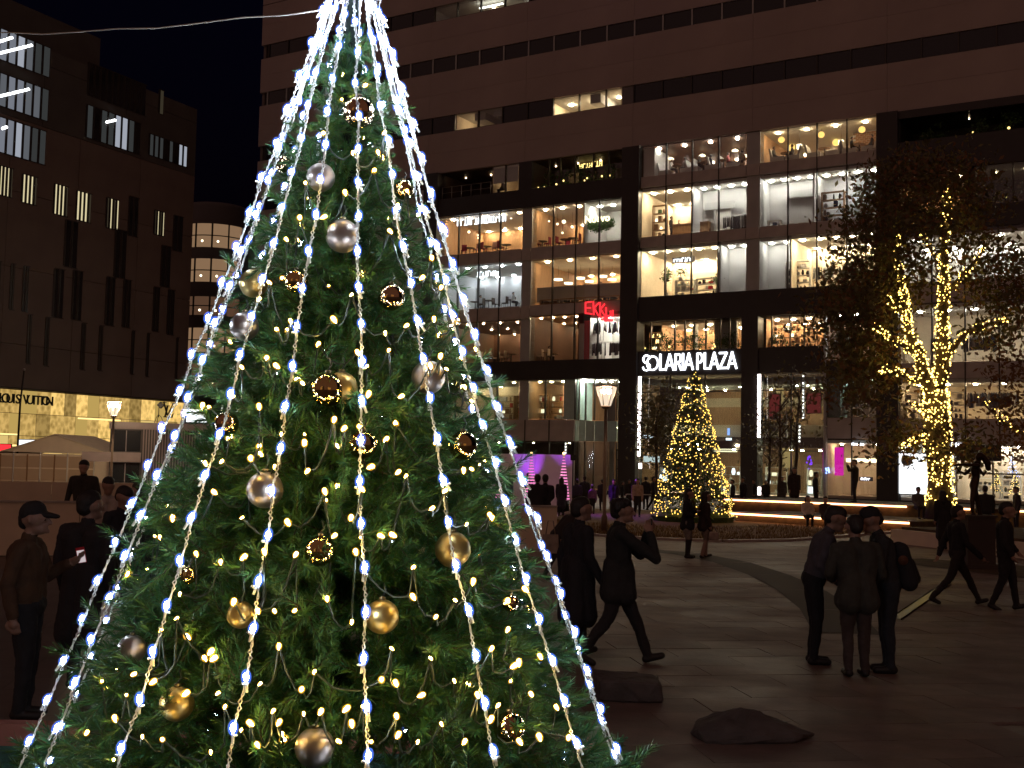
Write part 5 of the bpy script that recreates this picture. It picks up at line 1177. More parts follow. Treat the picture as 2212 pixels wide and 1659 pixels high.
mb = MB(); mb.tube([(-.08, 0, .47), (-.05, 0, .62), (.02, 0, .60), (.05, 0, .43)], .006, 4); mb.build('handle', M['cable'], pb2)
D = 19; person('person with pale scarf standing behind the crowd at the left', at_feet(236, D), hgt(234, 1033, D), R(-60), (.45,.38,.33), (.03,.03,.03), voxel=.018, headdown=.3)
D = 15; person('dark haired man looking down in the middle of the left crowd', at_feet(268, D), hgt(268, 1054, D), R(-30), (.02,.022,.028), headdown=.5, voxel=.014, fingers=True)
D = 17.5; person('man with dark hair at the back of the left crowd', at_feet(306, D), hgt(306, 1044, D), R(160), (.016,.016,.018), voxel=.017)
D = 13; person('person in dark coat with back turned at the right of the left crowd', at_feet(322, D), hgt(321, 1066, D), R(100), (.014,.014,.018), coat=.35, voxel=.014, fingers=True)
D = 16.5; person('person half hidden behind the left side of the big tree', at_feet(366, D), hgt(366, 1048, D), R(90), (.018,.018,.022), voxel=.018)
D = 27.2; person('guard in dark beanie and jacket standing behind the low cream wall', at_feet(183, D), hgt(183, 997, D), R(-85), (.03,.026,.022), (.02,.02,.02), hair='none', cap=((.018,.016,.016), False), voxel=.018, width=1.12, arms={1: ((.16,-.02,.64), (.19,.03,.50)), -1: ((-.16,-.02,.64), (-.18,.03,.50))})
# --- walking pair
D = 13.7; person('man in knee length black coat walking right, left of the curly haired man', at_feet(1253, D), hgt(1255, 1078, D), R(25), (.018,.017,.02), (.02,.02,.022), coat=.27, stride=.07, swing=.05, voxel=.0115, fingers=True, width=1.08)
D = 13.4; p, hn, h, _ = person('curly haired man in dark jacket walking right with both hands raised', at_feet(1340, D), hgt(1335, 1080, D), R(4), (.02,.021,.02), (.024,.022,.022), coat=.43, stride=.20, hair='curly', voxel=.0105, fingers=True, width=1.1, arms={1: ((.13,.16,.66), (.06,.19,.80)), -1: ((-.14,.20,.655), (-.05,.185,.80))})
w = world_of(p, (hn[1][0] + hn[-1][0]) * .5 + Vector((.02, 0, .13))); ph = thing('phone', 'dark phone held up by the curly haired walking man', 'phone', w); MB().box(-.006, .006, -.075, .075, -.036, .036).build('phone_case', M['dkmetal'], ph); MB().box(-.0075, -.0062, -.07, .07, -.032, .032).build('screen', M['darkglass'], ph)
D = 23; p, hn, h, _ = person('stooping person in dark jacket behind the man in the long coat', at_feet(1203, D), 1.62, R(20), (.03,.025,.022), (.028,.026,.026), lean=.75, stride=.12, voxel=.018, arms={1: ((.12,.10,.64), (.11,.06,.50), 0), -1: ((-.12,.12,.62), (-.12,.06,.50), 0)})
tb = thing('tote_bag', 'pale tote bag carried by the stooping person', 'bag', at_feet(1192, D - .3, .52)); mb = MB(); mb.add([(-.17,-.05,0),(.17,-.05,0),(.17,.05,0),(-.17,.05,0),(-.15,-.02,.36),(.15,-.02,.36),(.15,.02,.36),(-.15,.02,.36)], [(0,3,2,1),(4,5,6,7),(0,1,5,4),(1,2,6,5),(2,3,7,6),(3,0,4,7)]); mb.build('bag_body', cloth((.30,.24,.19)), tb); mb = MB(); mb.tube([(-.09, 0, .35), (-.05, 0, .62), (.05, 0, .62), (.09, 0, .35)], .012, 4); mb.build('handle', cloth((.30,.24,.19)), tb)
# --- two women by the small fir
STK = mat('black_tights', (.02,.014,.014), .7); BARE = mat('bare_leg', (.30,.19,.14), .6)
D = 28.9; person('woman in black coat and short skirt by the small lit fir, left of the pair', at_feet(1487, D), hgt(1487, 1057, D), R(-20), (.014,.014,.018), (.20,.17,.15), coat=.46, skirt=.40, hair='long', voxel=.015, legskin=STK, arms={1: ((.12,.05,.66), (.05,.13,.68)), -1: ((-.13,-.01,.64), (-.06,.10,.62))})
p, hn, h, _ = person('woman in dark jacket with pale legs by the small lit fir, right of the pair', at_feet(1524, D), hgt(1522, 1063, D), R(15), (.03,.017,.015), (.20,.15,.12), coat=.47, hair='long', voxel=.015, legskin=BARE, stride=.04)
w = world_of(p, hn[-1][0] + Vector((0, 0, -.33))); hb = thing('handbag', 'small pale handbag at the side of the woman in the dark jacket', 'bag', w + Vector((.08, -.05, 0))); mb = MB(); mb.lathe([(.10, 0), (.13, .03), (.11, .18), (.09, .2)], n=12, sy=.45); mb.build('bag_body', cloth((.34,.27,.22)), hb); mb = MB(); mb.tube([(-.08, 0, .19), (0, 0, .33), (.08, 0, .19)], .01, 5); mb.build('strap', SHOE, hb)
# --- three men
D = 13.7; person('man in grey jacket leaning forward, left of the three men standing together', at_feet(1757, D), hgt(1800, 1104, D) * 1.045, R(-8), (.075,.068,.078), (.014,.014,.016), lean=.30, headdown=.45, voxel=.0105, fingers=True, width=1.1, arms={1: ((.13,.05,.64), (.08,.15,.62)), -1: ((-.14,.0,.63), (-.11,.13,.56))})
D = 12.9; person('man in grey green jacket and brown trousers with his back turned, middle of the three', at_feet(1851, D), hgt(1850, 1120, D) * 1.01, R(92), (.046,.046,.036), (.062,.046,.040), coat=.47, lean=.06, headdown=.3, voxel=.0105, fingers=True, width=1.16, arms={1: ((.17,.01,.64), (.12,.12,.60)), -1: ((-.165,.01,.64), (-.12,.12,.60))})
D = 13.2; p, hn, h, _ = person('man in dark cap facing left, right of the three men standing together', at_feet(1921, D), hgt(1905, 1106, D) * 1.03, R(172), (.028,.028,.028), (.022,.026,.032), hair='none', cap=((.016,.016,.018), True), lean=.22, headdown=.45, voxel=.0105, fingers=True, width=1.08, arms={1: ((.13,.06,.64), (.08,.15,.60)), -1: ((-.13,.04,.64), (-.09,.14,.58))})
bp_ = thing('backpack', 'dark backpack with rusty emblem worn by the man in the cap', 'backpack', world_of(p, Vector((-.11 * h * .5 - .02, 0, .50 * h))), p.rotation_euler.z); bp_.rotation_euler = (0, R(10), p.rotation_euler.z)
fuse('pack', [((-.09, s * .10, .08), .10, (-.07, s * .08, .44), .09, 0) for s in (1, -1)] + [((-.17, 0, .10), .07, (-.15, 0, .28), .06, 0)], bp_, [cloth((.016,.016,.018))], .014)
mb = MB(); mb.lathe([(.001, 0), (.055, .001), (.055, .006)], n=14); e = mb.build('emblem', cloth((.10,.04,.02)), bp_); e.location = (-.05, .195, .34); e.rotation_euler = (R(-90), 0, 0)
for s in (1, -1): mb = MB(); mb.tube([(-.02, s * .09, .46), (.10, s * .10, .52), (.16, s * .10, .36), (.06, s * .11, .12)], .018, 5, sq=(1, .4)); mb.build('shoulder_strap', cloth((.016,.016,.018)), bp_)
# --- two walking at the right edge
D = 20; person('walker in dark clothes striding right beside the statue pedestal', at_feet(2066, D), hgt(2066, 1094, D), R(3), (.018,.017,.018), (.024,.02,.018), stride=.25, swing=.12, voxel=.013, fingers=True, width=1.05)
D = 19.4; person('walker in dark padded jacket near the right edge with hands in front', at_feet(2170, D), hgt(2172, 1087, D), R(-25), (.018,.016,.016), (.02,.018,.018), stride=.09, hair='short', voxel=.013, fingers=True, width=1.22, arms={1: ((.17,.02,.64), (.13,.10,.54)), -1: ((-.17,.0,.63), (-.15,.06,.52))})
# --- people in the middle distance
far = [(1142,1022,1108,56,'dark figure standing left of the middle glowing cone tree',(.02,.02,.03),60,{}),(1214,1032,1104,50,'person in long coat standing in purple light at the end of the purple wall',(.03,.025,.05),80,dict(coat=.25,hair='long')),(1248,1036,1108,52,'person with bag on the back in the purple light, left of the group of three',(.05,.04,.09),100,{}),
 (1264,1029,1108,54,'tallest person of the group in purple light left of the lamp post',(.03,.03,.045),80,{}),(1281,1048,1106,52,'person in pale purple jacket left of the lamp post',(.22,.10,.24),70,dict(legs=(.02,.02,.02))),(1327,1036,1108,53,'person in dark coat right of the lamp post',(.03,.02,.05),-90,dict(coat=.3)),
 (1378,1034,1106,50,'woman in pinkish sweater and dark wide trousers walking toward us',(.40,.28,.25),-90,dict(hair='long',stride=.05)),(1396,1030,1090,60,'dark person behind the woman in the pinkish sweater',(.02,.02,.02),90,{}),(1412,1030,1094,58,'dark person walking beside the small lit fir on its left',(.02,.02,.02),0,dict(stride=.15)),
 (1100,1026,1104,57,'dark figure before the purple wall at the edge of the big tree',(.03,.02,.04),70,{}),(1302,1036,1100,56,'dark person just left of the lamp post among the crowd',(.03,.025,.04),100,{}),(1345,1040,1098,60,'dark person by the entrance right of the lamp post crowd',(.02,.02,.022),0,dict(stride=.12)),(1360,1036,1096,62,'person in dark hooded coat by the bent steel rails',(.025,.022,.022),-90,dict(coat=.3)),(1428,1034,1092,63,'dark person left of the small lit fir near the hall doors',(.022,.02,.02),180,dict(stride=.12)),
 (1630,1036,1090,64,'dark person walking before the middle column',(.02,.018,.018),180,dict(stride=.15)),(1655,1038,1090,66,'dark person standing near the middle column',(.03,.025,.022),-90,{}),(1762,1020,1078,63,'dark person before the magenta hangings',(.02,.018,.02),0,{}),(1690,1030,1082,66,'person in grey coat under the slender trees',(.06,.055,.05),-90,dict(coat=.3)),(2195,1052,1120,44,'dark person at the right picture edge behind the walkers',(.02,.018,.018),180,{}),
 (1583,1036,1092,56,'dark person behind the small lit fir on its right',(.02,.018,.018),180,{}),(1606,1031,1094,56,'broad dark person right of the small lit fir',(.018,.016,.018),190,dict(width=1.25)),
 (1716,1010,1078,62,'woman in dark coat and skirt under the slender trees',(.03,.02,.018),-90,dict(coat=.36,hair='long',legskin=STK)),
 (2036,1060,1160,34,'woman in long dark coat standing before the lit tree trunk',(.016,.015,.014),90,dict(coat=.22,hair='long')),(2128,1050,1140,40,'man in dark jacket standing behind the statue',(.022,.02,.02),85,dict(width=1.2))]
for x, yt, yb, D, lb, c, yw, kw in far:
    person(lb, at_feet(x, D), hgt(x, yt, D), R(yw), c, kw.pop('legs', (.02,.018,.02)), voxel=.028, **kw)
zt = .80; D = 52; person('man on the upper step taking a photo with raised arms before the shop window', at_feet(1847, D, zt), hgt(1847, 993, D, zt), R(172), (.02,.018,.016), voxel=.026, width=1.2, arms={1: ((.14,.12,.74), (.08,.17,.86)), -1: ((-.14,.12,.74), (-.08,.17,.86))})
for x, yt, D, z, lb, c, hr in ((1745, 1066, 44.6, .0, 'woman in white sweater sitting on the lower lit step', (.55,.46,.40), 'long'), (1783, 1062, 43.7, .0, 'person in dark coat sitting beside the woman in the white sweater', (.05,.04,.035), 'short'), (1983, 1046, 45.2, .4, 'person in pale hood sitting on the upper lit step', (.12,.11,.11), 'short')):
    person(lb, at_feet(x, D, z), 1.62, R(-90), c, (.02,.02,.02), seat=True, hair=hr, voxel=.024)
for x, yt, D, lb in ((1162, 1050, 30.2, 'dark seated figure on the cream wall, left of two'), (1179, 1048, 30.4, 'dark seated figure on the cream wall, right of two')):
    person(lb, at_feet(x, D, .73), 1.62, R(90), (.02,.018,.022), seat=True, voxel=.022)
# --- bronze dancer on its pedestal
BRZ = mat('bronze', (.045,.028,.018), .35, .8, var=.3, vscale=8); D = 27.5; q0 = at_feet(2108, D); zp = hgt(2108, 1112, D)
pe = thing('statue_pedestal', 'dark stone pedestal under the bronze dancer on the right', 'pedestal', q0); MB().box(-.32, .32, -.32, .32, .12, zp - .05).build('shaft', M['bandstone'], pe); MB().box(-.42, .42, -.42, .42, 0, .12).build('base', M['bandstone'], pe); MB().box(-.36, .36, -.36, .36, zp - .05, zp).build('cap_stone', M['bandstone'], pe)
stt = thing('statue', 'bronze statue of a dancer with arms stretched left and hair flung back', 'statue', (q0.x, q0.y, zp))
S = lambda x, y: Vector((atd(x, y, D).x - q0.x, 0, atd(x, y, D).z - zp))
def sp(a, ra, b, rb_, ya=0, yb=0): A, B = S(*a), S(*b); A.y = ya; B.y = yb; return (A, ra, B, rb_, 0)
pr = [sp((2118, 1112), .05, (2112, 1080), .06, .03, .03), sp((2112, 1080), .06, (2103, 1050), .085, .03, .03), sp((2097, 1104), .04, (2097, 1080), .055, -.1, -.08), sp((2097, 1082), .055, (2104, 1050), .085, -.08, -.03), sp((2104, 1048), .105, (2108, 1032), .09), sp((2108, 1032), .085, (2106, 1014), .10), sp((2106, 1014), .10, (2111, 1002), .085),
 sp((2108, 1006), .055, (2090, 1004), .045, -.12, -.14), sp((2090, 1004), .042, (2062, 1004), .03, -.14, -.14), sp((2062, 1004), .028, (2054, 1006), .02, -.14, -.14), sp((2104, 1012), .045, (2088, 1024), .04, .12, .10), sp((2088, 1024), .036, (2074, 1018), .028, .10, .06), sp((2074, 1018), .028, (2064, 1006), .02, .06, 0),
 sp((2112, 1000), .045, (2114, 994), .045), sp((2115, 988), .085, (2117, 984), .085), sp((2122, 986), .07, (2133, 1000), .075), sp((2133, 1000), .08, (2135, 1012), .06), sp((2118, 1012), .04, (2128, 1026), .03, .1, .1), sp((2128, 1026), .03, (2134, 1018), .022, .1, .1), sp((2100, 1112), .05, (2094, 1115), .04, -.1, -.1), sp((2118, 1113), .05, (2126, 1116), .04, .03, .03)]
fuse('body', pr, stt, [BRZ], .017, 3)
# --- stone seats on the plaza
STONE = mat('rough_boulder', (.085,.068,.06), .85, var=.3, vscale=4, bump=.9, bscale=9)
import bmesh
for x, yb, D, wx, wy, hz, seed, lb in ((1362, 1497, 11.5, .34, .30, .25, 4, 'low square boulder seat in front of the walking pair'), (1612, 1582, 9.95, .46, .30, .22, 8, 'flat pointed boulder seat nearest the camera')):
    g = random.Random(seed); bo = thing('boulder', lb, 'boulder', at_feet(x, D)); bm = bmesh.new()
    pts = [(sx * wx * g.uniform(.75, 1), sy * wy * g.uniform(.7, 1), z * hz * g.uniform(.75, 1.0)) for sx in (-1, -.4, .4, 1) for sy in (-1, 0, 1) for z in (0, .9)]
    if seed == 8: pts = [(p[0], p[1], p[2] * (.62 if p[0] < .1 else .35)) for p in pts] + [(-.02, .05, hz * 1.12), (.1, 0, hz * .95), (.62, .02, .02)]
    for p in pts: bm.verts.new(p)
    bmesh.ops.convex_hull(bm, input=bm.verts); bmesh.ops.delete(bm, geom=[v for v in bm.verts if not v.link_faces], context='VERTS')
    bmesh.ops.bevel(bm, geom=bm.edges[:], offset=.018, segments=1, affect='EDGES'); bmesh.ops.subdivide_edges(bm, edges=bm.edges[:], cuts=3, use_grid_fill=True); bmesh.ops.triangulate(bm, faces=bm.faces[:])
    from mathutils import noise
    for v in bm.verts: v.co += v.co.normalized() * (noise.noise(v.co * 9) * .022 + noise.noise(v.co * 24) * .010)
    me = bpy.data.meshes.new('boulder_body'); bm.to_mesh(me); bm.free(); me.materials.append(STONE); link('boulder_body', me, bo)
# --- bent steel rails by the entrance
for x, D, lb in ((1364, 58, 'bent steel rail by the entrance, left of two'), (1398, 58, 'bent steel rail by the entrance, right of two')):
    o = thing('barrier_rail', lb, 'rail', at_feet(x, D)); mb = MB(); mb.tube([(-.3, 0, 0), (-.3, 0, .7), (-.2, 0, .8), (.2, 0, .8), (.3, 0, .7), (.3, 0, 0)], .03, 6); mb.build('rail', M['steel'], o); MB().box(-.38, -.22, -.08, .08, 0, .02).build('foot_plate', M['steel'], o); MB().box(.22, .38, -.08, .08, 0, .02).build('foot_plate', M['steel'], o)
#--PART7--
# ------------------------------------------------------------------ signs on the front
def onf(name, label, cat, u, w, z, group=None, rz=0): return thing(name, label, cat, BM @ Vector((u, w, z)), -TH + rz, group)
sg = onf('building_sign', 'large glowing white lettered sign on the dark beam above the hall entrance', 'sign', 0, 0, 0)
u0, u1 = fu(1388, 798, -.2), fu(1586, 798, -.2); zb, zt = 9.22, 10.36; H_ = zt - zb; cw = (u1 - u0)
def glyph(ch, x, w):
    L = lambda *p: [(x + a * w, zb + b * H_) for a, b in p]
    return {'S': [[(x + a, zb + b) for a, b in arc(w*.5, H_*.73, w*.42, H_*.25, 10, 270, 12)] + [(x + a, zb + b) for a, b in arc(w*.5, H_*.24, w*.46, H_*.24, 90, -170, 12)]],
     'O': [[(x + a, zb + b) for a, b in arc(w*.5, H_*.46, w*.5, H_*.44, 0, 360, 22)]], 'L': [L((.2,1),(.2,.03),(.9,.03))], 'A': [L((.05,0),(.5,1),(.95,0)), L((.25,.3),(.75,.3))],
     'R': [L((.15,0),(.15,.97),(.6,.97)), [(x + a, zb + b) for a, b in arc(w*.55, H_*.72, w*.33, H_*.25, 90, -90, 8)], L((.55,.47),(.2,.47)), L((.5,.47),(.92,0))], 'I': [L((.5,0),(.5,1))],
     'P': [L((.2,0),(.2,.97),(.6,.97)), [(x + a, zb + b) for a, b in arc(w*.55, H_*.70, w*.36, H_*.27, 90, -90, 8)], L((.55,.43),(.25,.43))], 'Z': [L((.08,.97),(.9,.97),(.1,.03),(.95,.03))]}[ch]
x = u0
for ch, w, gap in (('S', .085, -.035), ('O', .125, .012), ('L', .07, .0), ('A', .10, .004), ('R', .082, .0), ('I', .028, .0), ('A', .10, .03), ('P', .075, .008), ('L', .065, .0), ('A', .10, .002), ('Z', .09, .0), ('A', .10, 0)):
    mb = MB()
    for s in glyph(ch, x, w * cw * .985): stroke(mb, s, .10 if ch in 'SO' else .13, .07)
    o = mb.build('letter', M['e_white'], sg); o.location = (0, -.15, 0); x += (w + gap) * cw * .985
def blocksign(label, x0, x1, y0, y1, w, m, n, seed, back=None):
    """far lettering too small to read: a row of glowing strokes"""
    (a, zt), (b, _), (_, zb) = fac(x0, y0, w), fac(x1, y0, w), fac(x0, y1, w); g = random.Random(seed)
    o = onf('shop_sign', label, 'sign', a, w, zb); W_ = b - a; H2 = zt - zb; cwid = W_ / n
    if back: MB().box(-.15, W_ + .15, .06, .12, -H2 * .35, H2 * 1.35).build('sign_board', M[back], o)
    for i in range(n):
        k = g.random(); mb = MB(); xx = i * cwid; h = H2 * g.choice((1, 1, .75)); sw = cwid * .22
        for st in ([(0.1,0),(.1,h)], [(.1,h),(.75*cwid,h)]) if k < .4 else ([(.1*cwid,0),(.1*cwid,h)], [(.1*cwid,h*.5),(.75*cwid,h*.5)], [(.75*cwid,0),(.75*cwid,h)]) if k < .7 else ([(.4*cwid,0),(.4*cwid,h)], [(.1*cwid,0),(.75*cwid,0)]): stroke(mb, [(xx + p[0] * (1 if p[0] != .1 else cwid), p[1]) for p in st], sw, .04)
        mb.build('letter', M[m], o)
blocksign('glowing white restaurant sign hung inside the upper left restaurant windows', 988, 1094, 476, 488, .9, 'e_white', 14, 1)
blocksign('short glowing white sign inside the pale cafe below the upper left restaurant', 1030, 1078, 588, 598, .9, 'e_white', 8, 2)
blocksign('white lettered sign on a black board above the bright shop with plants', 1456, 1496, 559, 566, 1.0, 'e_white', 7, 3, 'black')
blocksign('glowing yellow sign in the plant terrace windows, upper of two', 1263, 1300, 336, 343, 2.2, 'e_yellow', 6, 4); blocksign('glowing yellow sign in the plant terrace windows, lower of two', 1252, 1302, 353, 364, 2.2, 'e_yellow', 7, 5)
blocksign('dim white lettering on the black board in the top floor restaurant', 1466, 1492, 339, 344, 5.0, 'e_cream', 6, 6, 'black')
blocksign('small white shop sign above the shelf lit shop right of the hall', 1840, 1866, 957, 962, -.15, 'e_white', 9, 7); blocksign('small white lettering on the dark counter below the photographing man', 1860, 1880, 1032, 1037, -.12, 'e_white', 5, 8, 'black')
blocksign('row of white letters on the black shop fascia right of the lit tree trunk', 2033, 2092, 956, 966, -.15, 'e_white', 8, 9); blocksign('small white characters on the black shop fascia below the row of letters', 2046, 2060, 973, 988, -.15, 'e_white', 2, 10)
# red angular sign
sr = onf('shop_sign', 'red glowing angular lettered sign hanging over the clothes shop', 'sign', 0, -.25, 0)
def rs(letters):
    for strokes in letters:
        mb = MB()
        for s in strokes: stroke(mb, [fac(1264 + a * 60, 650 + b * 36, -.25) for a, b in s], .115, .06)
        mb.build('letter', M['e_red'], sr)
rs([[[(.02,.12),(.02,.72)], [(.02,.1),(.22,.06)], [(.02,.42),(.2,.42)], [(.02,.74),(.24,.78)]], [[(.30,.05),(.32,.82)], [(.50,.12),(.32,.42),(.48,.86)]], [[(.54,.12),(.55,.88)], [(.70,.2),(.56,.5),(.72,.9)]], [[(.76,.42),(.77,.92),(.90,.9)]], [[(.92,.62),(.92,.86)], [(1.0,.58),(1.0,.86)]], [[(.50,1.0),(.98,.96)], [(.56,1.1),(1.0,1.08)], [(.7,1.2),(1.0,1.2)]]])
# vertical light strips of the entrance hall
for x, y0, y1, w, lb in ((1382, 813, 985, -.42, 'tall vertical light strip on the dark column left of the small fir'), (1640, 808, 945, -.42, 'tall vertical light strip on the dark middle column, upper length'), (1640, 1050, 1069, -.42, 'short bright light tube at the foot of the dark middle column'), (1735, 800, 905, 2.0, 'beaded vertical light strip inside the hall right of the middle column'), (1383, 1003, 1012, -.42, 'short light block low on the dark column left of the small fir'), (1224, 828, 980, 2.2, 'beaded vertical light strip inside the curved glass corner'), (1597, 920, 948, 6, 'short vertical light bar deep inside the hall right of the small fir'), (1727, 915, 955, 3, 'short beaded light strip low in the hall right of the middle column')):
    u, z1 = fac(x, y0, w); _, z0 = fac(x, y1, w); o = onf('light_strip', lb, 'light strip', u, w, z0, 'vertical light strips of the entrance hall'); n = max(2, int((z1 - z0) / .24))
    thin = 'beaded' in lb or 'bar' in lb
    MB().box(-.1, .1, .03, .06, 0, z1 - z0).build('strip_channel', M['greycol'], o)
    for i in range(n):
        k = ('bead', thin)
        if k not in _cache:
            mb = MB(); mb.box(-.05 if thin else -.11, .05 if thin else .11, 0, .03, .0, .12 if thin else .225); _cache[k] = mb.mesh('light_segment', M['e_strip'])
        link('light_segment', _cache[k], o, (0, 0, i * (z1 - z0) / n))
# ------------------------------------------------------------------ things inside the shops
def copy_tree(o, loc, rz, label):
    c = o.copy(); COL.objects.link(c); c.location = loc; c.rotation_euler = (0, 0, rz); c['label'] = label
    for ch in o.children:
        d = ch.copy(); COL.objects.link(d); d.parent = c
        for e in ch.children: f = e.copy(); COL.objects.link(f); f.parent = d
    return c
ORD = ['first', 'second', 'third', 'fourth', 'fifth', 'sixth', 'seventh', 'eighth', 'ninth', 'tenth']
def mk_table(m, n):
    o = thing('cafe_table', n, 'table', group='tables in the restaurant windows'); mb = MB(); mb.lathe([(.42, .71), (.42, .75)], n=14, smooth=False); mb.build('table_top', M[m], o); mb = MB(); mb.tube([(0, 0, .02), (0, 0, .71)], .04, 6); mb.build('stem', M['dkmetal'], o); mb = MB(); mb.lathe([(.24, 0), (.22, .03)], n=12); mb.build('foot', M['dkmetal'], o); return o
def mk_chair(m, n):
    o = thing('chair', n, 'chair', group='chairs in the restaurant windows'); MB().box(-.21, .21, -.21, .21, .42, .48).build('seat', M[m], o); MB().box(-.21, .21, .17, .22, .48, .98).build('backrest', M[m], o)
    for a in (-.18, .18):
        for b in (-.18, .18): MB().box(a - .02, a + .02, b - .02, b + .02, 0, .42).build('leg', M['dkmetal'], o)
    return o
protos = {}
def put(kind, m, x, w, zf, rz, label):
    u = fu(x, 500, w) if x > 60 else x
    # the pixel column is read at the floor's own height
    p = BM @ Vector((u, w, zf)); k = (kind, m)
    if k not in protos: protos[k] = (mk_table if kind == 't' else mk_chair)(m, label); o = protos[k]; o.location = p; o.rotation_euler = (0, 0, rz - TH); return o
    return copy_tree(protos[k], p, rz - TH, label)
for i, (x, m) in enumerate(((1003, 'burg'), (1030, 'pinkfab'), (1046, 'burg'), (1068, 'pinkfab'), (1082, 'burg'))): put('c', m, x, 1.0, 19.2, (.4, -.3, 2.8, .2, 3.0)[i], '%s fabric chair, %s from the left in the upper left restaurant window' % ('burgundy' if m == 'burg' else 'pink', ORD[i]))
for i, x in enumerate((1016, 1052, 1094)): put('t', 'dkbrown', x, 1.5, 19.2, 0, 'dark round table, %s from the left in the upper left restaurant window' % ORD[i])
for i, (x, w) in enumerate(((1172, 1.5), (1222, 1.6), (1238, 1.4))): put('t', 'dkbrown', x, w, 19.2, 0, 'dark round table, %s from the left in the restaurant beside the plant wall sign' % ORD[i])
for i, (x, w, r) in enumerate(((1162, 1.2, 1.5), (1183, 1.3, -1.5), (1208, 1.3, 1.5), (1248, 1.1, -1.5), (1225, 2.6, 0))): put('c', 'burg', x, w, 19.2, r, 'burgundy chair, %s from the left in the restaurant beside the plant wall sign' % ORD[i])
for i, (x, w) in enumerate(((1030, 1.4), (1059, 1.2), (1106, 1.6))): put('t', 'dkbrown', x, w, 14.65, 0, 'dark round table, %s from the left in the pale cafe' % ORD[i])
for i, (x, w) in enumerate(((1044, 1.3), (1073, 1.5), (1094, 1.3), (1118, 1.5))): put('c', 'dkbrown', x, w, 14.65, 1.5 if i % 2 else -1.5, 'dark chair, %s from the left in the pale cafe' % ORD[i])
for i, (x, w) in enumerate(((1060, 2), (1090, 2.4), (1110, 1.6), (1160, 2), (1185, 1.7), (1200, 2.6))): put('t', 'wood', x, w, 10.25, 0, 'wooden round table, %s from the left in the dim brown restaurant' % ORD[i])
for i, (x, w) in enumerate(((1050, 1.3), (1078, 1.6), (1102, 1.3), (1172, 1.3), (1195, 1.2))): put('c', 'cream', x, w, 10.25, (1.5, -1.5)[i % 2], 'pale chair, %s from the left in the dim brown restaurant' % ORD[i])
for i, x in enumerate((1462, 1517, 1562)): put('t', 'wood', x, .9, 23.8, 0, 'wooden table, %s from the left in the top restaurant with black board' % ORD[i])
for i, x in enumerate((1698, 1780, 1856)): put('t', 'wood', x, 1.0, 23.8, 0, 'wooden table, %s from the left in the top restaurant with round paper lamps' % ORD[i])
def bench(label, x, w, zf, flip):
    o = onf('booth_seat', label, 'bench', fu(x, 400, w), w, zf, 'white booth seats in the top restaurants'); MB().box(-.5, .5, -.5, .5, 0, .42).build('seat', M['white'], o)
    s = -1 if flip else 1; mb = MB(); mb.prism([(s*.36, .42), (s*.5, .42), (s*.62, 1.05), (s*.52, 1.05)] if not flip else [(s*.5, .42), (s*.36, .42), (s*.52, 1.05), (s*.62, 1.05)], -.5, .5); mb.build('backrest', M['white'], o)
for i, (x, f) in enumerate(((1440, 1), (1487, 0), (1500, 1), (1541, 0), (1548, 1), (1588, 0))): bench('white booth seat, %s from the left in the top restaurant with black board' % ORD[i], x, .95, 23.8, f)
for i, (x, f) in enumerate(((1683, 1), (1716, 0), (1760, 1), (1802, 0), (1838, 1), (1880, 0))): bench('white booth seat, %s from the left in the top restaurant with round paper lamps' % ORD[i], x, .95, 23.8, f)
def lamp(label, x, y, w, r, kind, m, ztop, grp):
    u, z = fac(x, y, w); o = onf('pendant_lamp', label, 'lamp', u, w, z, grp); mb = MB()
    if kind == 'globe': mb.ball((0, 0, 0), r, 14, 10, sz=.95)
    elif kind == 'saucer': mb.lathe([(r, -.04), (r * .9, .02), (r * .3, .10), (.03, .13)], n=14)
    elif kind == 'disc': mb.lathe([(r, -.06), (r, .06)], n=20, smooth=False)
    else: mb.box(-r, r, -r, r, -r, r)
    mb.build('lamp_shade', M[m], o); mb = MB(); mb.tube([(0, 0, r * .9 if kind != 'saucer' else .13), (0, 0, max(.2, ztop - z))], .012, 4); mb.build('cord', M['dkmetal'], o)
M['paper'] = glow('paper_lamp', (1.0,.60,.16), 1.9)
for i, (x, y) in enumerate(((1688, 302), (1774, 291), (1862, 280))): lamp('round glowing paper lamp, %s from the left in the top restaurant' % ORD[i], x, y, 1.2, .235, 'globe', 'paper', 26.05, 'paper lamps of the top restaurant')
for i, (x, y) in enumerate(((1662, 321), (1710, 319), (1806, 308))): lamp('half hidden paper lamp deep in the top restaurant, %s from the left' % ORD[i], x, y, 4.5, .26, 'globe', 'paper', 26.05, 'paper lamps of the top restaurant')
for i, (x, y) in enumerate(((1727, 317), (1817, 308))): lamp('square glowing lantern between the booths, %s from the left' % ORD[i], x, y, 1.0, .16, 'box', 'e_cream', 26.05, 'square lanterns of the top restaurant')
for i, (x, y) in enumerate(((1449, 343), (1517, 336), (1588, 325), (1610, 337))): lamp('glowing saucer lamp, %s from the left in the restaurant with the black board' % ORD[i], x, y, 3.0, .26, 'saucer', 'e_cream', 26.05, 'saucer lamps over the booths')
for i, (x, y) in enumerate(((1206, 604), (1228, 612), (1254, 601), (1273, 608), (1302, 597), (1322, 604))): lamp('round flat glowing ceiling lamp, %s from the left above the low screen wall' % ORD[i], x, y, 3.0 if i % 2 == 0 else 4.5, .36, 'disc', 'e_cream', 18.1, 'flat round lamps above the low screen wall')
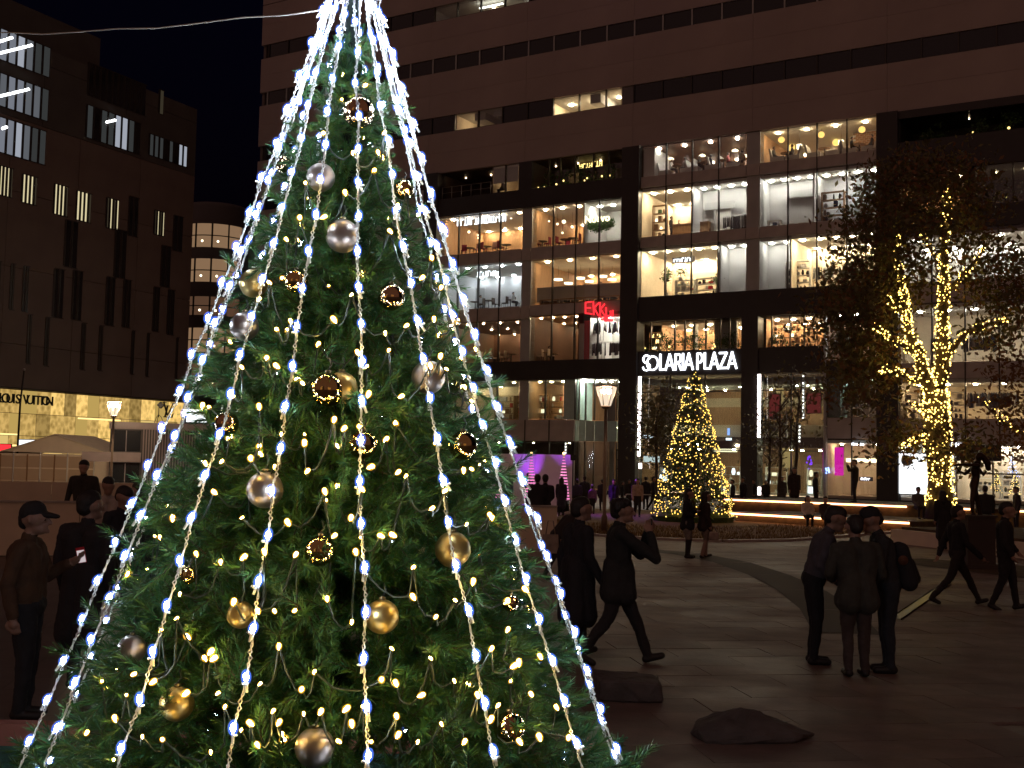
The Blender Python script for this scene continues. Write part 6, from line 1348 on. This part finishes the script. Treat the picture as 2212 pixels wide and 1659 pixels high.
for i, (x, y, r) in enumerate(((1168, 474, .1), (1186, 478, .08), (1218, 479, .16), (1236, 490, .12), (1204, 484, .1), (1178, 496, .07), (1172, 506, .07), (1215, 503, .09))): lamp('small round bulb lamp, %s of eight in the restaurant beside the plant wall sign' % ORD[i], x, y, 2.5, r, 'globe', 'e_cream', 22.3, 'bulb lamps beside the plant wall sign')
for i, (x, y, r) in enumerate(((1013, 501, .12), (1033, 508, .07), (1033, 514, .07), (1091, 494, .14), (1104, 471, .09))): lamp('small round bulb lamp, %s of five in the upper left restaurant' % ORD[i], x, y, 2.5, r, 'globe', 'e_cream', 22.3, 'bulb lamps of the upper left restaurant')
# guests and staff
def guest(label, x, zf, w, top, yaw, seat=True, hair='short'):
    p = BM @ Vector((fu(x, 450, w), w, zf)); person(label, p, 1.66, R(yaw) - TH, top, (.03,.03,.04), seat=seat, hair=hair, voxel=.05)
gs = [(1450, 23.84, .85, (.7,.68,.65), 0, 1, 'guest in white shirt, first from the left in the top restaurant with black board'), (1478, 23.84, .85, (.5,.48,.45), 180, 1, 'guest in pale shirt facing left, second in the top restaurant with black board'), (1510, 23.84, .9, (.03,.03,.03), 0, 1, 'guest in black, third from the left in the top restaurant with black board'), (1534, 23.84, .9, (.05,.05,.06), 180, 1, 'dark haired guest, fourth from the left in the top restaurant with black board'), (1572, 23.84, .9, (.55,.16,.16), 0, 1, 'guest in red top in the top restaurant with black board'), (1602, 23.84, .9, (.72,.70,.66), 180, 1, 'guest in white shirt by the grey pillar in the top restaurant'),
 (1671, 23.84, .9, (.04,.04,.04), 0, 1, 'guest in black at the left end of the paper lamp restaurant'), (1711, 23.84, .9, (.05,.035,.03), 180, 1, 'dark guest facing left under the first paper lamp'), (1840, 23.84, .9, (.03,.03,.03), 0, 1, 'guest in black before the brick wall, left of two'), (1884, 23.84, .9, (.02,.02,.02), 180, 1, 'guest in black before the brick wall, right of two'),
 (1112, 14.7, 1.2, (.75,.74,.72), 0, 1, 'guest in white shirt leaning over a table in the pale cafe'), (1042, 14.7, 1.6, (.5,.5,.5), 0, 1, 'guest with dark hair at the left of the pale cafe'), (1171, 14.75, 2.2, (.03,.03,.03), -90, 0, 'person in black behind the low screen wall, left of three'), (1275, 14.75, 2.0, (.6,.58,.55), -90, 0, 'person in pale top behind the low screen wall, middle of three'), (1301, 14.75, 2.0, (.5,.48,.46), -90, 0, 'person in grey top behind the low screen wall, right of three'),
 (1450, 19.28, 1.6, (.04,.03,.03), 0, 0, 'assistant in black beside the wooden counter in the yellow shop'), (1467, 19.28, 3.0, (.08,.06,.05), -90, 0, 'customer behind the wooden counter in the yellow shop'), (1496, 19.28, 2.6, (.35,.06,.05), 180, 0, 'customer in red at the right end of the yellow shop'), (1066, 10.3, 2.2, (.6,.58,.55), 0, 1, 'guest in white in the dim brown restaurant'), (1192, 10.3, 2.0, (.6,.5,.45), 0, 1, 'guest in pale top near the red wall in the dim brown restaurant'), (1068, 23.95, 1.0, (.05,.04,.04), 0, 1, 'guest behind the roller blinds, left of two'), (1086, 23.95, 1.0, (.05,.04,.04), 180, 1, 'guest behind the roller blinds, right of two')]
for x, zf, w, c, yw, st_, lb in gs: guest(lb, x, zf, w, c, yw, bool(st_))
# racks of clothes and shelves of goods
PAL = [(.02,.02,.025), (.05,.05,.06), (.10,.09,.08), (.30,.28,.26), (.55,.52,.48), (.04,.07,.07), (.16,.10,.07), (.02,.04,.08)]
_pm = [mat('garment', c, .85) for c in PAL]
def rack(label, x0, x1, w, zf, h=1.55, pal=None, seed=1, gl=.95, y=500):
    a, b = fu(x0, y, w), fu(x1, y, w); L = b - a; g = random.Random(seed); o = onf('clothes_rack', label, 'clothes rack', a, w, zf, 'clothes racks in the shops'); mb = MB(); mb.tube([(0, 0, 0), (0, 0, h), (L, 0, h), (L, 0, 0)], .02, 5); mb.build('rack_frame', M['steel'], o)
    n = max(3, int(L / .13))
    for i in range(n):
        if g.random() < .12: continue
        k = g.choice(pal or range(8)); l = gl * g.uniform(.75, 1.1); key = ('garment', k, round(l, 1))
        if key not in _cache: mb = MB(); l = round(l, 1); mb.add([(-.02,-.22,-.12),(.02,-.22,-.12),(.02,.22,-.12),(-.02,.22,-.12),(-.045,-.26,-l),(.045,-.26,-l),(.045,.26,-l),(-.045,.26,-l),(-.01,-.06,-.02),(.01,-.06,-.02),(.01,.06,-.02),(-.01,.06,-.02)], [(4,5,6,7),(0,4,5,1)[::-1],(1,5,6,2)[::-1],(2,6,7,3)[::-1],(3,7,4,0)[::-1],(0,1,9,8),(1,2,10,9),(2,3,11,10),(3,0,8,11),(8,9,10,11)]); _cache[key] = mb.mesh('garment', _pm[k])
        link('garment', _cache[key], o, (L * (i + .5) / n, 0, h - .02), g.uniform(-.25, .25) + .5)
def shelf(label, x0, x1, w, zf, h, rows, seed, m='white', goods=None, y=500, dens=.75, cat='shelf'):
    a, b = fu(x0, y, w), fu(x1, y, w); L = b - a; g = random.Random(seed); o = onf('display_shelf', label, cat, a, w, zf, 'display shelves in the shops')
    for r in range(rows + 1): MB().box(0, L, -.2, .2, h * r / rows, h * r / rows + .04).build('shelf_board', M[m], o)
    for q in (0, L): MB().box(q - .025, q + .025, -.2, .2, 0, h + .04).build('shelf_end', M[m], o)
    for r in range(rows):
        x = .1
        while x < L - .25:
            ww = g.uniform(.12, .34); hh_ = g.uniform(.35, .85) * h / rows; k = g.randrange(8)
            if g.random() < dens:
                z = h * r / rows + .04; mb = MB(); t = g.random()
                if t < .5: mb.box(x, x + ww, -.15, .1, z, z + hh_)
                else: mb.lathe([(ww * .3, 0), (ww * .5, hh_ * .4), (ww * .35, hh_ * .85), (ww * .15, hh_)], (x + ww/2, 0, z), 8, sy=.7)
                mb.build('stock', (goods and M[g.choice(goods)]) or _pm[k], o)
            x += ww + g.uniform(.03, .12)
rack('rack of dark coats in the white clothes shop, left of two', 1268, 1298, 1.0, 11.7, 1.5, [0, 1, 5, 7], 1, y=700); rack('rack of dark coats in the white clothes shop, right of two', 1304, 1340, 1.0, 11.7, 1.5, [0, 1, 0, 7], 2, y=700)
rack('lower rack of dark trousers in the white clothes shop, left of two', 1268, 1300, .8, 10.25, 1.3, [0, 1, 5], 3, y=740); rack('lower rack of dark trousers in the white clothes shop, right of two', 1306, 1342, .8, 10.25, 1.3, [0, 1, 2], 4, y=740)
rack('rack of pale and dark clothes in the bright corner shop, left of two', 1757, 1802, 1.6, 14.75, 1.6, [0, 1, 3, 4, 4, 3], 5); rack('rack of pale and dark clothes in the bright corner shop, right of two', 1812, 1838, 1.8, 14.75, 1.6, [0, 3, 4, 1], 6)
rack('rack of dark clothes behind the grey shop opening', 1562, 1606, 1.5, 19.25, 1.25, [0, 1, 2, 3], 7)
shelf('white shelf of bags and folded goods in the bright corner shop', 1699, 1750, 1.6, 14.78, 2.0, 4, 1); shelf('wooden shelf of bags behind the leafy tree in the grey shop', 1776, 1824, 1.5, 19.28, 2.2, 4, 2, 'wood'); shelf('low shelf of shoes in the grey shop', 1660, 1686, 1.2, 19.28, .5, 1, 3)
shelf('white shelf unit of red and white goods in the plant shop, left of two', 1462, 1502, 1.3, 14.75, 1.2, 3, 4, goods=['white', 'burg', 'lgrey', 'teal', 'red']); shelf('white shelf unit of mixed goods in the plant shop, right of two', 1506, 1552, 1.6, 14.75, 1.3, 3, 5, goods=['white', 'red', 'lgrey', 'wood', 'dkmetal'])
shelf('tall wooden glass cupboard in the yellow shop', 1412, 1440, 1.4, 19.28, 2.5, 4, 6, 'wood', goods=['e_cream', 'wood', 'leafy'], cat='cupboard')
shelf('long shelf of books below the low screen wall', 1172, 1342, .55, 14.68, .32, 1, 8, 'wood', dens=.95); shelf('wine shelf of dark boxes in the terrace shop, upper', 1660, 1765, 3.0, 11.6, 1.0, 2, 9, 'wood', y=700, goods=['dkbrown', 'black', 'wood', 'e_cream']); shelf('counter shelf of dark boxes in the terrace shop, lower', 1665, 1768, 1.8, 10.66, .8, 2, 10, 'wood', y=730, goods=['dkbrown', 'black', 'wood'])
shelf('shelf of bottles with lights in the terrace restaurant', 1405, 1445, 4.0, 10.7, 1.8, 4, 11, 'wood', y=720, goods=['e_cream', 'wood', 'dkbrown', 'e_warm']); shelf('shelf of bottles in the right part of the terrace restaurant', 1560, 1600, 4.0, 10.7, 1.8, 4, 12, 'wood', y=720, goods=['e_cream', 'wood', 'dkbrown'])
for i, (x0, x1, zf, y) in enumerate(((1990, 2020, 5.7, 880), (2090, 2130, 5.7, 880), (2135, 2200, 5.7, 880), (1950, 1985, 9.35, 740), (2010, 2060, 9.35, 740), (2080, 2150, 9.35, 740), (1800, 1840, 9.7, 740), (1800, 1860, 5.8, 870))): rack('clothes rack half hidden behind the lit broadleaf tree, %s of eight' % ORD[i], x0, x1, 1.4, zf, 1.7, None, 20 + i, y=y)
for i, (x0, x1, zf, y) in enumerate(((1945, 1985, 5.7, 880), (2050, 2085, 5.7, 880), (1995, 2060, 14.65, 560), (2090, 2140, 14.65, 560), (1640, 1700, 4.4, 950), (2010, 2060, .55, 1050), (2100, 2160, .55, 1050), (2165, 2205, .55, 1050))): shelf('shelf of mixed goods around the lit broadleaf tree, %s of eight' % ORD[i], x0, x1, 1.8, zf, 1.7, 4, 30 + i, y=y)
for i, (x0, x1) in enumerate(((1072, 1112), (1118, 1144), (1152, 1185), (1190, 1225))): shelf('shelf of goods in the dim lower shop, %s from the left' % ORD[i], x0, x1, 2.0, 5.7, 1.9, 4, 40 + i, 'wood', y=880, goods=['white', 'wood', 'e_cream', 'red', 'lgrey'])
for i, (x0, x1) in enumerate(((1410, 1450), (1560, 1600), (1655, 1700), (1745, 1775))): shelf('lit display shelf deep in the entrance hall, %s from the left' % ORD[i], x0, x1, 8.0, .35, 1.9, 3, 50 + i, 'white', y=1020, goods=['e_cream', 'white', 'wood', 'lgrey', 'e_white'])
# wooden counter, wall boards, plant wall sign
o = onf('counter', 'wooden service counter in the yellow shop', 'counter', fu(1455, 480, 2), 2, 19.28); MB().box(0, 2.9, -.3, .3, 0, 1.0).build('counter_body', M['wood'], o); MB().box(-.05, 2.95, -.35, .35, 1.0, 1.06).build('counter_top', M['wood'], o)
o = onf('menu_board', 'grey blank board on the white wall of the pale cafe', 'board', fu(1006, 600, 5.8), 5.8, 15.6); MB().box(0, 2.0, 0, .06, 0, 1.7).build('board_panel', M['greycol'], o); MB().box(-.04, 2.04, -.03, 0, -.04, 0).build('board_rail', M['steel'], o)
u, z = fac(1284, 488, .7); o = onf('plant_wall', 'hanging green plant panel with white script lettering in the white restaurant front', 'plant', max(u, 7.15), .7, z); leafy(o, [(a * .28 - 1.0, .08, b * .2 + abs(a - 3.5) * .08 - .4) for a in range(8) for b in range(5 if 1 < a < 6 else 3)], 1700, .11, .085, 'plantgreen', 21); tm = text_mesh('Nuevo', .80, .02, M['e_cream'], .014, 'CENTER'); l_ = link('lettering', tm, o, (.0, -.40, .2)); l_.rotation_euler = (PI/2, 0, 0)
# brick wall at the right end of the top restaurant
bwall = onf('brick_wall', 'brick feature wall at the right end of the top restaurant', 'wall', 25.9, 3.2, 23.85); MB().box(0, 2.4, .05, .2, 0, 2.2).build('wall_core', M['lgrey'], bwall); bm_ = mat('brick', (.36,.20,.11), .8, var=.3, vscale=5)
for j in range(15):
    for i in range(8):
        x = i * .31 + (.155 if j % 2 else 0)
        if x + .29 > 2.42: continue
        if 'brk' not in _cache: _cache['brk'] = MB().box(0, .285, 0, .06, 0, .115).mesh('brick', bm_)
        link('brick', _cache['brk'], bwall, (x, 0, .02 + j * .142))
# potted plants and terrace planting
def pot(label, x, w, zf, h, n, y=500, m='leafy'):
    o = onf('potted_plant', label, 'plant', fu(x, y, w), w, zf, 'plants in the shop windows'); mb = MB(); mb.lathe([(.13, 0), (.18, .3), (.16, .3)], n=10); mb.build('pot', M['lgrey'], o); mb = MB(); mb.tube([(0, 0, .28), (.02, 0, h * .7)], .02, 5); mb.build('stem', M['treebark'], o); leafy(o, [(0, 0, h * .75), (.1, 0, h * .85), (-.12, .05, h * .7), (0, 0, h)], n, .17, .08, m, int(x))
pot('green pot plant before the white wall end of the top restaurant', 1399, .7, 23.85, 1.1, 160, 360); pot('large bushy pot plant in the bright plant shop', 1440, .9, 14.78, 1.9, 420, 600); pot('small pot plant beside the shelves in the bright plant shop', 1470, .8, 15.9, .8, 120, 600); pot('yellow green plant in a vase in the grey shop front', 1548, .8, 14.78, 1.2, 120, 600)
g = random.Random(77)
for i, (x, y, zf, w) in enumerate(((1180, 380, 24.0, 1.2), (1215, 376, 24.0, 1.2), (1240, 372, 24.0, 1.3), (1270, 372, 24.0, 1.2), (1310, 370, 24.0, 1.2), (1410, 745, 10.62, 1.2), (1440, 745, 10.62, 1.3), (1475, 745, 10.62, 1.2), (1510, 745, 10.62, 1.3), (1550, 745, 10.62, 1.2), (1585, 745, 10.62, 1.2), (1690, 740, 10.62, .8), (1985, 440, 19.35, .8), (2160, 420, 19.35, .8), (2195, 420, 19.35, .8), (2010, 300, 24.0, 1.0), (2120, 290, 24.0, 1.0), (2180, 285, 24.0, 1.0))):
    nm = 'plant terrace under the yellow signs' if i < 5 else 'terrace above the big white sign' if i < 12 else 'dark terraces at the upper right'
    k = i if i < 5 else i - 5 if i < 12 else i - 12
    o = onf('terrace_shrub', 'loose shrub, %s from the left on the %s' % (ORD[k], nm), 'shrub', fu(x, y, w), w, zf, 'shrubs on the terraces'); mb = MB(); mb.tube([(0, 0, 0), (.05, 0, .5), (-.05, 0, 1.1)], .03, 5); mb.build('stem', M['treebark'], o); leafy(o, [(g.uniform(-.7, .7), g.uniform(-.2, .2), g.uniform(.1, 1.4)) for q in range(7)], 260, .2, .09, 'leafy', 100 + i)
    if i not in (7, 10, 11, 15):
        for q in range(g.choice((1, 2, 3)) if i < 12 else 1): mb = MB(); mb.ball((g.uniform(-.6, .6), -.35, g.uniform(.05, .5)), g.uniform(.05, .09), 6, 4); mb.build('ground_light', M['e_yellow'], o)
# railing on the dark top terrace
o = onf('railing', 'thin metal railing on the dark roof terrace at the upper left of the shops', 'railing', -7.2, .1, 23.92)
for i in range(6): mb = MB(); mb.tube([(i * .95, 0, 0), (i * .95, 0, 1.0)], .03, 5); mb.build('post', M['steel'], o)
for z in (.98, .5): mb = MB(); mb.tube([(0, 0, z), (4.75, 0, z)], .015, 4); mb.build('rail', M['steel'], o)
# lower shops: posters, magenta curtains, light wall
def panel(name, label, cat, x0, x1, y0, y1, w, m, frame=True, depth=.06):
    (a, z1), (b, _), (_, z0) = fac(x0, y0, w), fac(x1, y0, w), fac(x0, y1, w); o = onf(name, label, cat, a, w, z0); MB().box(0, b - a, 0, depth, 0, z1 - z0).build('panel', M[m], o)
    if frame:
        for q in ((-.05, 0, 0, z1 - z0), (b - a, b - a + .05, 0, z1 - z0), (-.05, b - a + .05, -.05, 0), (-.05, b - a + .05, z1 - z0, z1 - z0 + .05)): MB().box(q[0], q[1], -.02, depth, q[2], q[3]).build('frame', M['dkmetal'], o)
    return o, b - a, z1 - z0
M['e_mag'] = glow('magenta_glow', (1.0,.02,.55), .75); M['e_poster2'] = glow('poster_red', (.5,.05,.05), .5)
o, ww, hh_ = panel('light_wall', 'large bright white light wall of the shop beside the lit tree trunk', 'light panel', 1938, 2006, 979, 1066, -.06, 'e_poster'); mb = MB(); mb.lathe([(.0001, 0), (.36, 0), (.36, .02)], n=20); e = mb.build('round_emblem', M['lgrey'], o); e.location = (ww * .31, -.02, hh_ * .82); e.rotation_euler = (R(90), 0, 0)
for i in range(4): MB().box(ww*.31 - .22, ww*.31 + .22, -.055, -.045, hh_*.82 - .17 + i*.1, hh_*.82 - .13 + i*.1).build('emblem_line', M['dkmetal'], o)
panel('curtain_panel', 'magenta lit hanging in the shop window right of the hall, left of two', 'curtain', 1777, 1786, 968, 1020, 1.5, 'e_mag', False); panel('curtain_panel', 'magenta lit hanging in the shop window right of the hall, right of two', 'curtain', 1803, 1822, 966, 1027, 1.2, 'e_mag', False)
panel('shelf_light', 'long white shelf light behind the photographing man', 'light', 1828, 1893, 990, 998, 1.6, 'e_cream', False); panel('poster', 'dark red poster in the entrance hall, left of two', 'poster', 1662, 1685, 852, 905, 4, 'e_poster2'); panel('poster', 'red poster with white figure in the entrance hall, right of two', 'poster', 1743, 1773, 850, 892, 4, 'e_poster2')
panel('poster', 'green vertical banner inside the curved glass corner', 'banner', 1250, 1258, 862, 895, 3, 'e_greenb' if 'e_greenb' in M else 'leafy', False); panel('exit_sign', 'green lit exit sign deep in the dim brown restaurant', 'sign', 1158, 1166, 733, 741, 6, 'e_exit' if 'e_exit' in M else 'teal', True)
M['e_gold'] = glow('gold_wall_light', (1.0,.62,.25), .8)
panel('lit_column', 'warm lit column in the hall right of the middle column, upper', 'lamp', 1676, 1690, 838, 868, 5, 'e_gold', False, .3); panel('lit_column', 'warm lit column in the hall right of the middle column, lower', 'lamp', 1684, 1704, 960, 1010, 5, 'e_gold', False, .3)
panel('shop_window_light', 'row of white ceiling light in the hall left of the small fir', 'light', 1386, 1410, 940, 946, 3, 'e_white', False); panel('shop_window_light', 'bright counter light in the hall left of the small fir', 'light', 1390, 1424, 985, 998, 5, 'e_poster', False); panel('shop_window_light', 'warm strip light in the hall right of the small fir', 'light', 1540, 1592, 968, 976, 5, 'e_cream', False)
panel('hall_sign', 'blue and white sign hanging in the hall right of the small fir', 'sign', 1571, 1576, 925, 940, 4, 'e_blue', False); panel('hall_sign', 'small slanted white sign in the hall right of the small fir', 'sign', 1568, 1580, 946, 951, 4, 'e_white', False)
# purple lit figures of lights beside the hall and small lit trees in the right shop window
for x, y0, y1, w, m, lb, n in ((1748, 985, 1012, 1.5, 'e_purple', 'purple light cluster in the hall window', 14), (1787, 1008, 1022, -.6, 'e_blue', 'blue and white light cluster before the magenta hanging', 14), (2187, 985, 1030, 1.2, 'e_blue', 'pale blue lit tree in the right shop window', 60), (2152, 1020, 1064, .9, 'e_yellow', 'small gold lit tree in the right shop window, left of two', 50), (2192, 1025, 1070, .9, 'e_yellow', 'small gold lit tree in the right shop window, right of two', 50)):
    (u, z1), (_, z0) = fac(x, y0, w), fac(x, y1, w); o = onf('light_tree', lb, 'light decoration', u, w, z0); g = random.Random(x); lt = MB(); H_ = z1 - z0
    for i in range(n): f = g.random(); r = .42 * (1 - f) * H_ / 1.6 + .05; q = g.uniform(0, 6.28); lt.ball((r * math.cos(q), r * math.sin(q) * .6, f * H_), .028 if n > 20 else .07, 5, 3)
    tag(lt.build('light_bulbs', M[m], o), kind='stuff'); mb = MB(); mb.tube([(0, 0, 0), (0, 0, H_)], .03, 5); mb.build('stem', M['dkmetal'], o)
# lit office blocks across the plaza behind the camera, seen only in the baubles
for i, (x, y, rz, lb, k) in enumerate(((-34, -42, .5, 'dark office block with warm lit windows across the plaza on the left', 'towerglow'), (22, -60, -.3, 'dark office block with warm lit windows across the plaza on the right', 'towerglow'))):
    o = thing('office_block', lb, 'building', (x, y, 0), rz); MB().box(-15, 15, -10, 0, 0, 19).build('wall', M['stone'], o)
    for a in range(10):
        for b in range(5):
            if (a * 3 + b * 5 + i) % 7 < 2: continue
            if 'obw' not in _cache: _cache['obw'] = MB().box(0, 2.0, 0, .05, 0, 1.9).mesh('window', glow('office_window', (1.0,.55,.25), 1.6))
            link('window', _cache['obw'], o, (-14 + a * 2.9, .02, 1.4 + b * 3.5))
finish()
